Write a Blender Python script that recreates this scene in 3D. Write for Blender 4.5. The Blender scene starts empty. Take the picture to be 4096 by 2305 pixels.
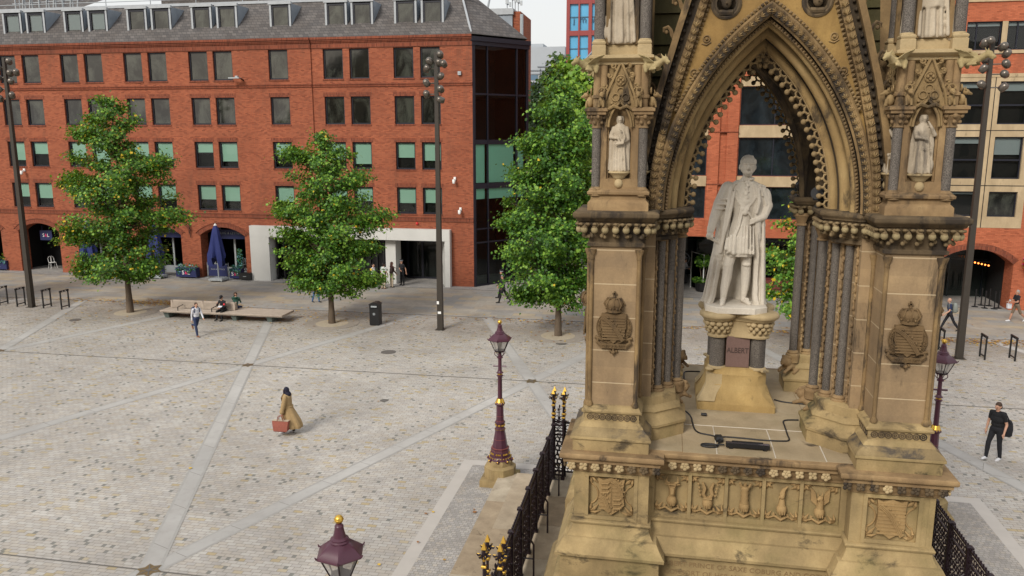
import bpy, math, random
import numpy as np
from mathutils import Vector, Matrix
R = math.radians
PI = math.pi
rnd = random.Random(7)
sc = bpy.context.scene
C = sc.collection

# ------------------------------------------------------------------ mesh helpers
class MB:
    def __init__(s):
        s.v = []; s.f = []; s.m = []
    def add(s, vs, fs, mi=0, M=None):
        n = len(s.v)
        if M is not None:
            vs = [M @ Vector(v) for v in vs]
        s.v += [tuple(v) for v in vs]
        s.f += [tuple(i + n for i in f) for f in fs]
        s.m += [mi] * len(fs)
        return s
    def bx(s, x0, x1, y0, y1, z0, z1, mi=0, M=None):
        v = [(x0,y0,z0),(x1,y0,z0),(x1,y1,z0),(x0,y1,z0),(x0,y0,z1),(x1,y0,z1),(x1,y1,z1),(x0,y1,z1)]
        return s.add(v, [(0,3,2,1),(4,5,6,7),(0,1,5,4),(1,2,6,5),(2,3,7,6),(3,0,4,7)], mi, M)
    def cbx(s, c, d, mi=0, M=None):
        return s.bx(c[0]-d[0]/2,c[0]+d[0]/2,c[1]-d[1]/2,c[1]+d[1]/2,c[2]-d[2]/2,c[2]+d[2]/2,mi,M)
    def prism(s, poly, z0, z1, mi=0, M=None):
        n = len(poly)
        v = [(p[0],p[1],z0) for p in poly]+[(p[0],p[1],z1) for p in poly]
        f = [tuple(range(n-1,-1,-1)), tuple(range(n,2*n))]
        f += [(i,(i+1)%n,n+(i+1)%n,n+i) for i in range(n)]
        return s.add(v, f, mi, M)
    def yprism(s, poly, y0, y1, mi=0, M=None):     # outline in xz, y0 is the front (smaller y)
        T = Matrix(((1,0,0,0),(0,0,-1,0),(0,1,0,0),(0,0,0,1)))   # (x,y,z)->(x,-z,y)
        return s.prism(poly, -y1, -y0, mi, (M @ T) if M is not None else T)
    def loft(s, rings, mi=0, closed=True, cap0=True, cap1=True, M=None):
        n = len(rings[0]); v = [p for r in rings for p in r]; f = []
        for k in range(len(rings)-1):
            for i in range(n if closed else n-1):
                j = (i+1) % n
                f.append((k*n+i, k*n+j, (k+1)*n+j, (k+1)*n+i))
        if cap0: f.append(tuple(range(n-1,-1,-1)))
        if cap1: f.append(tuple(range((len(rings)-1)*n, len(rings)*n)))
        return s.add(v, f, mi, M)
    def lathe(s, prof, n=16, c=(0,0,0), mi=0, a0=0, M=None):
        rings = [[(c[0]+r*math.cos(a0+2*PI*i/n), c[1]+r*math.sin(a0+2*PI*i/n), c[2]+z) for i in range(n)] for r, z in prof]
        return s.loft(rings, mi, True, True, True, M)
    def tube(s, pts, r, n=8, mi=0, cap=True, closed=False, M=None):
        P = [Vector(p) for p in pts]; N = len(P)
        rs = r if isinstance(r, (list, tuple)) else [r]*N
        rings = []; up = None
        for i in range(N):
            if closed: t = P[(i+1)%N]-P[i-1]
            else: t = P[min(i+1,N-1)]-P[max(i-1,0)]
            if t.length < 1e-9: t = Vector((0,0,1))
            t.normalize()
            if up is None:
                up = Vector((0,0,1)) if abs(t.z) < .9 else Vector((1,0,0))
            a = t.cross(up)
            if a.length < 1e-6: a = t.cross(Vector((1,.3,.2)))
            a.normalize(); b = a.cross(t); up = b
            rings.append([tuple(P[i]+(a*math.cos(2*PI*k/n)+b*math.sin(2*PI*k/n))*rs[i]) for k in range(n)])
        if closed: rings.append(rings[0])
        return s.loft([list(reversed(q)) for q in rings], mi, True, cap and not closed, cap and not closed, M)
    def sph(s, c, r, nu=10, nv=7, mi=0, M=None):
        if not isinstance(r, (list, tuple)): r = (r,r,r)
        v = [(c[0],c[1],c[2]-r[2])]; f = []
        for j in range(1, nv):
            th = PI*j/nv
            for i in range(nu):
                ph = 2*PI*i/nu
                v.append((c[0]+r[0]*math.sin(th)*math.cos(ph), c[1]+r[1]*math.sin(th)*math.sin(ph), c[2]-r[2]*math.cos(th)))
        v.append((c[0],c[1],c[2]+r[2])); L = len(v)-1
        for i in range(nu):
            j = (i+1)%nu
            f.append((0, 1+j, 1+i)); f.append((L, 1+(nv-2)*nu+i, 1+(nv-2)*nu+j))
            for k in range(nv-2):
                f.append((1+k*nu+i, 1+k*nu+j, 1+(k+1)*nu+j, 1+(k+1)*nu+i))
        return s.add(v, f, mi, M)
    def ring(s, c, r, rt, n=14, m=5, axis='y', mi=0, a0=0, a1=2*PI, M=None):
        full = abs(a1-a0-2*PI) < 1e-6
        k = n if full else n+1
        pts = []
        for i in range(k):
            a = a0+(a1-a0)*i/n; x, z = r*math.cos(a), r*math.sin(a)
            pts.append((c[0]+x,c[1],c[2]+z) if axis=='y' else (c[0],c[1]+x,c[2]+z) if axis=='x' else (c[0]+x,c[1]+z,c[2]))
        return s.tube(pts, rt, m, mi, True, full, M)
    def merge(s, o, M=None):
        n = len(s.v)
        s.v += [tuple(M @ Vector(v)) for v in o.v] if M is not None else o.v
        s.f += [tuple(i+n for i in f) for f in o.f]; s.m += o.m
        return s
    def build(s, name, mats, parent=None, smooth=None, loc=None, rz=0):
        me = bpy.data.meshes.new(name)
        me.from_pydata(s.v, [], s.f)
        if not isinstance(mats, (list, tuple)): mats = [mats]
        for m in mats: me.materials.append(m)
        if len(mats) > 1: me.polygons.foreach_set('material_index', s.m)
        if smooth is not None:
            me.polygons.foreach_set('use_smooth', [True]*len(s.f))
            if smooth < 170: me.set_sharp_from_angle(angle=R(smooth))
        me.update()
        return link(name, me, parent, loc, rz)

def link(name, data, parent=None, loc=None, rz=0):
    o = bpy.data.objects.new(name, data); C.objects.link(o)
    if parent: o.parent = parent
    if loc is not None: o.location = loc
    o.rotation_euler.z = rz
    return o
def tag(o, label=None, cat=None, group=None, kind=None):
    if label: o['label'] = label
    if cat: o['category'] = cat
    if group: o['group'] = group
    if kind: o['kind'] = kind
    return o
def thing(name, label, cat, loc=(0,0,0), rz=0, group=None):
    return tag(link(name, None, None, loc, rz), label, cat, group)
def struct(o): o['kind'] = 'structure'; return o
KIDS = {}
def kids(o):
    return [c for c in C.objects if c.parent == o]
def copy_tree(o, parent=None, loc=None, rz=None, label=None, group=None):
    c = o.copy(); C.objects.link(c); c.parent = parent
    if loc is not None: c.location = loc
    if rz is not None: c.rotation_euler.z = rz
    if label: c['label'] = label
    if group: c['group'] = group
    for k in kids(o): copy_tree(k, c)
    return c
def text_mb(body, size, depth, align='CENTER', spacing=1.0):
    cu = bpy.data.curves.new('lettering', 'FONT'); cu.body = body; cu.size = size; cu.extrude = depth
    cu.align_x = align; cu.align_y = 'CENTER'; cu.space_character = spacing; cu.resolution_u = 3
    o = bpy.data.objects.new('lettering', cu); C.objects.link(o)
    dg = bpy.context.evaluated_depsgraph_get(); dg.update()
    me = bpy.data.meshes.new_from_object(o.evaluated_get(dg))
    mb = MB(); mb.add([tuple(v.co) for v in me.vertices], [tuple(p.vertices) for p in me.polygons])
    bpy.data.objects.remove(o); bpy.data.curves.remove(cu); bpy.data.meshes.remove(me)
    return mb
XZ = Matrix.Rotation(PI/2, 4, 'X')        # stands a flat text upright, reading from -y
def T(x, y, z): return Matrix.Translation((x, y, z))
def RZ(a): return Matrix.Rotation(a, 4, 'Z')
def RX(a): return Matrix.Rotation(a, 4, 'X')
def RY(a): return Matrix.Rotation(a, 4, 'Y')
def S(x, y, z): return Matrix.Diagonal((x, y, z, 1))

def offset_poly(P, d):
    n = len(P); out = []
    for i in range(n):
        a, b, c = Vector(P[i-1]), Vector(P[i]), Vector(P[(i+1)%n])
        n1 = Vector(((b-a).y, -(b-a).x)).normalized(); n2 = Vector(((c-b).y, -(c-b).x)).normalized()
        k = n1+n2; k = k/max(.25, k.dot(n1)) if k.length > 1e-6 else n1
        out.append(tuple(b+k*d))
    return out
def ccw(P):
    A = sum(P[i-1][0]*P[i][1]-P[i][0]*P[i-1][1] for i in range(len(P)))
    return P if A > 0 else list(reversed(P))
def molded(mb, P, prof, mi=0, cap0=True, cap1=True):
    P = ccw(P)
    rings = [[(x, y, z) for x, y in offset_poly(P, d)] for d, z in prof]
    return mb.loft(rings, mi, True, cap0, cap1)

# ------------------------------------------------------------------ node helpers
class NT:
    def __init__(s, name):
        s.mat = bpy.data.materials.new(name); s.mat.use_nodes = True
        s.t = s.mat.node_tree; s.t.nodes.clear()
        s.out = s.t.nodes.new('ShaderNodeOutputMaterial')
    def n(s, typ, ins=None, **props):
        nd = s.t.nodes.new('ShaderNode'+typ)
        for k, v in props.items(): setattr(nd, k, v)
        for k, v in (ins or {}).items():
            sk = nd.inputs[k]
            if isinstance(v, bpy.types.NodeSocket): s.t.links.new(v, sk)
            else:
                if isinstance(v, tuple) and len(v) == 3 and sk.type == 'RGBA': v = v+(1,)
                sk.default_value = v
        return nd
    def m(s, op, a, b=0.0, c=0.0):
        return s.n('Math', {0: a, 1: b, 2: c}, operation=op).outputs[0]
    def mix(s, f, a, b, blend='MIX'):
        nd = s.n('Mix', {0: f, 6: a, 7: b}, data_type='RGBA', blend_type=blend)
        return nd.outputs[2]
    def noise(s, vec, scale, detail=4, rough=.55, dist=0.0):
        return s.n('TexNoise', {'Vector': vec, 'Scale': scale, 'Detail': detail, 'Roughness': rough, 'Distortion': dist}).outputs[0]
    def ramp(s, f, stops, interp='LINEAR'):
        nd = s.n('ValToRGB', {0: f}); cr = nd.color_ramp; cr.interpolation = interp
        while len(cr.elements) < len(stops): cr.elements.new(.5)
        for e, (p, c) in zip(cr.elements, stops):
            e.position = p
            e.color = (c, c, c, 1) if not isinstance(c, tuple) else c+(1,)
        return nd.outputs[0]
    def pos(s): return s.n('NewGeometry').outputs['Position']
    def obj(s): return s.n('TexCoord').outputs['Object']
    def scale(s, vec, x, y, z):
        return s.n('VectorMath', {0: vec, 1: (x, y, z)}, operation='MULTIPLY').outputs[0]
    def bump(s, h, strength=.3, dist=.02):
        return s.n('Bump', {'Height': h, 'Strength': strength, 'Distance': dist}).outputs[0]
    def bsdf(s, col, rough=.8, metal=0.0, bump=None, spec=.3, **kw):
        ins = {'Base Color': col, 'Roughness': rough, 'Metallic': metal, 'Specular IOR Level': spec}
        ins.update(kw)
        b = s.n('BsdfPrincipled', ins)
        if bump is not None: s.t.links.new(bump, b.inputs['Normal'])
        return b.outputs[0]
    def done(s, sh):
        s.t.links.new(sh, s.out.inputs[0]); return s.mat

def plain(name, col, rough=.6, metal=0.0, var=.12, spec=.4, scale=6, bump=0.0):
    k = NT(name); p = k.pos()
    n = k.noise(p, scale, 4)
    c = k.mix(n, tuple(x*(1-var) for x in col), tuple(min(1, x*(1+var)) for x in col))
    b = k.bump(k.noise(p, scale*8, 3), bump, .01) if bump else None
    return k.done(k.bsdf(c, rough, metal, b, spec))

def stone(name, a, b, c, soot=.5, sootcol=(.035,.029,.025), courses=None, streak=1.0, green=0.0, scale=1.0, hor=1.0):
    """weathered sandstone: three tones, soot crusts, optional pale mortar courses"""
    k = NT(name); p = k.pos()
    n1 = k.noise(p, 1.1*scale, 6, .62, .6)
    n2 = k.noise(k.scale(p, 1, 1, .35), 2.3*scale, 5, .6)
    col = k.ramp(n1, [(.25, c), (.48, b), (.72, a)])
    col = k.mix(k.ramp(n2, [(.35, 0.0), (.75, 1.0)]), col, tuple((x+y)/2*.78 for x, y in zip(b, c)))
    if courses:
        sp, z0, w = courses
        sepz = k.n('SeparateXYZ', {0: p})
        row = k.m('FLOOR', k.m('DIVIDE', k.m('SUBTRACT', sepz.outputs[2], z0), sp))
        wn = k.n('TexWhiteNoise', {'W': row}, noise_dimensions='1D').outputs[0]
        col = k.mix(k.m('MULTIPLY', wn, .35), col, tuple(x*.8 for x in c))
    n3 = k.noise(k.scale(p, 1.6*hor, 1.6*hor, .5*streak/hor**2), 1.5*scale, 7, .68, .4)
    f = k.ramp(n3, [(max(0, .66-.22*soot), 0.0), (max(.02, .76-.22*soot), 1.0)])
    col = k.mix(k.m('MULTIPLY', f, .82), col, sootcol)
    if green:
        g = k.ramp(k.noise(p, .9, 5), [(.5, 0.0), (.72, 1.0)])
        col = k.mix(k.m('MULTIPLY', g, green), col, (.11, .115, .035))
    fine = k.noise(p, 38, 5, .7)
    col = k.mix(.22, col, k.ramp(fine, [(.3, .25), (.75, 1.0)]), 'MULTIPLY')
    if courses:
        fr = k.m('FRACT', k.m('DIVIDE', k.m('SUBTRACT', sepz.outputs[2], z0), sp))
        ln = k.m('LESS_THAN', k.m('ABSOLUTE', k.m('SUBTRACT', fr, .5)), w/sp)
        col = k.mix(k.m('MULTIPLY', ln, .6), col, (.58, .47, .31))
    h = k.m('ADD', k.m('MULTIPLY', k.noise(p, 9, 6, .65), .6), k.m('MULTIPLY', fine, .25))
    return k.done(k.bsdf(col, .92, 0, k.bump(h, .5, .02), .2))

def brick(name, c1, c2, mortar, bw=.225, bh=.075, mw=.009, rowrot=False):
    k = NT(name); p = k.pos(); sx = k.n('SeparateXYZ', {0: p})
    u = k.m('ADD', sx.outputs[0], k.m('MULTIPLY', sx.outputs[1], 1.0))
    v = k.n('CombineXYZ', {0: u, 1: sx.outputs[2], 2: 0.0}).outputs[0]
    b = k.n('TexBrick', {'Vector': v, 'Color1': (0,0,0), 'Color2': (1,1,1), 'Mortar': (.5,.5,.5), 'Scale': 1.0, 'Mortar Size': mw,
                         'Mortar Smooth': .2, 'Bias': 0.0, 'Brick Width': bw, 'Row Height': bh})
    col = k.ramp(b.outputs[0], [(0.0, c2), (.45, c1), (.8, tuple(x*1.12 for x in c1)), (1.0, tuple(x*.72 for x in c2))])
    big = k.noise(p, .35, 5, .6)
    col = k.mix(k.ramp(big, [(.38, 0.0), (.7, .5)]), col, tuple(x*.66 for x in c2))
    st = k.noise(k.scale(p, 1.2, 1.2, .25), 1.0, 6, .65)
    col = k.mix(k.ramp(st, [(.55, 0.0), (.8, .5)]), col, (.10, .05, .035))
    col = k.mix(k.m('MULTIPLY', b.outputs[1], .8), col, mortar)
    return k.done(k.bsdf(col, .9, 0, k.bump(k.m('SUBTRACT', 1.0, b.outputs[1]), .4, .01), .15))

def slate(name, dark, light):
    k = NT(name); p = k.pos(); sx = k.n('SeparateXYZ', {0: p})
    u = k.m('ADD', sx.outputs[0], k.m('MULTIPLY', sx.outputs[1], .8))
    v = k.n('CombineXYZ', {0: u, 1: sx.outputs[2], 2: 0.0}).outputs[0]
    b = k.n('TexBrick', {'Vector': v, 'Color1': (0,0,0), 'Color2': (1,1,1), 'Mortar': (0,0,0), 'Scale': 1.0, 'Mortar Size': .012,
                         'Mortar Smooth': .1, 'Brick Width': .34, 'Row Height': .2})
    col = k.mix(b.outputs[0], dark, light)
    col = k.mix(k.ramp(k.noise(k.scale(p, 1, 1, .4), .8, 6, .65), [(.4, 0.0), (.72, .6)]), col, (.085, .07, .06))
    col = k.mix(k.m('MULTIPLY', b.outputs[1], .7), col, (.03,.03,.032))
    return k.done(k.bsdf(col, .8, 0, k.bump(k.m('SUBTRACT', 1.0, b.outputs[1]), .5, .02), .3))

def setts(name, bw, bh, mw, ramp, dark=.0, darkcol=(.10,.105,.09), mortar=(.125,.112,.097), rowj=.35, stain=.35, rot=0.0, mfac=.88, shade_grime=None):
    """rows of setts with random joints, half-length dark setts and wear stains"""
    k = NT(name); p = k.pos(); sx = k.n('SeparateXYZ', {0: p})
    X, Y = sx.outputs[0], sx.outputs[1]
    if rot:
        ca, sa = math.cos(rot), math.sin(rot)
        X, Y = (k.m('ADD', k.m('MULTIPLY', X, ca), k.m('MULTIPLY', Y, sa)), k.m('SUBTRACT', k.m('MULTIPLY', Y, ca), k.m('MULTIPLY', X, sa)))
    yr = k.m('DIVIDE', Y, bh); row = k.m('FLOOR', yr); fv = k.m('FRACT', yr)
    rr = k.n('TexWhiteNoise', {'W': row}, noise_dimensions='1D').outputs[0]
    u = k.m('ADD', k.m('ADD', k.m('DIVIDE', X, bw), k.m('MULTIPLY', row, .5)), k.m('MULTIPLY', rr, rowj))
    cell = k.m('FLOOR', u); fu = k.m('FRACT', u)
    cv = k.n('CombineXYZ', {0: cell, 1: row, 2: 0.0}).outputs[0]
    wn = k.n('TexWhiteNoise', {'Vector': cv}, noise_dimensions='2D')
    r1 = wn.outputs[0]; r2 = k.n('SeparateColor', {0: wn.outputs[1]}).outputs[1]
    col = k.ramp(r1, ramp, 'CONSTANT')
    if dark:
        d = k.m('MULTIPLY', k.m('GREATER_THAN', r2, 1-dark), k.m('LESS_THAN', fu, .42))
        col = k.mix(k.m('MULTIPLY', d, .85), col, darkcol)
    n = k.noise(p, .5, 7, .65, .5)
    col = k.mix(k.m('MULTIPLY', k.ramp(n, [(.4, 0.0), (.72, 1.0)]), stain), col, (.20, .175, .15))
    n2 = k.noise(p, 3.2, 6, .7)
    col = k.mix(k.m('MULTIPLY', k.ramp(n2, [(.52, 0.0), (.8, 1.0)]), stain), col, (.17, .155, .14))
    if shade_grime:  # darker belt under the trees: mostly tree shade painted in, with some dirt
        g = k.n('MapRange', {0: sx.outputs[1], 1: shade_grime[0], 2: shade_grime[1], 3: 0.0, 4: 1.0}).outputs[0]
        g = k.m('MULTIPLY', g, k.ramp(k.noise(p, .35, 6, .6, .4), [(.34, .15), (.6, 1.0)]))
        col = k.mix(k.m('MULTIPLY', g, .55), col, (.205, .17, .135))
    big = k.ramp(k.noise(p, .11, 5, .62, .8), [(.3, .80), (.7, 1.08)])
    col = k.mix(1.0, col, big, 'MULTIPLY')
    spot = k.n('TexVoronoi', {'Vector': p, 'Scale': 1.7}).outputs[0]
    col = k.mix(k.m('MULTIPLY', k.m('LESS_THAN', spot, .035), .6), col, (.07,.06,.055))
    e1 = k.m('MINIMUM', fu, k.m('SUBTRACT', 1.0, fu)); e2 = k.m('MINIMUM', fv, k.m('SUBTRACT', 1.0, fv))
    mo = k.m('MAXIMUM', k.m('LESS_THAN', e1, mw/bw), k.m('LESS_THAN', e2, mw/bh))
    col = k.mix(k.m('MULTIPLY', mo, mfac), col, mortar)
    h = k.m('ADD', k.m('MULTIPLY', k.m('SUBTRACT', 1.0, mo), .6), k.m('MULTIPLY', k.noise(p, 25, 4), .4))
    return k.done(k.bsdf(col, .85, 0, k.bump(h, .35, .008), .25))

def glassmat(name, tint=(.9,.95,.95), ior=1.5, rough=.02, trans=.9):
    k = NT(name)
    fr = k.n('Fresnel', {'IOR': ior}).outputs[0]
    p = k.pos()
    nb = k.bump(k.noise(p, .9, 2), .04, .05)
    g = k.n('BsdfGlossy', {'Color': (1,1,1), 'Roughness': rough, 'Normal': nb}).outputs[0]
    t = k.n('BsdfTransparent', {'Color': tint}).outputs[0]
    return k.done(k.n('MixShader', {0: fr, 1: t, 2: g}).outputs[0])

def leafmat(name, a, b):
    k = NT(name); p = k.pos()
    c = k.mix(k.noise(p, 2.2, 3), a, b)
    d = k.bsdf(c, .5, 0, None, .4)
    tr = k.n('BsdfTranslucent', {'Color': k.mix(.5, c, (.32,.45,.03))}).outputs[0]
    return k.done(k.n('MixShader', {0: .28, 1: d, 2: tr}).outputs[0])

# ------------------------------------------------------------------ materials
A1, A2, A3 = (.48,.335,.17), (.31,.205,.105), (.15,.10,.058)
M_stone = stone('weathered_sandstone', A1, A2, A3, .5)
M_pier = stone('coursed_sandstone', (.46,.325,.18), (.36,.25,.14), (.23,.165,.105), .35, courses=(.55, 4.97, .008))
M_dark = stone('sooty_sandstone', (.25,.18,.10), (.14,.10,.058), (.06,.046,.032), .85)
M_pale = stone('new_sandstone', (.56,.44,.26), (.49,.375,.21), (.38,.285,.155), .15)
M_base = stone('mossy_sandstone', (.52,.39,.195), (.39,.285,.14), (.20,.15,.08), .42, green=.4, hor=.55)
M_arch = stone('carved_ochre_sandstone', (.43,.29,.135), (.25,.165,.08), (.10,.068,.038), .75)
M_hollow = stone('sooty_hollow_shade_stone', (.13,.092,.052), (.075,.055,.034), (.035,.028,.02), .9)  # soot tone kept to the hollows, also painting their shade darker
M_roofst = stone('mossy_roof_slabs', (.15,.125,.055), (.10,.085,.04), (.06,.055,.03), .4, green=.3)
M_flag = stone('flagstone', (.47,.385,.27), (.42,.33,.21), (.36,.28,.17), .1, green=.2)
M_step = stone('step_stone', (.50,.42,.31), (.43,.35,.25), (.34,.27,.19), .15)
M_marble = stone('statue_marble', (.80,.74,.64), (.73,.665,.565), (.56,.495,.41), .25, sootcol=(.22,.19,.16), streak=.4)
M_niche = stone('niche_statue_stone', (.60,.52,.41), (.52,.44,.33), (.36,.29,.21), .3, sootcol=(.13,.11,.09))
def granite():
    k = NT('grey_granite'); p = k.pos()
    v = k.noise(p, 95, 2, .8)
    c = k.ramp(v, [(.34, (.036,.030,.026)), (.5, (.112,.097,.084)), (.66, (.25,.222,.19))])
    c = k.mix(k.ramp(k.noise(k.scale(p, 2, 2, .5), 2, 5), [(.5, 0.0), (.8, .7)]), c, (.04,.034,.03))
    return k.done(k.bsdf(c, .7, 0, None, .2))
M_gran = granite()
M_rgran = plain('red_granite', (.17,.105,.09), .5, var=.25, scale=40)
M_letter = plain('cut_lettering', (.055,.035,.03), .8)
M_brick = brick('red_brick', (.365,.106,.052), (.27,.07,.036), (.17,.10,.072))
M_brick2 = brick('orange_brick', (.47,.14,.07), (.38,.105,.052), (.26,.10,.06), .225, .075, .008)
M_brickdk = brick('dark_brick_band', (.27,.078,.042), (.18,.05,.03), (.10,.06,.045), .075, .225)
M_slate = slate('roof_slate', (.08,.074,.073), (.14,.127,.12))
M_lead = plain('lead_sheet', (.24,.275,.315), .5, var=.35, scale=1.6, bump=.1)
M_leadpale = plain('weathered_lead_trim', (.36,.38,.40), .6, var=.2, scale=3)
M_frame = plain('dark_window_frame', (.014,.015,.024), .4)
M_room = plain('dark_interior', (.012,.012,.012), .9)
M_glass = glassmat('window_glass', (.93,.97,.95), 1.5)
M_glassdk = glassmat('tinted_glass', (.80,.92,.88), 1.36)
def darkpane(name, c, spec, v=3.8):
    k = NT(name); p = k.pos(); nb = k.bump(k.noise(p, .8, 2), .05, .05)
    n = k.noise(k.scale(p, 1, 1, .6), .8, 5, .65, .6)  # pale and dark blotches imitate mirrored buildings, painted into the pane colour
    return k.done(k.bsdf(k.mix(k.ramp(n, [(.42,0.0),(.62,1.0)]), tuple(x*.5 for x in c), tuple(x*v for x in c)), .06, 0, nb, spec))
M_pane = darkpane('reflective_pane', (.014,.015,.012), .9)
M_paneb = darkpane('blue_reflective_pane', (.012,.017,.021), .8, 1.5)
M_glassblue = glassmat('blue_glass', (.10,.42,.72), 1.6)
M_blind = plain('mint_blind', (.47,.78,.62), .7, var=.04)
M_blindg = plain('grey_blind', (.36,.41,.43), .7, var=.05)
M_conc = plain('pale_concrete', (.56,.555,.53), .8, var=.1, scale=1.2, bump=.1)
M_ston2 = stone('smooth_sandstone', (.56,.44,.285), (.50,.385,.24), (.44,.33,.20), .02)
M_pole = plain('bronze_brown_steel', (.04,.033,.026), .45)
M_lampgrey = plain('warm_grey_metal', (.15,.13,.11), .3, .6)
M_lens = plain('spotlight_lens', (.38,.37,.36), .15)
M_plum = plain('plum_paint', (.075,.026,.042), .32, var=.1)
M_red = plain('dull_red_paint', (.20,.06,.05), .4)
M_gold = plain('gilding', (.66,.41,.075), .32, .8, var=.1)
M_iron = plain('dark_plum_iron', (.017,.009,.013), .4)
def lantern_glass():
    k = NT('lantern_glass'); t = k.n('BsdfTransparent', {'Color': (.97,.96,.94)}).outputs[0]; d = k.n('BsdfTranslucent', {'Color': (.8,.78,.75)}).outputs[0]; g = k.n('BsdfDiffuse', {'Color': (.7,.68,.66)}).outputs[0]
    return k.done(k.n('MixShader', {0: .38, 1: t, 2: k.n('MixShader', {0: .5, 1: d, 2: g}).outputs[0]}).outputs[0])
M_lglass = lantern_glass()
M_bench = plain('bleached_timber', (.40,.335,.275), .75, var=.25, scale=4)
M_benchleg = plain('green_grey_cast_base', (.12,.15,.14), .6)
M_black = plain('black_metal', (.012,.012,.013), .4)
M_navy = plain('navy_canvas', (.016,.026,.13), .75, var=.2)
M_navyp = plain('navy_panel', (.014,.02,.085), .5)
M_white = plain('white_paint', (.78,.78,.76), .5, var=.05)
M_pink = plain('pink_lettering', (.75,.05,.16), .6)
M_galv = plain('galvanised_steel', (.38,.41,.43), .4, .3)
M_teal = plain('teal_paint', (.02,.30,.32), .5)
M_cable = plain('black_rubber', (.012,.012,.013), .6)
M_bark = stone('tree_bark', (.19,.145,.105), (.14,.105,.075), (.09,.068,.05), .3)
LV = [leafmat('leaf_deep', (.022,.072,.012), (.042,.12,.018)), leafmat('leaf_mid', (.052,.155,.016), (.088,.215,.024)),
      leafmat('leaf_light', (.17,.34,.035), (.27,.45,.06)), leafmat('leaf_yellow', (.68,.43,.02), (.80,.58,.05)),
      leafmat('leaf_olive', (.07,.105,.022), (.11,.13,.03))]
LB = [leafmat('catalpa_deep', (.06,.14,.018), (.09,.20,.025)), leafmat('catalpa_mid', (.13,.28,.028), (.20,.36,.04)),
      leafmat('catalpa_light', (.26,.44,.05), (.32,.48,.07)), LV[4], leafmat('catalpa_olive', (.15,.19,.04), (.2,.22,.05))]
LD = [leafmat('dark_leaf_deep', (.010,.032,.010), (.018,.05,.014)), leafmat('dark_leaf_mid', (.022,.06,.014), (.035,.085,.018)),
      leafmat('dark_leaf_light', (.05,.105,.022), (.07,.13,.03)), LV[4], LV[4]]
# ------------------------------------------------------------------ continuous figures (people, statues, beasts)
class Fig:
    """capsules, ellipsoids and draped lofts fused into ONE continuous skin; each face takes the material of its nearest limb"""
    def __init__(s): s.mb = MB(); s.prims = []
    def cap(s, a, b, ra, rb=None, mi=0):
        rb = ra if rb is None else rb
        a, b = Vector(a), Vector(b)
        s.mb.tube([a, a.lerp(b,.5), b], [ra,(ra+rb)/2,rb], 10); s.mb.sph(a, ra, 10, 7); s.mb.sph(b, rb, 10, 7)
        s.prims.append((np.array(a), np.array(b), ra, rb, mi)); return s
    def ell(s, c, r, mi=0, M=None):
        s.mb.sph((0,0,0), r, 12, 9, 0, T(*c) @ (M or Matrix()))
        if M is None:
            k = max(range(3), key=lambda i: r[i]); m = sorted(r)[1]; d = Vector((0,0,0)); d[k] = max(0, r[k]-m)
        else:
            k = max(range(3), key=lambda i: r[i]); m = sorted(r)[1]; d = Vector((0,0,0)); d[k] = max(0, r[k]-m); d = M @ d
        c = Vector(c); s.prims.append((np.array(c-d), np.array(c+d), m, m, mi)); return s
    def loft(s, rings, mi=0):
        s.mb.loft(rings)
        cs = [np.mean(np.array(r), axis=0) for r in rings]; rs = [float(np.mean(np.linalg.norm(np.array(r)-c, axis=1))) for r, c in zip(rings, cs)]
        for i in range(len(cs)-1): s.prims.append((cs[i], cs[i+1], rs[i], rs[i+1], mi))
        return s
    def chain(s, pts, rs, mi=0):
        for i in range(len(pts)-1): s.cap(pts[i], pts[i+1], rs[i], rs[i+1], mi)
        return s
    def mesh(s, name, mats, voxel, smooth=3, extra=None, tri=None):
        me = bpy.data.meshes.new(name); me.from_pydata(s.mb.v, [], s.mb.f)
        o = bpy.data.objects.new(name, me); C.objects.link(o)
        r = o.modifiers.new('r', 'REMESH'); r.mode = 'VOXEL'; r.voxel_size = voxel
        if smooth: q = o.modifiers.new('s', 'SMOOTH'); q.factor = .5; q.iterations = smooth
        dg = bpy.context.evaluated_depsgraph_get(); dg.update()
        out = bpy.data.meshes.new_from_object(o.evaluated_get(dg))
        bpy.data.objects.remove(o); bpy.data.meshes.remove(me)
        out.name = name; out.materials.clear()
        for m in mats: out.materials.append(m)
        n = len(out.polygons)
        if len(mats) > 1 and n:
            co = np.empty(n*3); out.polygons.foreach_get('center', co); co = co.reshape(-1, 3)
            best = np.full(n, 1e9); idx = np.zeros(n, dtype=np.int32)
            for a, b, ra, rb, mi in s.prims:
                ab = b-a; L = float(ab @ ab)
                t = np.clip(((co-a) @ ab)/L, 0, 1) if L > 1e-12 else np.zeros(n)
                d = np.linalg.norm(co-a-t[:,None]*ab, axis=1)-(ra+(rb-ra)*t)
                k = d < best; best[k] = d[k]; idx[k] = mi
            out.polygons.foreach_set('material_index', idx)
        out.polygons.foreach_set('use_smooth', [True]*n)
        if extra:                                        # eyes, fingers: small pieces set into the same mesh
            import bmesh
            bm = bmesh.new(); bm.from_mesh(out)
            for e in extra:
                vs = [bm.verts.new(v) for v in e.v]
                for f, m in zip(e.f, e.m):
                    try: fc = bm.faces.new([vs[i] for i in f]); fc.material_index = m; fc.smooth = True
                    except ValueError: pass
            bm.to_mesh(out); bm.free()
        out.update(); return out
    def build(s, name, mats, parent=None, voxel=.02, smooth=3, loc=None, rz=0, extra=None):
        if not isinstance(mats, (list, tuple)): mats = [mats]
        return link(name, s.mesh(name, mats, voxel, smooth, extra), parent, loc, rz)
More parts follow.
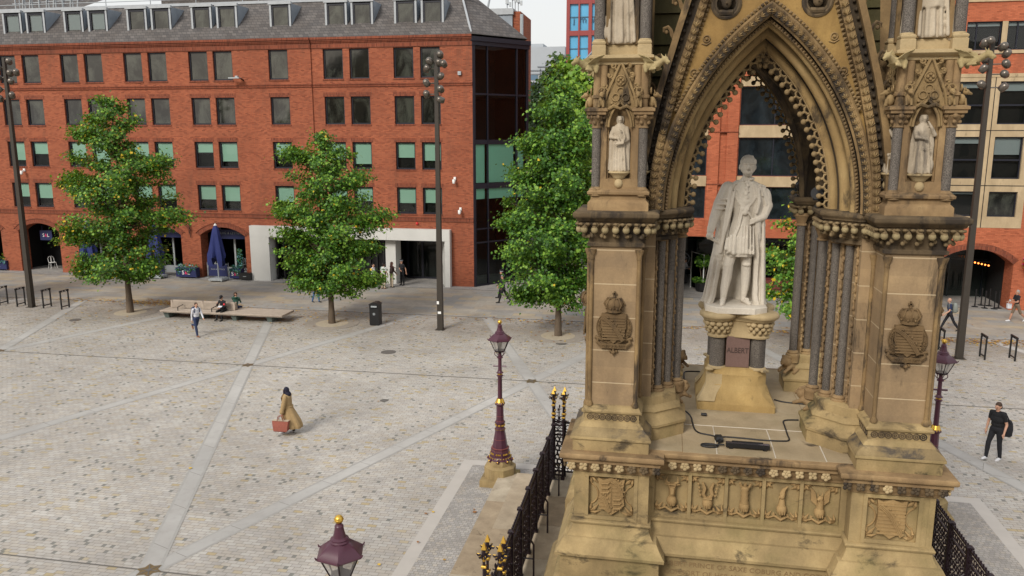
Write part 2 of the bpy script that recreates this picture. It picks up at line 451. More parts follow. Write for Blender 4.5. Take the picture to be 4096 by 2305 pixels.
def ripple(cx, cy, z, rx, ry, amp, n, ph, N=48, wob=0.0):
    r = []
    for i in range(N):
        a = 2*PI*i/N; k = 1+amp*(math.sin(n*a+ph)+.5*math.sin((2*n+1)*a+2.3*ph))
        r.append((cx+rx*k*math.cos(a), cy+ry*k*math.sin(a), z+wob*math.sin(3*a+ph)))
    return r
# ------------------------------------------------------------------ world, sun, camera
w = bpy.data.worlds.new('World'); sc.world = w; w.use_nodes = True
wt = w.node_tree; wt.nodes.clear()
wo = wt.nodes.new('ShaderNodeOutputWorld'); bg = wt.nodes.new('ShaderNodeBackground')
sky = wt.nodes.new('ShaderNodeTexSky'); sky.sky_type = 'NISHITA'; sky.sun_disc = False
SUN_EL, SUN_AZ = R(36), R(203)
sky.sun_elevation = SUN_EL; sky.sun_rotation = SUN_AZ; sky.air_density = 1.6; sky.dust_density = 4.0; sky.ozone_density = 1.0
mx = wt.nodes.new('ShaderNodeMix'); mx.data_type = 'RGBA'; mx.inputs[0].default_value = .72
mx.inputs[7].default_value = (9.6, 9.6, 9.7, 1)          # even cloud cover over the blue sky
wt.links.new(sky.outputs[0], mx.inputs[6]); wt.links.new(mx.outputs[2], bg.inputs[0])
bg.inputs[1].default_value = .092
wt.links.new(bg.outputs[0], wo.inputs[0])
sd = bpy.data.lights.new('overcast_sun', 'SUN'); sd.energy = 2.3; sd.angle = R(20); sd.color = (1, .95, .87)
so = link('overcast_sun', sd)
sdir = Vector((math.sin(SUN_AZ)*math.cos(SUN_EL), math.cos(SUN_AZ)*math.cos(SUN_EL), math.sin(SUN_EL)))
so.rotation_euler = sdir.to_track_quat('Z', 'Y').to_euler()
sc.view_settings.view_transform = 'Standard'; sc.view_settings.look = 'None'
sc.view_settings.exposure = .28; sc.view_settings.gamma = 1.0
cd = bpy.data.cameras.new('camera'); cam = link('camera', cd)
cd.sensor_width = 36; cd.lens = 36*3230/4096; cd.clip_end = 3000; cd.clip_start = .1
cam.location = (0, 0, 9.8); cam.rotation_euler = (R(90-10.73), 0, R(10.8))
sc.camera = cam
try:
    sc.cycles.max_bounces = 8; sc.cycles.transparent_max_bounces = 16; sc.cycles.caustics_reflective = False; sc.cycles.caustics_refractive = False
except Exception: pass
CX, CY = 1.45, 15.45            # centre of the memorial

# ------------------------------------------------------------------ ground
def sheet(name, poly, z, m):
    mb = MB(); mb.add([(x, y, z) for x, y in poly], [tuple(range(len(poly)))])
    return struct(mb.build(name, m))
def rect(x0, x1, y0, y1): return [(x0,y0),(x1,y0),(x1,y1),(x0,y1)]
greys = [(0.0,(.43,.40,.36)),(.16,(.475,.445,.405)),(.34,(.455,.415,.365)),(.5,(.495,.47,.43)),(.66,(.425,.40,.37)),(.80,(.475,.435,.38)),(.93,(.455,.39,.28)),(.975,(.44,.36,.22))]
M_sett = setts('pale_granite_setts', .235, .128, .0048, greys, .07, darkcol=(.17,.175,.16), shade_grime=(35.0, 39.5))
slabr = [(0.0,(.35,.325,.28)),(.2,(.39,.355,.30)),(.4,(.33,.315,.29)),(.6,(.40,.345,.27)),(.78,(.31,.31,.295)),(.9,(.42,.355,.255))]
M_slab = setts('street_flags', 1.25, .62, .008, slabr, 0, stain=.55, mfac=.45)
M_strip = setts('smooth_strip', 1.6, 40, .006, [(0.0,(.425,.412,.39)),(.5,(.455,.44,.415))], stain=.3, rot=R(69))
M_edge = plain('strip_edge', (.32,.31,.29), .8, var=.15)
M_edged = setts('building_edge_setts', .5, .22, .006, [(0.0,(.33,.315,.30)),(.4,(.27,.265,.26)),(.7,(.36,.34,.315))], stain=.4)
M_slot = plain('drain_slot_steel', (.12,.11,.10), .6)
M_asph = plain('grey_ground', (.16,.155,.15), .9, var=.2, scale=.5)
M_fan = setts('fan_cobbles', .115, .10, .0065, [(0.0,(.37,.35,.33)),(.3,(.42,.395,.365)),(.6,(.33,.315,.30)),(.85,(.44,.40,.35))], stain=.6, mortar=(.2,.185,.16))
sheet('ground', rect(-700, 700, -300, 1200), -.02, M_asph)
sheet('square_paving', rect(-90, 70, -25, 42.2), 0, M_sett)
sheet('street_paving', rect(-90, 70, 42.2, 49.75), .004, M_slab)
sheet('pavement_beside_buildings', rect(-90, 70, 49.75, 66), .002, M_edged)
sheet('side_street', rect(-9, .2, 66, 200), -.01, M_asph)
mb = MB(); mb.bx(-90, 70, 42.05, 42.2, -.1, .012); struct(mb.build('street_kerb', M_edge))
mb = MB(); mb.bx(-90, 70, 49.66, 49.74, -.1, .0085); mb.bx(-90, 70, 41.98, 42.035, -.1, .0135); struct(mb.build('street_drain', M_slot))
NX, DX, DY, Y0 = -11.34, 12.45, 15.9, 15.1
def node(j, k): return (NX+DX*j+(DX/2 if k % 2 else 0), Y0+DY*k)
def strip_poly(a, b, w):
    d = Vector((b[0]-a[0], b[1]-a[1])).normalized(); n = Vector((-d.y, d.x))*w/2
    return [(a[0]+n.x,a[1]+n.y),(a[0]-n.x,a[1]-n.y),(b[0]-n.x,b[1]-n.y),(b[0]+n.x,b[1]+n.y)]
def strips(sgn, z):
    m1, m2 = MB(), MB()
    for k in range(-2, 2):
        for j in range(-6, 6):
            a = node(j, k)
            b = (a[0]+sgn*DX/2, a[1]+DY)
            if b[1] > 42:
                t = (41.95-a[1])/DY; b = (a[0]+(b[0]-a[0])*t, 41.95)
            # keep the memorial's own cobbled court clear
            steps = 24; run = []
            for q in range(steps+1):
                p = (a[0]+(b[0]-a[0])*q/steps, a[1]+(b[1]-a[1])*q/steps)
                inside = abs(p[0]-CX) < 7.3 and abs(p[1]-CY) < 7.3
                if not inside: run.append(p)
                if (inside or q == steps) and len(run) > 1:
                    P = strip_poly(run[0], run[-1], .52); m2.add([(x,y,z) for x,y in P], [(0,1,2,3)])
                    P = strip_poly(run[0], run[-1], .38); m1.add([(x,y,z+.0015) for x,y in P], [(0,1,2,3)])
                if inside: run = []
    struct(m2.build('paving_strip_edging', M_edge)); struct(m1.build('paving_strip', M_strip))
strips(1, .004); strips(-1, .008)
mb = MB()
for k in (0, 1):
    y = Y0+DY*k
    for x0, x1 in ((-90, CX-7.3), (CX+7.3, 70)) if abs(y-CY) < 7.3 else ((-90, 70),):
        mb.add([(x0,y-.02,.0115),(x1,y-.02,.0115),(x1,y+.02,.0115),(x0,y+.02,.0115)], [(0,1,2,3)])
struct(mb.build('paving_drain', M_slot))
M_bronze = plain('bronze_plate', (.20,.135,.06), .45, .5, var=.4, scale=20)
for j, k in ((-2,1),(-1,1),(0,1),(1,1),(0,0),(-1,0)):
    x, y = node(j, k); mb = MB()
    star = []
    for q in range(12):
        r_ = .30 if q % 2 == 0 else .19
        star.append((r_*math.cos(PI*q/6), r_*math.sin(PI*q/6)))
    mb.prism(star, .012, .017, 0)
    for q in range(6): mb.bx(.03, .24, -.012, .012, .017, .021, 1, RZ(PI*q/3))
    mb.lathe([(.06,.017),(.06,.024)], 12, mi=1)
    o = mb.build('bronze_star_plate', [M_bronze, M_slot], loc=(x, y, 0))
    where = {(-2,1):'farthest left of the paving junctions', (-1,1):'at the junction below the long bench', (0,1):'at the junction behind the near left lamp post',
             (1,1):'at the junction hidden behind the memorial', (0,0):'at the nearest junction by the bottom edge', (-1,0):'at the junction beyond the bottom left corner'}[(j,k)]
    tag(o, 'bronze star plate set in the paving '+where, 'ground plate', 'star plates at the strip junctions')
def frame_sheet(name, r1, r0, z, m):
    mb = MB()
    for i in range(4):
        a = RZ(i*PI/2)
        mb.add([(-r1,-r1,z),(r1,-r1,z),(r0,-r0,z),(-r0,-r0,z)], [(0,1,2,3)], 0, T(CX,CY,0) @ a)
    struct(mb.build(name, m))
frame_sheet('memorial_border', 7.27, 6.92, .006, plain('border_stone', (.43,.40,.365), .85, var=.12, scale=2))
frame_sheet('memorial_cobbles', 6.92, 5.6, .006, M_fan)
for x, y, s_, lab in ((-12.3,34.2,.35,'small brown drain cover in the setts far behind the woman'),(-10.15,27.6,.16,'small dark round cover between the woman and the lamp post'),
                    (-31.1,37.3,.3,'dark drain cover beside the left tree pit'),(-4.7,37.2,.26,'round dark cover in front of the tree beside the memorial')):
    mb = MB(); mb.lathe([(s_,.0055),(s_,.009),(s_-.03,.009),(s_-.03,.007),(.001,.007)], 20)
    tag(mb.build('drain_cover', M_slot, loc=(x,y,0)), lab, 'drain cover')

# ------------------------------------------------------------------ facade tools
def wall_grid(mb, x0, x1, z0, z1, holes, y, depth, mi=0, room=1, back=True):
    xs = sorted({x0, x1, *[h[0] for h in holes], *[h[1] for h in holes]}); zs = sorted({z0, z1, *[h[2] for h in holes], *[h[3] for h in holes]})
    xs = [x for x in xs if x0-1e-6 <= x <= x1+1e-6]; zs = [z for z in zs if z0-1e-6 <= z <= z1+1e-6]
    for i in range(len(xs)-1):
        for j in range(len(zs)-1):
            cx, cz = (xs[i]+xs[i+1])/2, (zs[j]+zs[j+1])/2
            if any(h[0] < cx < h[1] and h[2] < cz < h[3] for h in holes): continue
            mb.add([(xs[i],y,zs[j]),(xs[i+1],y,zs[j]),(xs[i+1],y,zs[j+1]),(xs[i],y,zs[j+1])], [(0,1,2,3)], mi)
    for h in holes:
        a, b, c, d = h[:4]; dp = h[4] if len(h) > 4 else depth; yb = y+dp
        mb.add([(a,y,c),(a,y,d),(a,yb,d),(a,yb,c)], [(0,1,2,3)], mi); mb.add([(b,y,c),(b,yb,c),(b,yb,d),(b,y,d)], [(0,1,2,3)], mi)
        mb.add([(a,y,d),(b,y,d),(b,yb,d),(a,yb,d)], [(0,1,2,3)], mi); mb.add([(a,y,c),(a,yb,c),(b,yb,c),(b,y,c)], [(0,1,2,3)], mi)
        if back: mb.add([(a,yb,c),(b,yb,c),(b,yb,d),(a,yb,d)], [(0,1,2,3)], room)
WINC = {}
def window(parent, x0, x1, z0, z1, y, fr=.09, blind=0.0, mull=(), trans=(), bm=None, glass=None, fm=None, bx=1.0):
    if blind == 0 and glass is None: glass = M_pane
    """frame ring > pane, blind; built once per size, then copied with shared meshes"""
    W, H = x1-x0, z1-z0
    key = (round(W,2), round(H,2), fr, mull, trans, fm.name if fm else '')
    if key not in WINC:
        mb = MB()
        mb.bx(0,W,0,.1,0,fr); mb.bx(0,W,0,.1,H-fr,H); mb.bx(0,fr,0,.1,fr,H-fr); mb.bx(W-fr,W,0,.1,fr,H-fr)
        for m_ in mull: mb.bx(W*m_-.035,W*m_+.035,.01,.09,fr,H-fr)
        for t_ in trans: mb.bx(fr,W-fr,.005,.095,H*t_-.04,H*t_+.04)
        f = mb.build('window', fm or M_frame); me = f.data; bpy.data.objects.remove(f)
        mp = MB(); mp.add([(fr,.05,fr),(W-fr,.05,fr),(W-fr,.05,H-fr),(fr,.05,H-fr)], [(0,1,2,3)])
        p = mp.build('pane', glass or M_glass); pe = p.data; bpy.data.objects.remove(p)
        WINC[key] = (me, pe)
    me, pe = WINC[key]
    o = link('window', me, parent, (x0, y, z0)); p = link('pane', pe, o); glass = glass or M_glass
    if pe.materials[0] != glass:
        pe2 = pe.copy(); pe2.materials[0] = glass; p.data = pe2
    if blind > 0:
        b = MB(); b.bx(fr, fr+(W-2*fr)*bx, .13, .145, H-fr-(H-2*fr)*blind, H-fr)
        b.build('blind', bm or M_blind, o)
    return o

# ------------------------------------------------------------------ long red brick building
FY = 50.7
B = thing('brick_building', 'long four storey red brick building with slate mansard roof and paired dark windows', 'building', (0,0,0))
cols = [(-66.1,-64.72),(-64.25,-62.87),(-61.2,-59.82),(-59.35,-57.97),(-56.3,-54.92),(-54.45,-53.07),(-51.3,-49.92),(-49.5,-48.12),(-46.3,-44.92),(-44.42,-43.04),(-41.38,-40.0),(-39.52,-38.14),(-36.5,-35.12),(-34.67,-33.29),
        (-31.65,-30.27),(-29.86,-28.48),(-25.86,-24.5),(-22.1,-20.74),(-20.3,-18.97),(-17.34,-16.02),(-15.58,-14.28)]
rows = [(4.73,6.45),(7.6,9.35),(10.48,12.25),(13.36,15.24)]
AR = [-30.02-4.84*i for i in range(8)]
mb = MB()
holesL, holesM, holesR = [], [], []
for (a, b) in cols:
    for (c, d) in rows:
        (holesL if b < -27.2 else holesM if b < -22.9 else holesR).append((a,b,c,d))
for x in AR: holesL.append((x-1.68, x+1.68, 0.0, 3.58, .95))
holesL.append((-27.7,-27.2,0.0,3.74,.6)); holesM.append((-27.2,-22.9,0.0,3.74,.6)); holesR.append((-22.9,-13.72,0.0,3.74,.6))
def grid(x0, x1, holes, y):
    big = [h for h in holes if h[2] == 0.0]; small = [h for h in holes if h[2] > 0]
    t = MB(); wall_grid(t, x0, x1, 0, 15.5, big+small, y, .42, 0, 2)
    # arches and the entrance stay open at the back
    keep = [(f, m) for f, m in zip(t.f, t.m) if not (m == 2 and min(t.v[i][2] for i in f) < .01)]
    t.f = [k[0] for k in keep]; t.m = [k[1] for k in keep]
    mb.merge(t)
grid(-75, -27.2, holesL, FY); grid(-27.2, -22.9, holesM, FY-.09); grid(-22.9, -12.2, holesR, FY)
mb.add([(-27.2,FY-.09,0),(-27.2,FY-.09,15.5),(-27.2,FY,15.5),(-27.2,FY,0)], [(0,1,2,3)]); mb.add([(-22.9,FY-.09,0),(-22.9,FY,0),(-22.9,FY,15.5),(-22.9,FY-.09,15.5)], [(0,1,2,3)])
for x in AR:                                                     # segmental brick heads
    r_ = (1.68**2+.57**2)/(2*.57); zc = 3.55-r_; n = 14
    P = [(x+1.68*(2*i/n-1), zc+math.sqrt(r_*r_-(1.68*(2*i/n-1))**2)) for i in range(n+1)]
    for i in range(n):
        (xa,za),(xb,zb) = P[i],P[i+1]
        mb.add([(xa,FY,za),(xb,FY,zb),(xb,FY,3.58),(xa,FY,3.58)], [(0,1,2,3)])
        mb.add([(xa,FY,za),(xa,FY+.95,za),(xb,FY+.95,zb),(xb,FY,zb)], [(0,1,2,3)])
    t = MB(); ring = []
    for rr_, yy in ((r_,-.03),(r_+.30,-.03)):
        ring.append([(x+rr_*math.sin(a), FY+yy, zc+rr_*math.cos(a)) for a in [math.asin(1.74/r_)*(2*i/20-1) for i in range(21)]])
    for i in range(20):
        mb.add([ring[0][i],ring[0][i+1],ring[1][i+1],ring[1][i]], [(0,1,2,3)], 1)
        mb.add([ring[1][i],ring[1][i+1],(ring[1][i+1][0],FY,ring[1][i+1][2]),(ring[1][i][0],FY,ring[1][i][2])], [(0,1,2,3)], 1)
    mb.ring((x,FY-.03,zc), r_+.32, .035, 20, 5, 'y', 1, PI/2-math.asin(1.8/r_), PI/2+math.asin(1.8/r_))
for x0, x1, y in ((-75,-27.2,FY),(-27.2,-22.9,FY-.09),(-22.9,-12.2,FY)):    # string courses and eaves
    for z0, z1, d in ((4.24,4.30,.05),(4.30,4.47,.025),(4.47,4.53,.055),(12.86,12.93,.06),(12.99,13.05,.05),(15.28,15.34,.05),(15.34,15.62,.03),(15.62,15.70,.09),(15.70,15.80,.14),(15.80,15.95,.2)):
        mb.bx(x0, x1, y-d, y+.02, z0, z1, 1)
for (a, b) in cols:
    for (c, d) in rows:
        y = FY-.09 if -27.2 < a < -22.9 else FY
        mb.bx(a-.09, b+.09, y-.012, y+.004, d, d+.26, 1); mb.bx(a-.04, b+.04, y-.04, y+.1, c-.09, c, 1)
mb.add([(-9.5,54.1,0),(-13.4,66,0),(-13.4,66,15.9),(-9.5,54.1,15.9)], [(0,1,2,3)], 0)
mb.build('wall', [M_brick, M_brickdk, M_room], B)
bl2 = {0:.6,1:.7,2:.62,3:.55}
for ci, (a, b) in enumerate(cols):
    for ri, (c, d) in enumerate(rows):
        y = (FY-.09 if -27.2 < a < -22.9 else FY)+.13
        bl = [(.56,.62,.6,.66,.64,.58)[ci%6], (.62,.78,.5,.66,.85,.58,.7)[ci%7] if ci not in (14,) else .4, 0, 0][ri]
        window(B, a, b, c, d, y, .095, bl)
mi_ = MB()                                                       # ground floor behind the arches
mi_.add([(-75,FY+5,0),(-27.75,FY+5,0),(-27.75,FY+5,3.7),(-75,FY+5,3.7)], [(0,1,2,3)]); mi_.add([(-75,FY+.95,3.6),(-27.75,FY+.95,3.6),(-27.75,FY+5,3.6),(-75,FY+5,3.6)], [(0,1,2,3)])
for x in AR: mi_.bx(x+2.1, x+2.7, FY+.97, FY+5, 0, 3.6)
mi_.build('shop_interior', M_room, B)
t = MB()
for x in AR[:3]:
    t = MB()
    for q in (-1.2,-.1,.9): t.bx(x+q, x+q+.13, FY+1.6, FY+1.7, 0, 3.3)
    t.bx(x-1.55, x+1.55, FY+1.59, FY+1.71, .0, .5); t.build('shopfront_post', M_galv, B)
RP = [(-75,FY),(-12.2,FY),(-9.45,54.05),(-13.5,66),(-75,66)]
mb = MB(); molded(mb, RP, [(.16,15.955),(.12,16.0),(-2.9,18.62),(-2.95,18.75),(-3.2,18.75)], 0)
mb.build('roof', M_slate, B)
mb = MB(); mb.bx(-73,-12.6,53.52,53.72,18.62,18.80); mb.bx(-72,-26.6,55.5,55.8,18.75,18.9)
mb.tube([(-12.25,50.72,16.05),(-13.5,53.45,18.7)], .07, 6); mb.build('roof_ridge', M_leadpale, B)
dx = [(-66,0),(-64.1,0),(-61.1,0),(-59.2,0),(-56.2,0),(-54.35,0),(-51.25,0),(-49.4,0),(-46.17,.96),(-44.3,1),(-41.3,.98),(-39.42,.98),(-36.42,0),(-34.6,0),(-31.6,0),(-29.75,0),(-25.93,0),(-22.05,0),(-20.28,0),(-17.36,0),(-15.58,0)]
for i, (x, bl) in enumerate(dx):
    W = 1.24; y0 = FY+.84; mb = MB()
    side = [(y0,16.22),(y0,18.2),(53.2,18.2)]
    for sx, e in ((x-.13,-1),(x+W+.05,1)):
        mb.add([(sx,p[0],p[1]) for p in side]+[(sx+.08,p[0],p[1]) for p in side], [(0,1,2) if e < 0 else (2,1,0),(5,4,3) if e < 0 else (3,4,5),(0,3,4,1),(1,4,5,2),(2,5,3,0)], 0)
    mb.bx(x-.13,x+W+.13,y0-.02,53.3,18.2,18.27,0)
    mb.bx(x-.19,x+W+.19,y0-.09,y0+.1,18.2,18.36,1); mb.bx(x-.13,x,y0-.03,y0+.06,16.22,18.2,1); mb.bx(x+W,x+W+.13,y0-.03,y0+.06,16.22,18.2,1)
    mb.bx(x-.25,x+W+.25,y0-.2,y0+.05,16.17,16.23,1)
    mb.add([(x,y0+.5,16.23),(x+W,y0+.5,16.23),(x+W,y0+.5,18.2),(x,y0+.5,18.2)], [(0,1,2,3)], 2)
    d = mb.build('dormer', [M_lead, M_leadpale, M_room], B)
    window(d, x, x+W, 16.25, 18.14, y0+.02, .11, bl, bm=M_blindg)
# glazed corner
G0, G1 = Vector((-12.2, FY+.02, 0)), Vector((-9.28, 54.22, 0)); gl = (G1-G0).length; ga = math.atan2((G1-G0).y, (G1-G0).x)
GM = T(G0.x, G0.y, 0) @ RZ(ga)
mb = MB()
for u0, u1 in ((0,.16),(.255*gl-.03,.255*gl+.03),(.785*gl-.05,.785*gl+.05),(gl-.14,gl)): mb.bx(u0,u1,-.08,.1,0,15.3,0,GM)
for z0, z1 in ((0,.12),(2.84,2.93),(3.74,3.82),(6.38,6.73),(9.22,9.5),(12.3,12.4)): mb.bx(.16,gl-.14,-.05,.08,z0,z1,0,GM)
mb.bx(-.02,gl+.05,-.12,.2,15.3,15.55,0,GM); mb.bx(-.1,gl+.1,-.2,.25,15.55,15.82,0,GM)
gc = mb.build('glazed_corner', M_frame, B)
mb = MB()
us = [.16,.255*gl-.03,.255*gl+.03,.785*gl-.05,.785*gl+.05,gl-.14]; zs = [.12,2.84,2.93,3.74,3.82,6.38,6.73,9.22,9.5,12.3,12.4,15.3]
gbl = plain('green_blind', (.50,.95,.72), .7, var=.04)
for i in range(0,6,2):
    for j in range(0,12,2):
        pm = MB(); pm.add([(us[i],.0,zs[j]),(us[i+1],.0,zs[j]),(us[i+1],.0,zs[j+1]),(us[i],.0,zs[j+1])], [(0,1,2,3)], 0, GM); pm.build('pane', M_glassdk, gc)
    for z0, z1 in ((6.75,9.2),(5.7,6.36)):
        bmn = MB(); bmn.bx(us[i]+.04,us[i+1]-.04,.22,.24,z0,z1,0,GM); bmn.build('blind', gbl, gc)
mb = MB()
for z in (3.78,6.6,9.4,12.35): mb.bx(.1,gl-.1,.35,3.5,z-.15,z,0,GM)
mb.bx(.05,gl-.05,3.4,3.5,0,15.5,0,GM); mb.bx(.02,.1,.35,3.5,0,15.5,0,GM); mb.bx(gl-.1,gl-.03,.2,3.5,0,15.5,0,GM)
mb.build('interior', M_room, gc)
# entrance portal
mb = MB()
py0, py1 = FY-.45, FY+.58
mb.bx(-27.74,-18.0,py0,py1,3.02,3.76); mb.bx(-17.985,-13.7,py0,py1,3.02,3.76)
mb.bx(-27.74,-26.36,py0+.01,py1,0,3.02); mb.bx(-18.27,-17.57,FY+.1,FY+1.2,0,3.02); mb.bx(-14.03,-13.7,py0+.01,py1,0,3.02)
mb.prism([(-14.03,py0+.02),(-14.03,FY+2.6),(-15.3,FY+2.6)], 0, 3.02); mb.bx(-27.7,-13.72,py1,FY+2.8,3.0,3.1)
po = mb.build('entrance_portal', M_conc, B)
mb = MB(); mb.bx(-26.36,-18.27,FY+.5,FY+.6,2.9,3.01); mb.bx(-26.36,-18.27,FY+.5,FY+.6,0,.12)
for i in range(17): mb.bx(-26.2+i*.48,-26.12+i*.48,FY+.3,FY+.55,.0,3.0)
mb.bx(-26.36,-18.27,FY+1.2,FY+1.25,0,3.02); mb.build('entrance_screen', M_black, po)
mb = MB(); mb.bx(-17.57,-17.4,FY+2.4,FY+2.5,0,3.0); mb.bx(-17.4,-15.3,FY+2.4,FY+2.5,2.85,3.0); mb.bx(-16.5,-16.36,FY+2.4,FY+2.5,0,2.85); mb.bx(-15.4,-15.28,FY+2.4,FY+2.5,0,3.0)
mb.bx(-17.4,-15.3,FY+2.42,FY+2.48,0,.12); mb.bx(-16.72,-16.69,FY+2.32,FY+2.36,.5,2.3)
dr = mb.build('entrance_door', M_frame, po)
mb = MB(); mb.add([(-17.4,FY+2.45,.1),(-15.4,FY+2.45,.1),(-15.4,FY+2.45,2.9),(-17.4,FY+2.45,2.9)], [(0,1,2,3)]); mb.build('pane', M_glassdk, dr)
mb = MB(); mb.bx(-27.7,-13.75,FY+3.0,FY+3.1,0,3.1); mb.build('interior', M_room, po)
ang = math.atan2(2.6+.43, -15.3+14.03); L_ = Vector((-15.3+14.03, 2.6+.43)).length
tm = text_mb('HERON HOUSE', .19, .01); q = MB()
q.merge(tm, T(-14.72, FY+.93, 1.3) @ RZ(ang+PI) @ T(0,-.015,0) @ XZ); q.bx(-.95,.95,-.03,.0,1.05,1.075,0,T(-14.72,FY+.93,0) @ RZ(ang+PI))
q.build('wall_lettering', M_letter, po)
# roof rail and lift housings behind the parapet
mb = MB()
for x in [-73+3.6*i for i in range(13)]: mb.tube([(x,55.0,18.7),(x,55.0,19.85)], .03, 6)
for z in (19.3,19.82): mb.tube([(-73,55.0,z),(-28.6,55.0,z),(-28.6,55.0,18.8)], .028, 6)
tag(mb.build('roof_guard_rail', M_galv), 'galvanised guard rail standing along the flat top of the slate mansard', 'railing')
# small things fixed to the facade
def cctv(x, y, z, lab):
    o = thing('security_camera', lab, 'camera', (x,y,z)); mb = MB(); mb.cbx((0,-.05,.1),(.14,.1,.2)); mb.tube([(0,-.05,.1),(0,-.3,.02)], .03, 6); mb.build('bracket', M_white, o)
    mb = MB(); mb.tube([(0,-.3,.04),(0,-.34,-.12)], [.11,.09], 10); mb.sph((0,-.35,-.14), .085, 8, 6); mb.build('housing', M_white, o)
cctv(-13.05, FY, 5.0, 'white security camera on the brick wall above the entrance portal')
cctv(-45.1, FY, 7.25, 'white security camera on the brick between the leftmost window rows')
cctv(-13.4, FY, 6.95, 'small white security camera half hidden by the middle lighting column')
o = thing('wall_floodlight', 'grey floodlight on a bracket high on the brick wall left of the single windows', 'floodlight', (-27.75, FY, 13.35))
mb = MB(); mb.tube([(0,0,0),(0,-.35,.1)], .05, 6); mb.build('bracket', M_black, o); mb = MB(); mb.cbx((-.35,-.5,.12),(.75,.3,.07)); mb.cbx((-.2,-.45,.19),(.18,.2,.14)); mb.build('lamp_head', M_galv, o)
o = thing('alarm_box', 'small grey alarm box near the right edge of the top brick storey', 'alarm box', (-13.0, FY, 13.6))
mb = MB(); mb.cbx((0,-.08,0),(.2,.16,.22)); mb.cbx((0,-.165,.02),(.1,.02,.08)); mb.build('case', M_galv, o)
o = thing('alarm_sounder', 'small red alarm sounder on the brick above the entrance portal', 'alarm', (-16.0, FY, 4.1))
mb = MB(); mb.lathe([(.09,0),(.09,.05),(.06,.11),(.01,.13)], 12, M=RX(PI/2)); mb.build('case', plain('alarm_red', (.55,.03,.03), .5), o)
for x, lab in ((AR[1]+2.42,'curved black iron wall bracket between the two right hand arches'),(AR[3]+2.42,'curved black iron wall bracket right of the leftmost arch')):
    mb = MB()
    for q in range(4): mb.tube([(-.5+.13*q+.25*(1-math.cos(PI/2*t/6))*0-0, -.12, .35) if False else (-.45+.14*q+(.45-.1*q)*math.sin(PI/2*t/6), -.15, .38-.72*(1-math.cos(PI/2*t/6))*(1-.12*q)) for t in range(7)], .014, 5)
    mb.tube([(.05,-.1,-.55),(.05,-.1,.5),(-.1,-.15,.62)], .022, 5); mb.tube([(.05,0,.3),(.05,-.12,.3)], .02, 5)
    tag(mb.build('wall_bracket', M_black, loc=(x, FY, 3.35)), lab, 'bracket')
# ------------------------------------------------------------------ pixel -> world helper for far things
_F = 3230.; _p, _y = R(10.73), R(10.8)
_fw = Vector((-math.sin(_y)*math.cos(_p), math.cos(_y)*math.cos(_p), -math.sin(_p))); _rt = Vector((math.cos(_y), math.sin(_y), 0)); _up = _rt.cross(_fw)
def at(x, y, Y):
    r = _fw+_rt*((x-2048)/_F)-_up*((y-1152.5)/_F)
    return Vector((0,0,9.8))+r*(Y/r.y)
def gp(x, y, z=0.0):
    r = _fw+_rt*((x-2048)/_F)-_up*((y-1152.5)/_F)
    return Vector((0,0,9.8))+r*((z-9.8)/r.z)

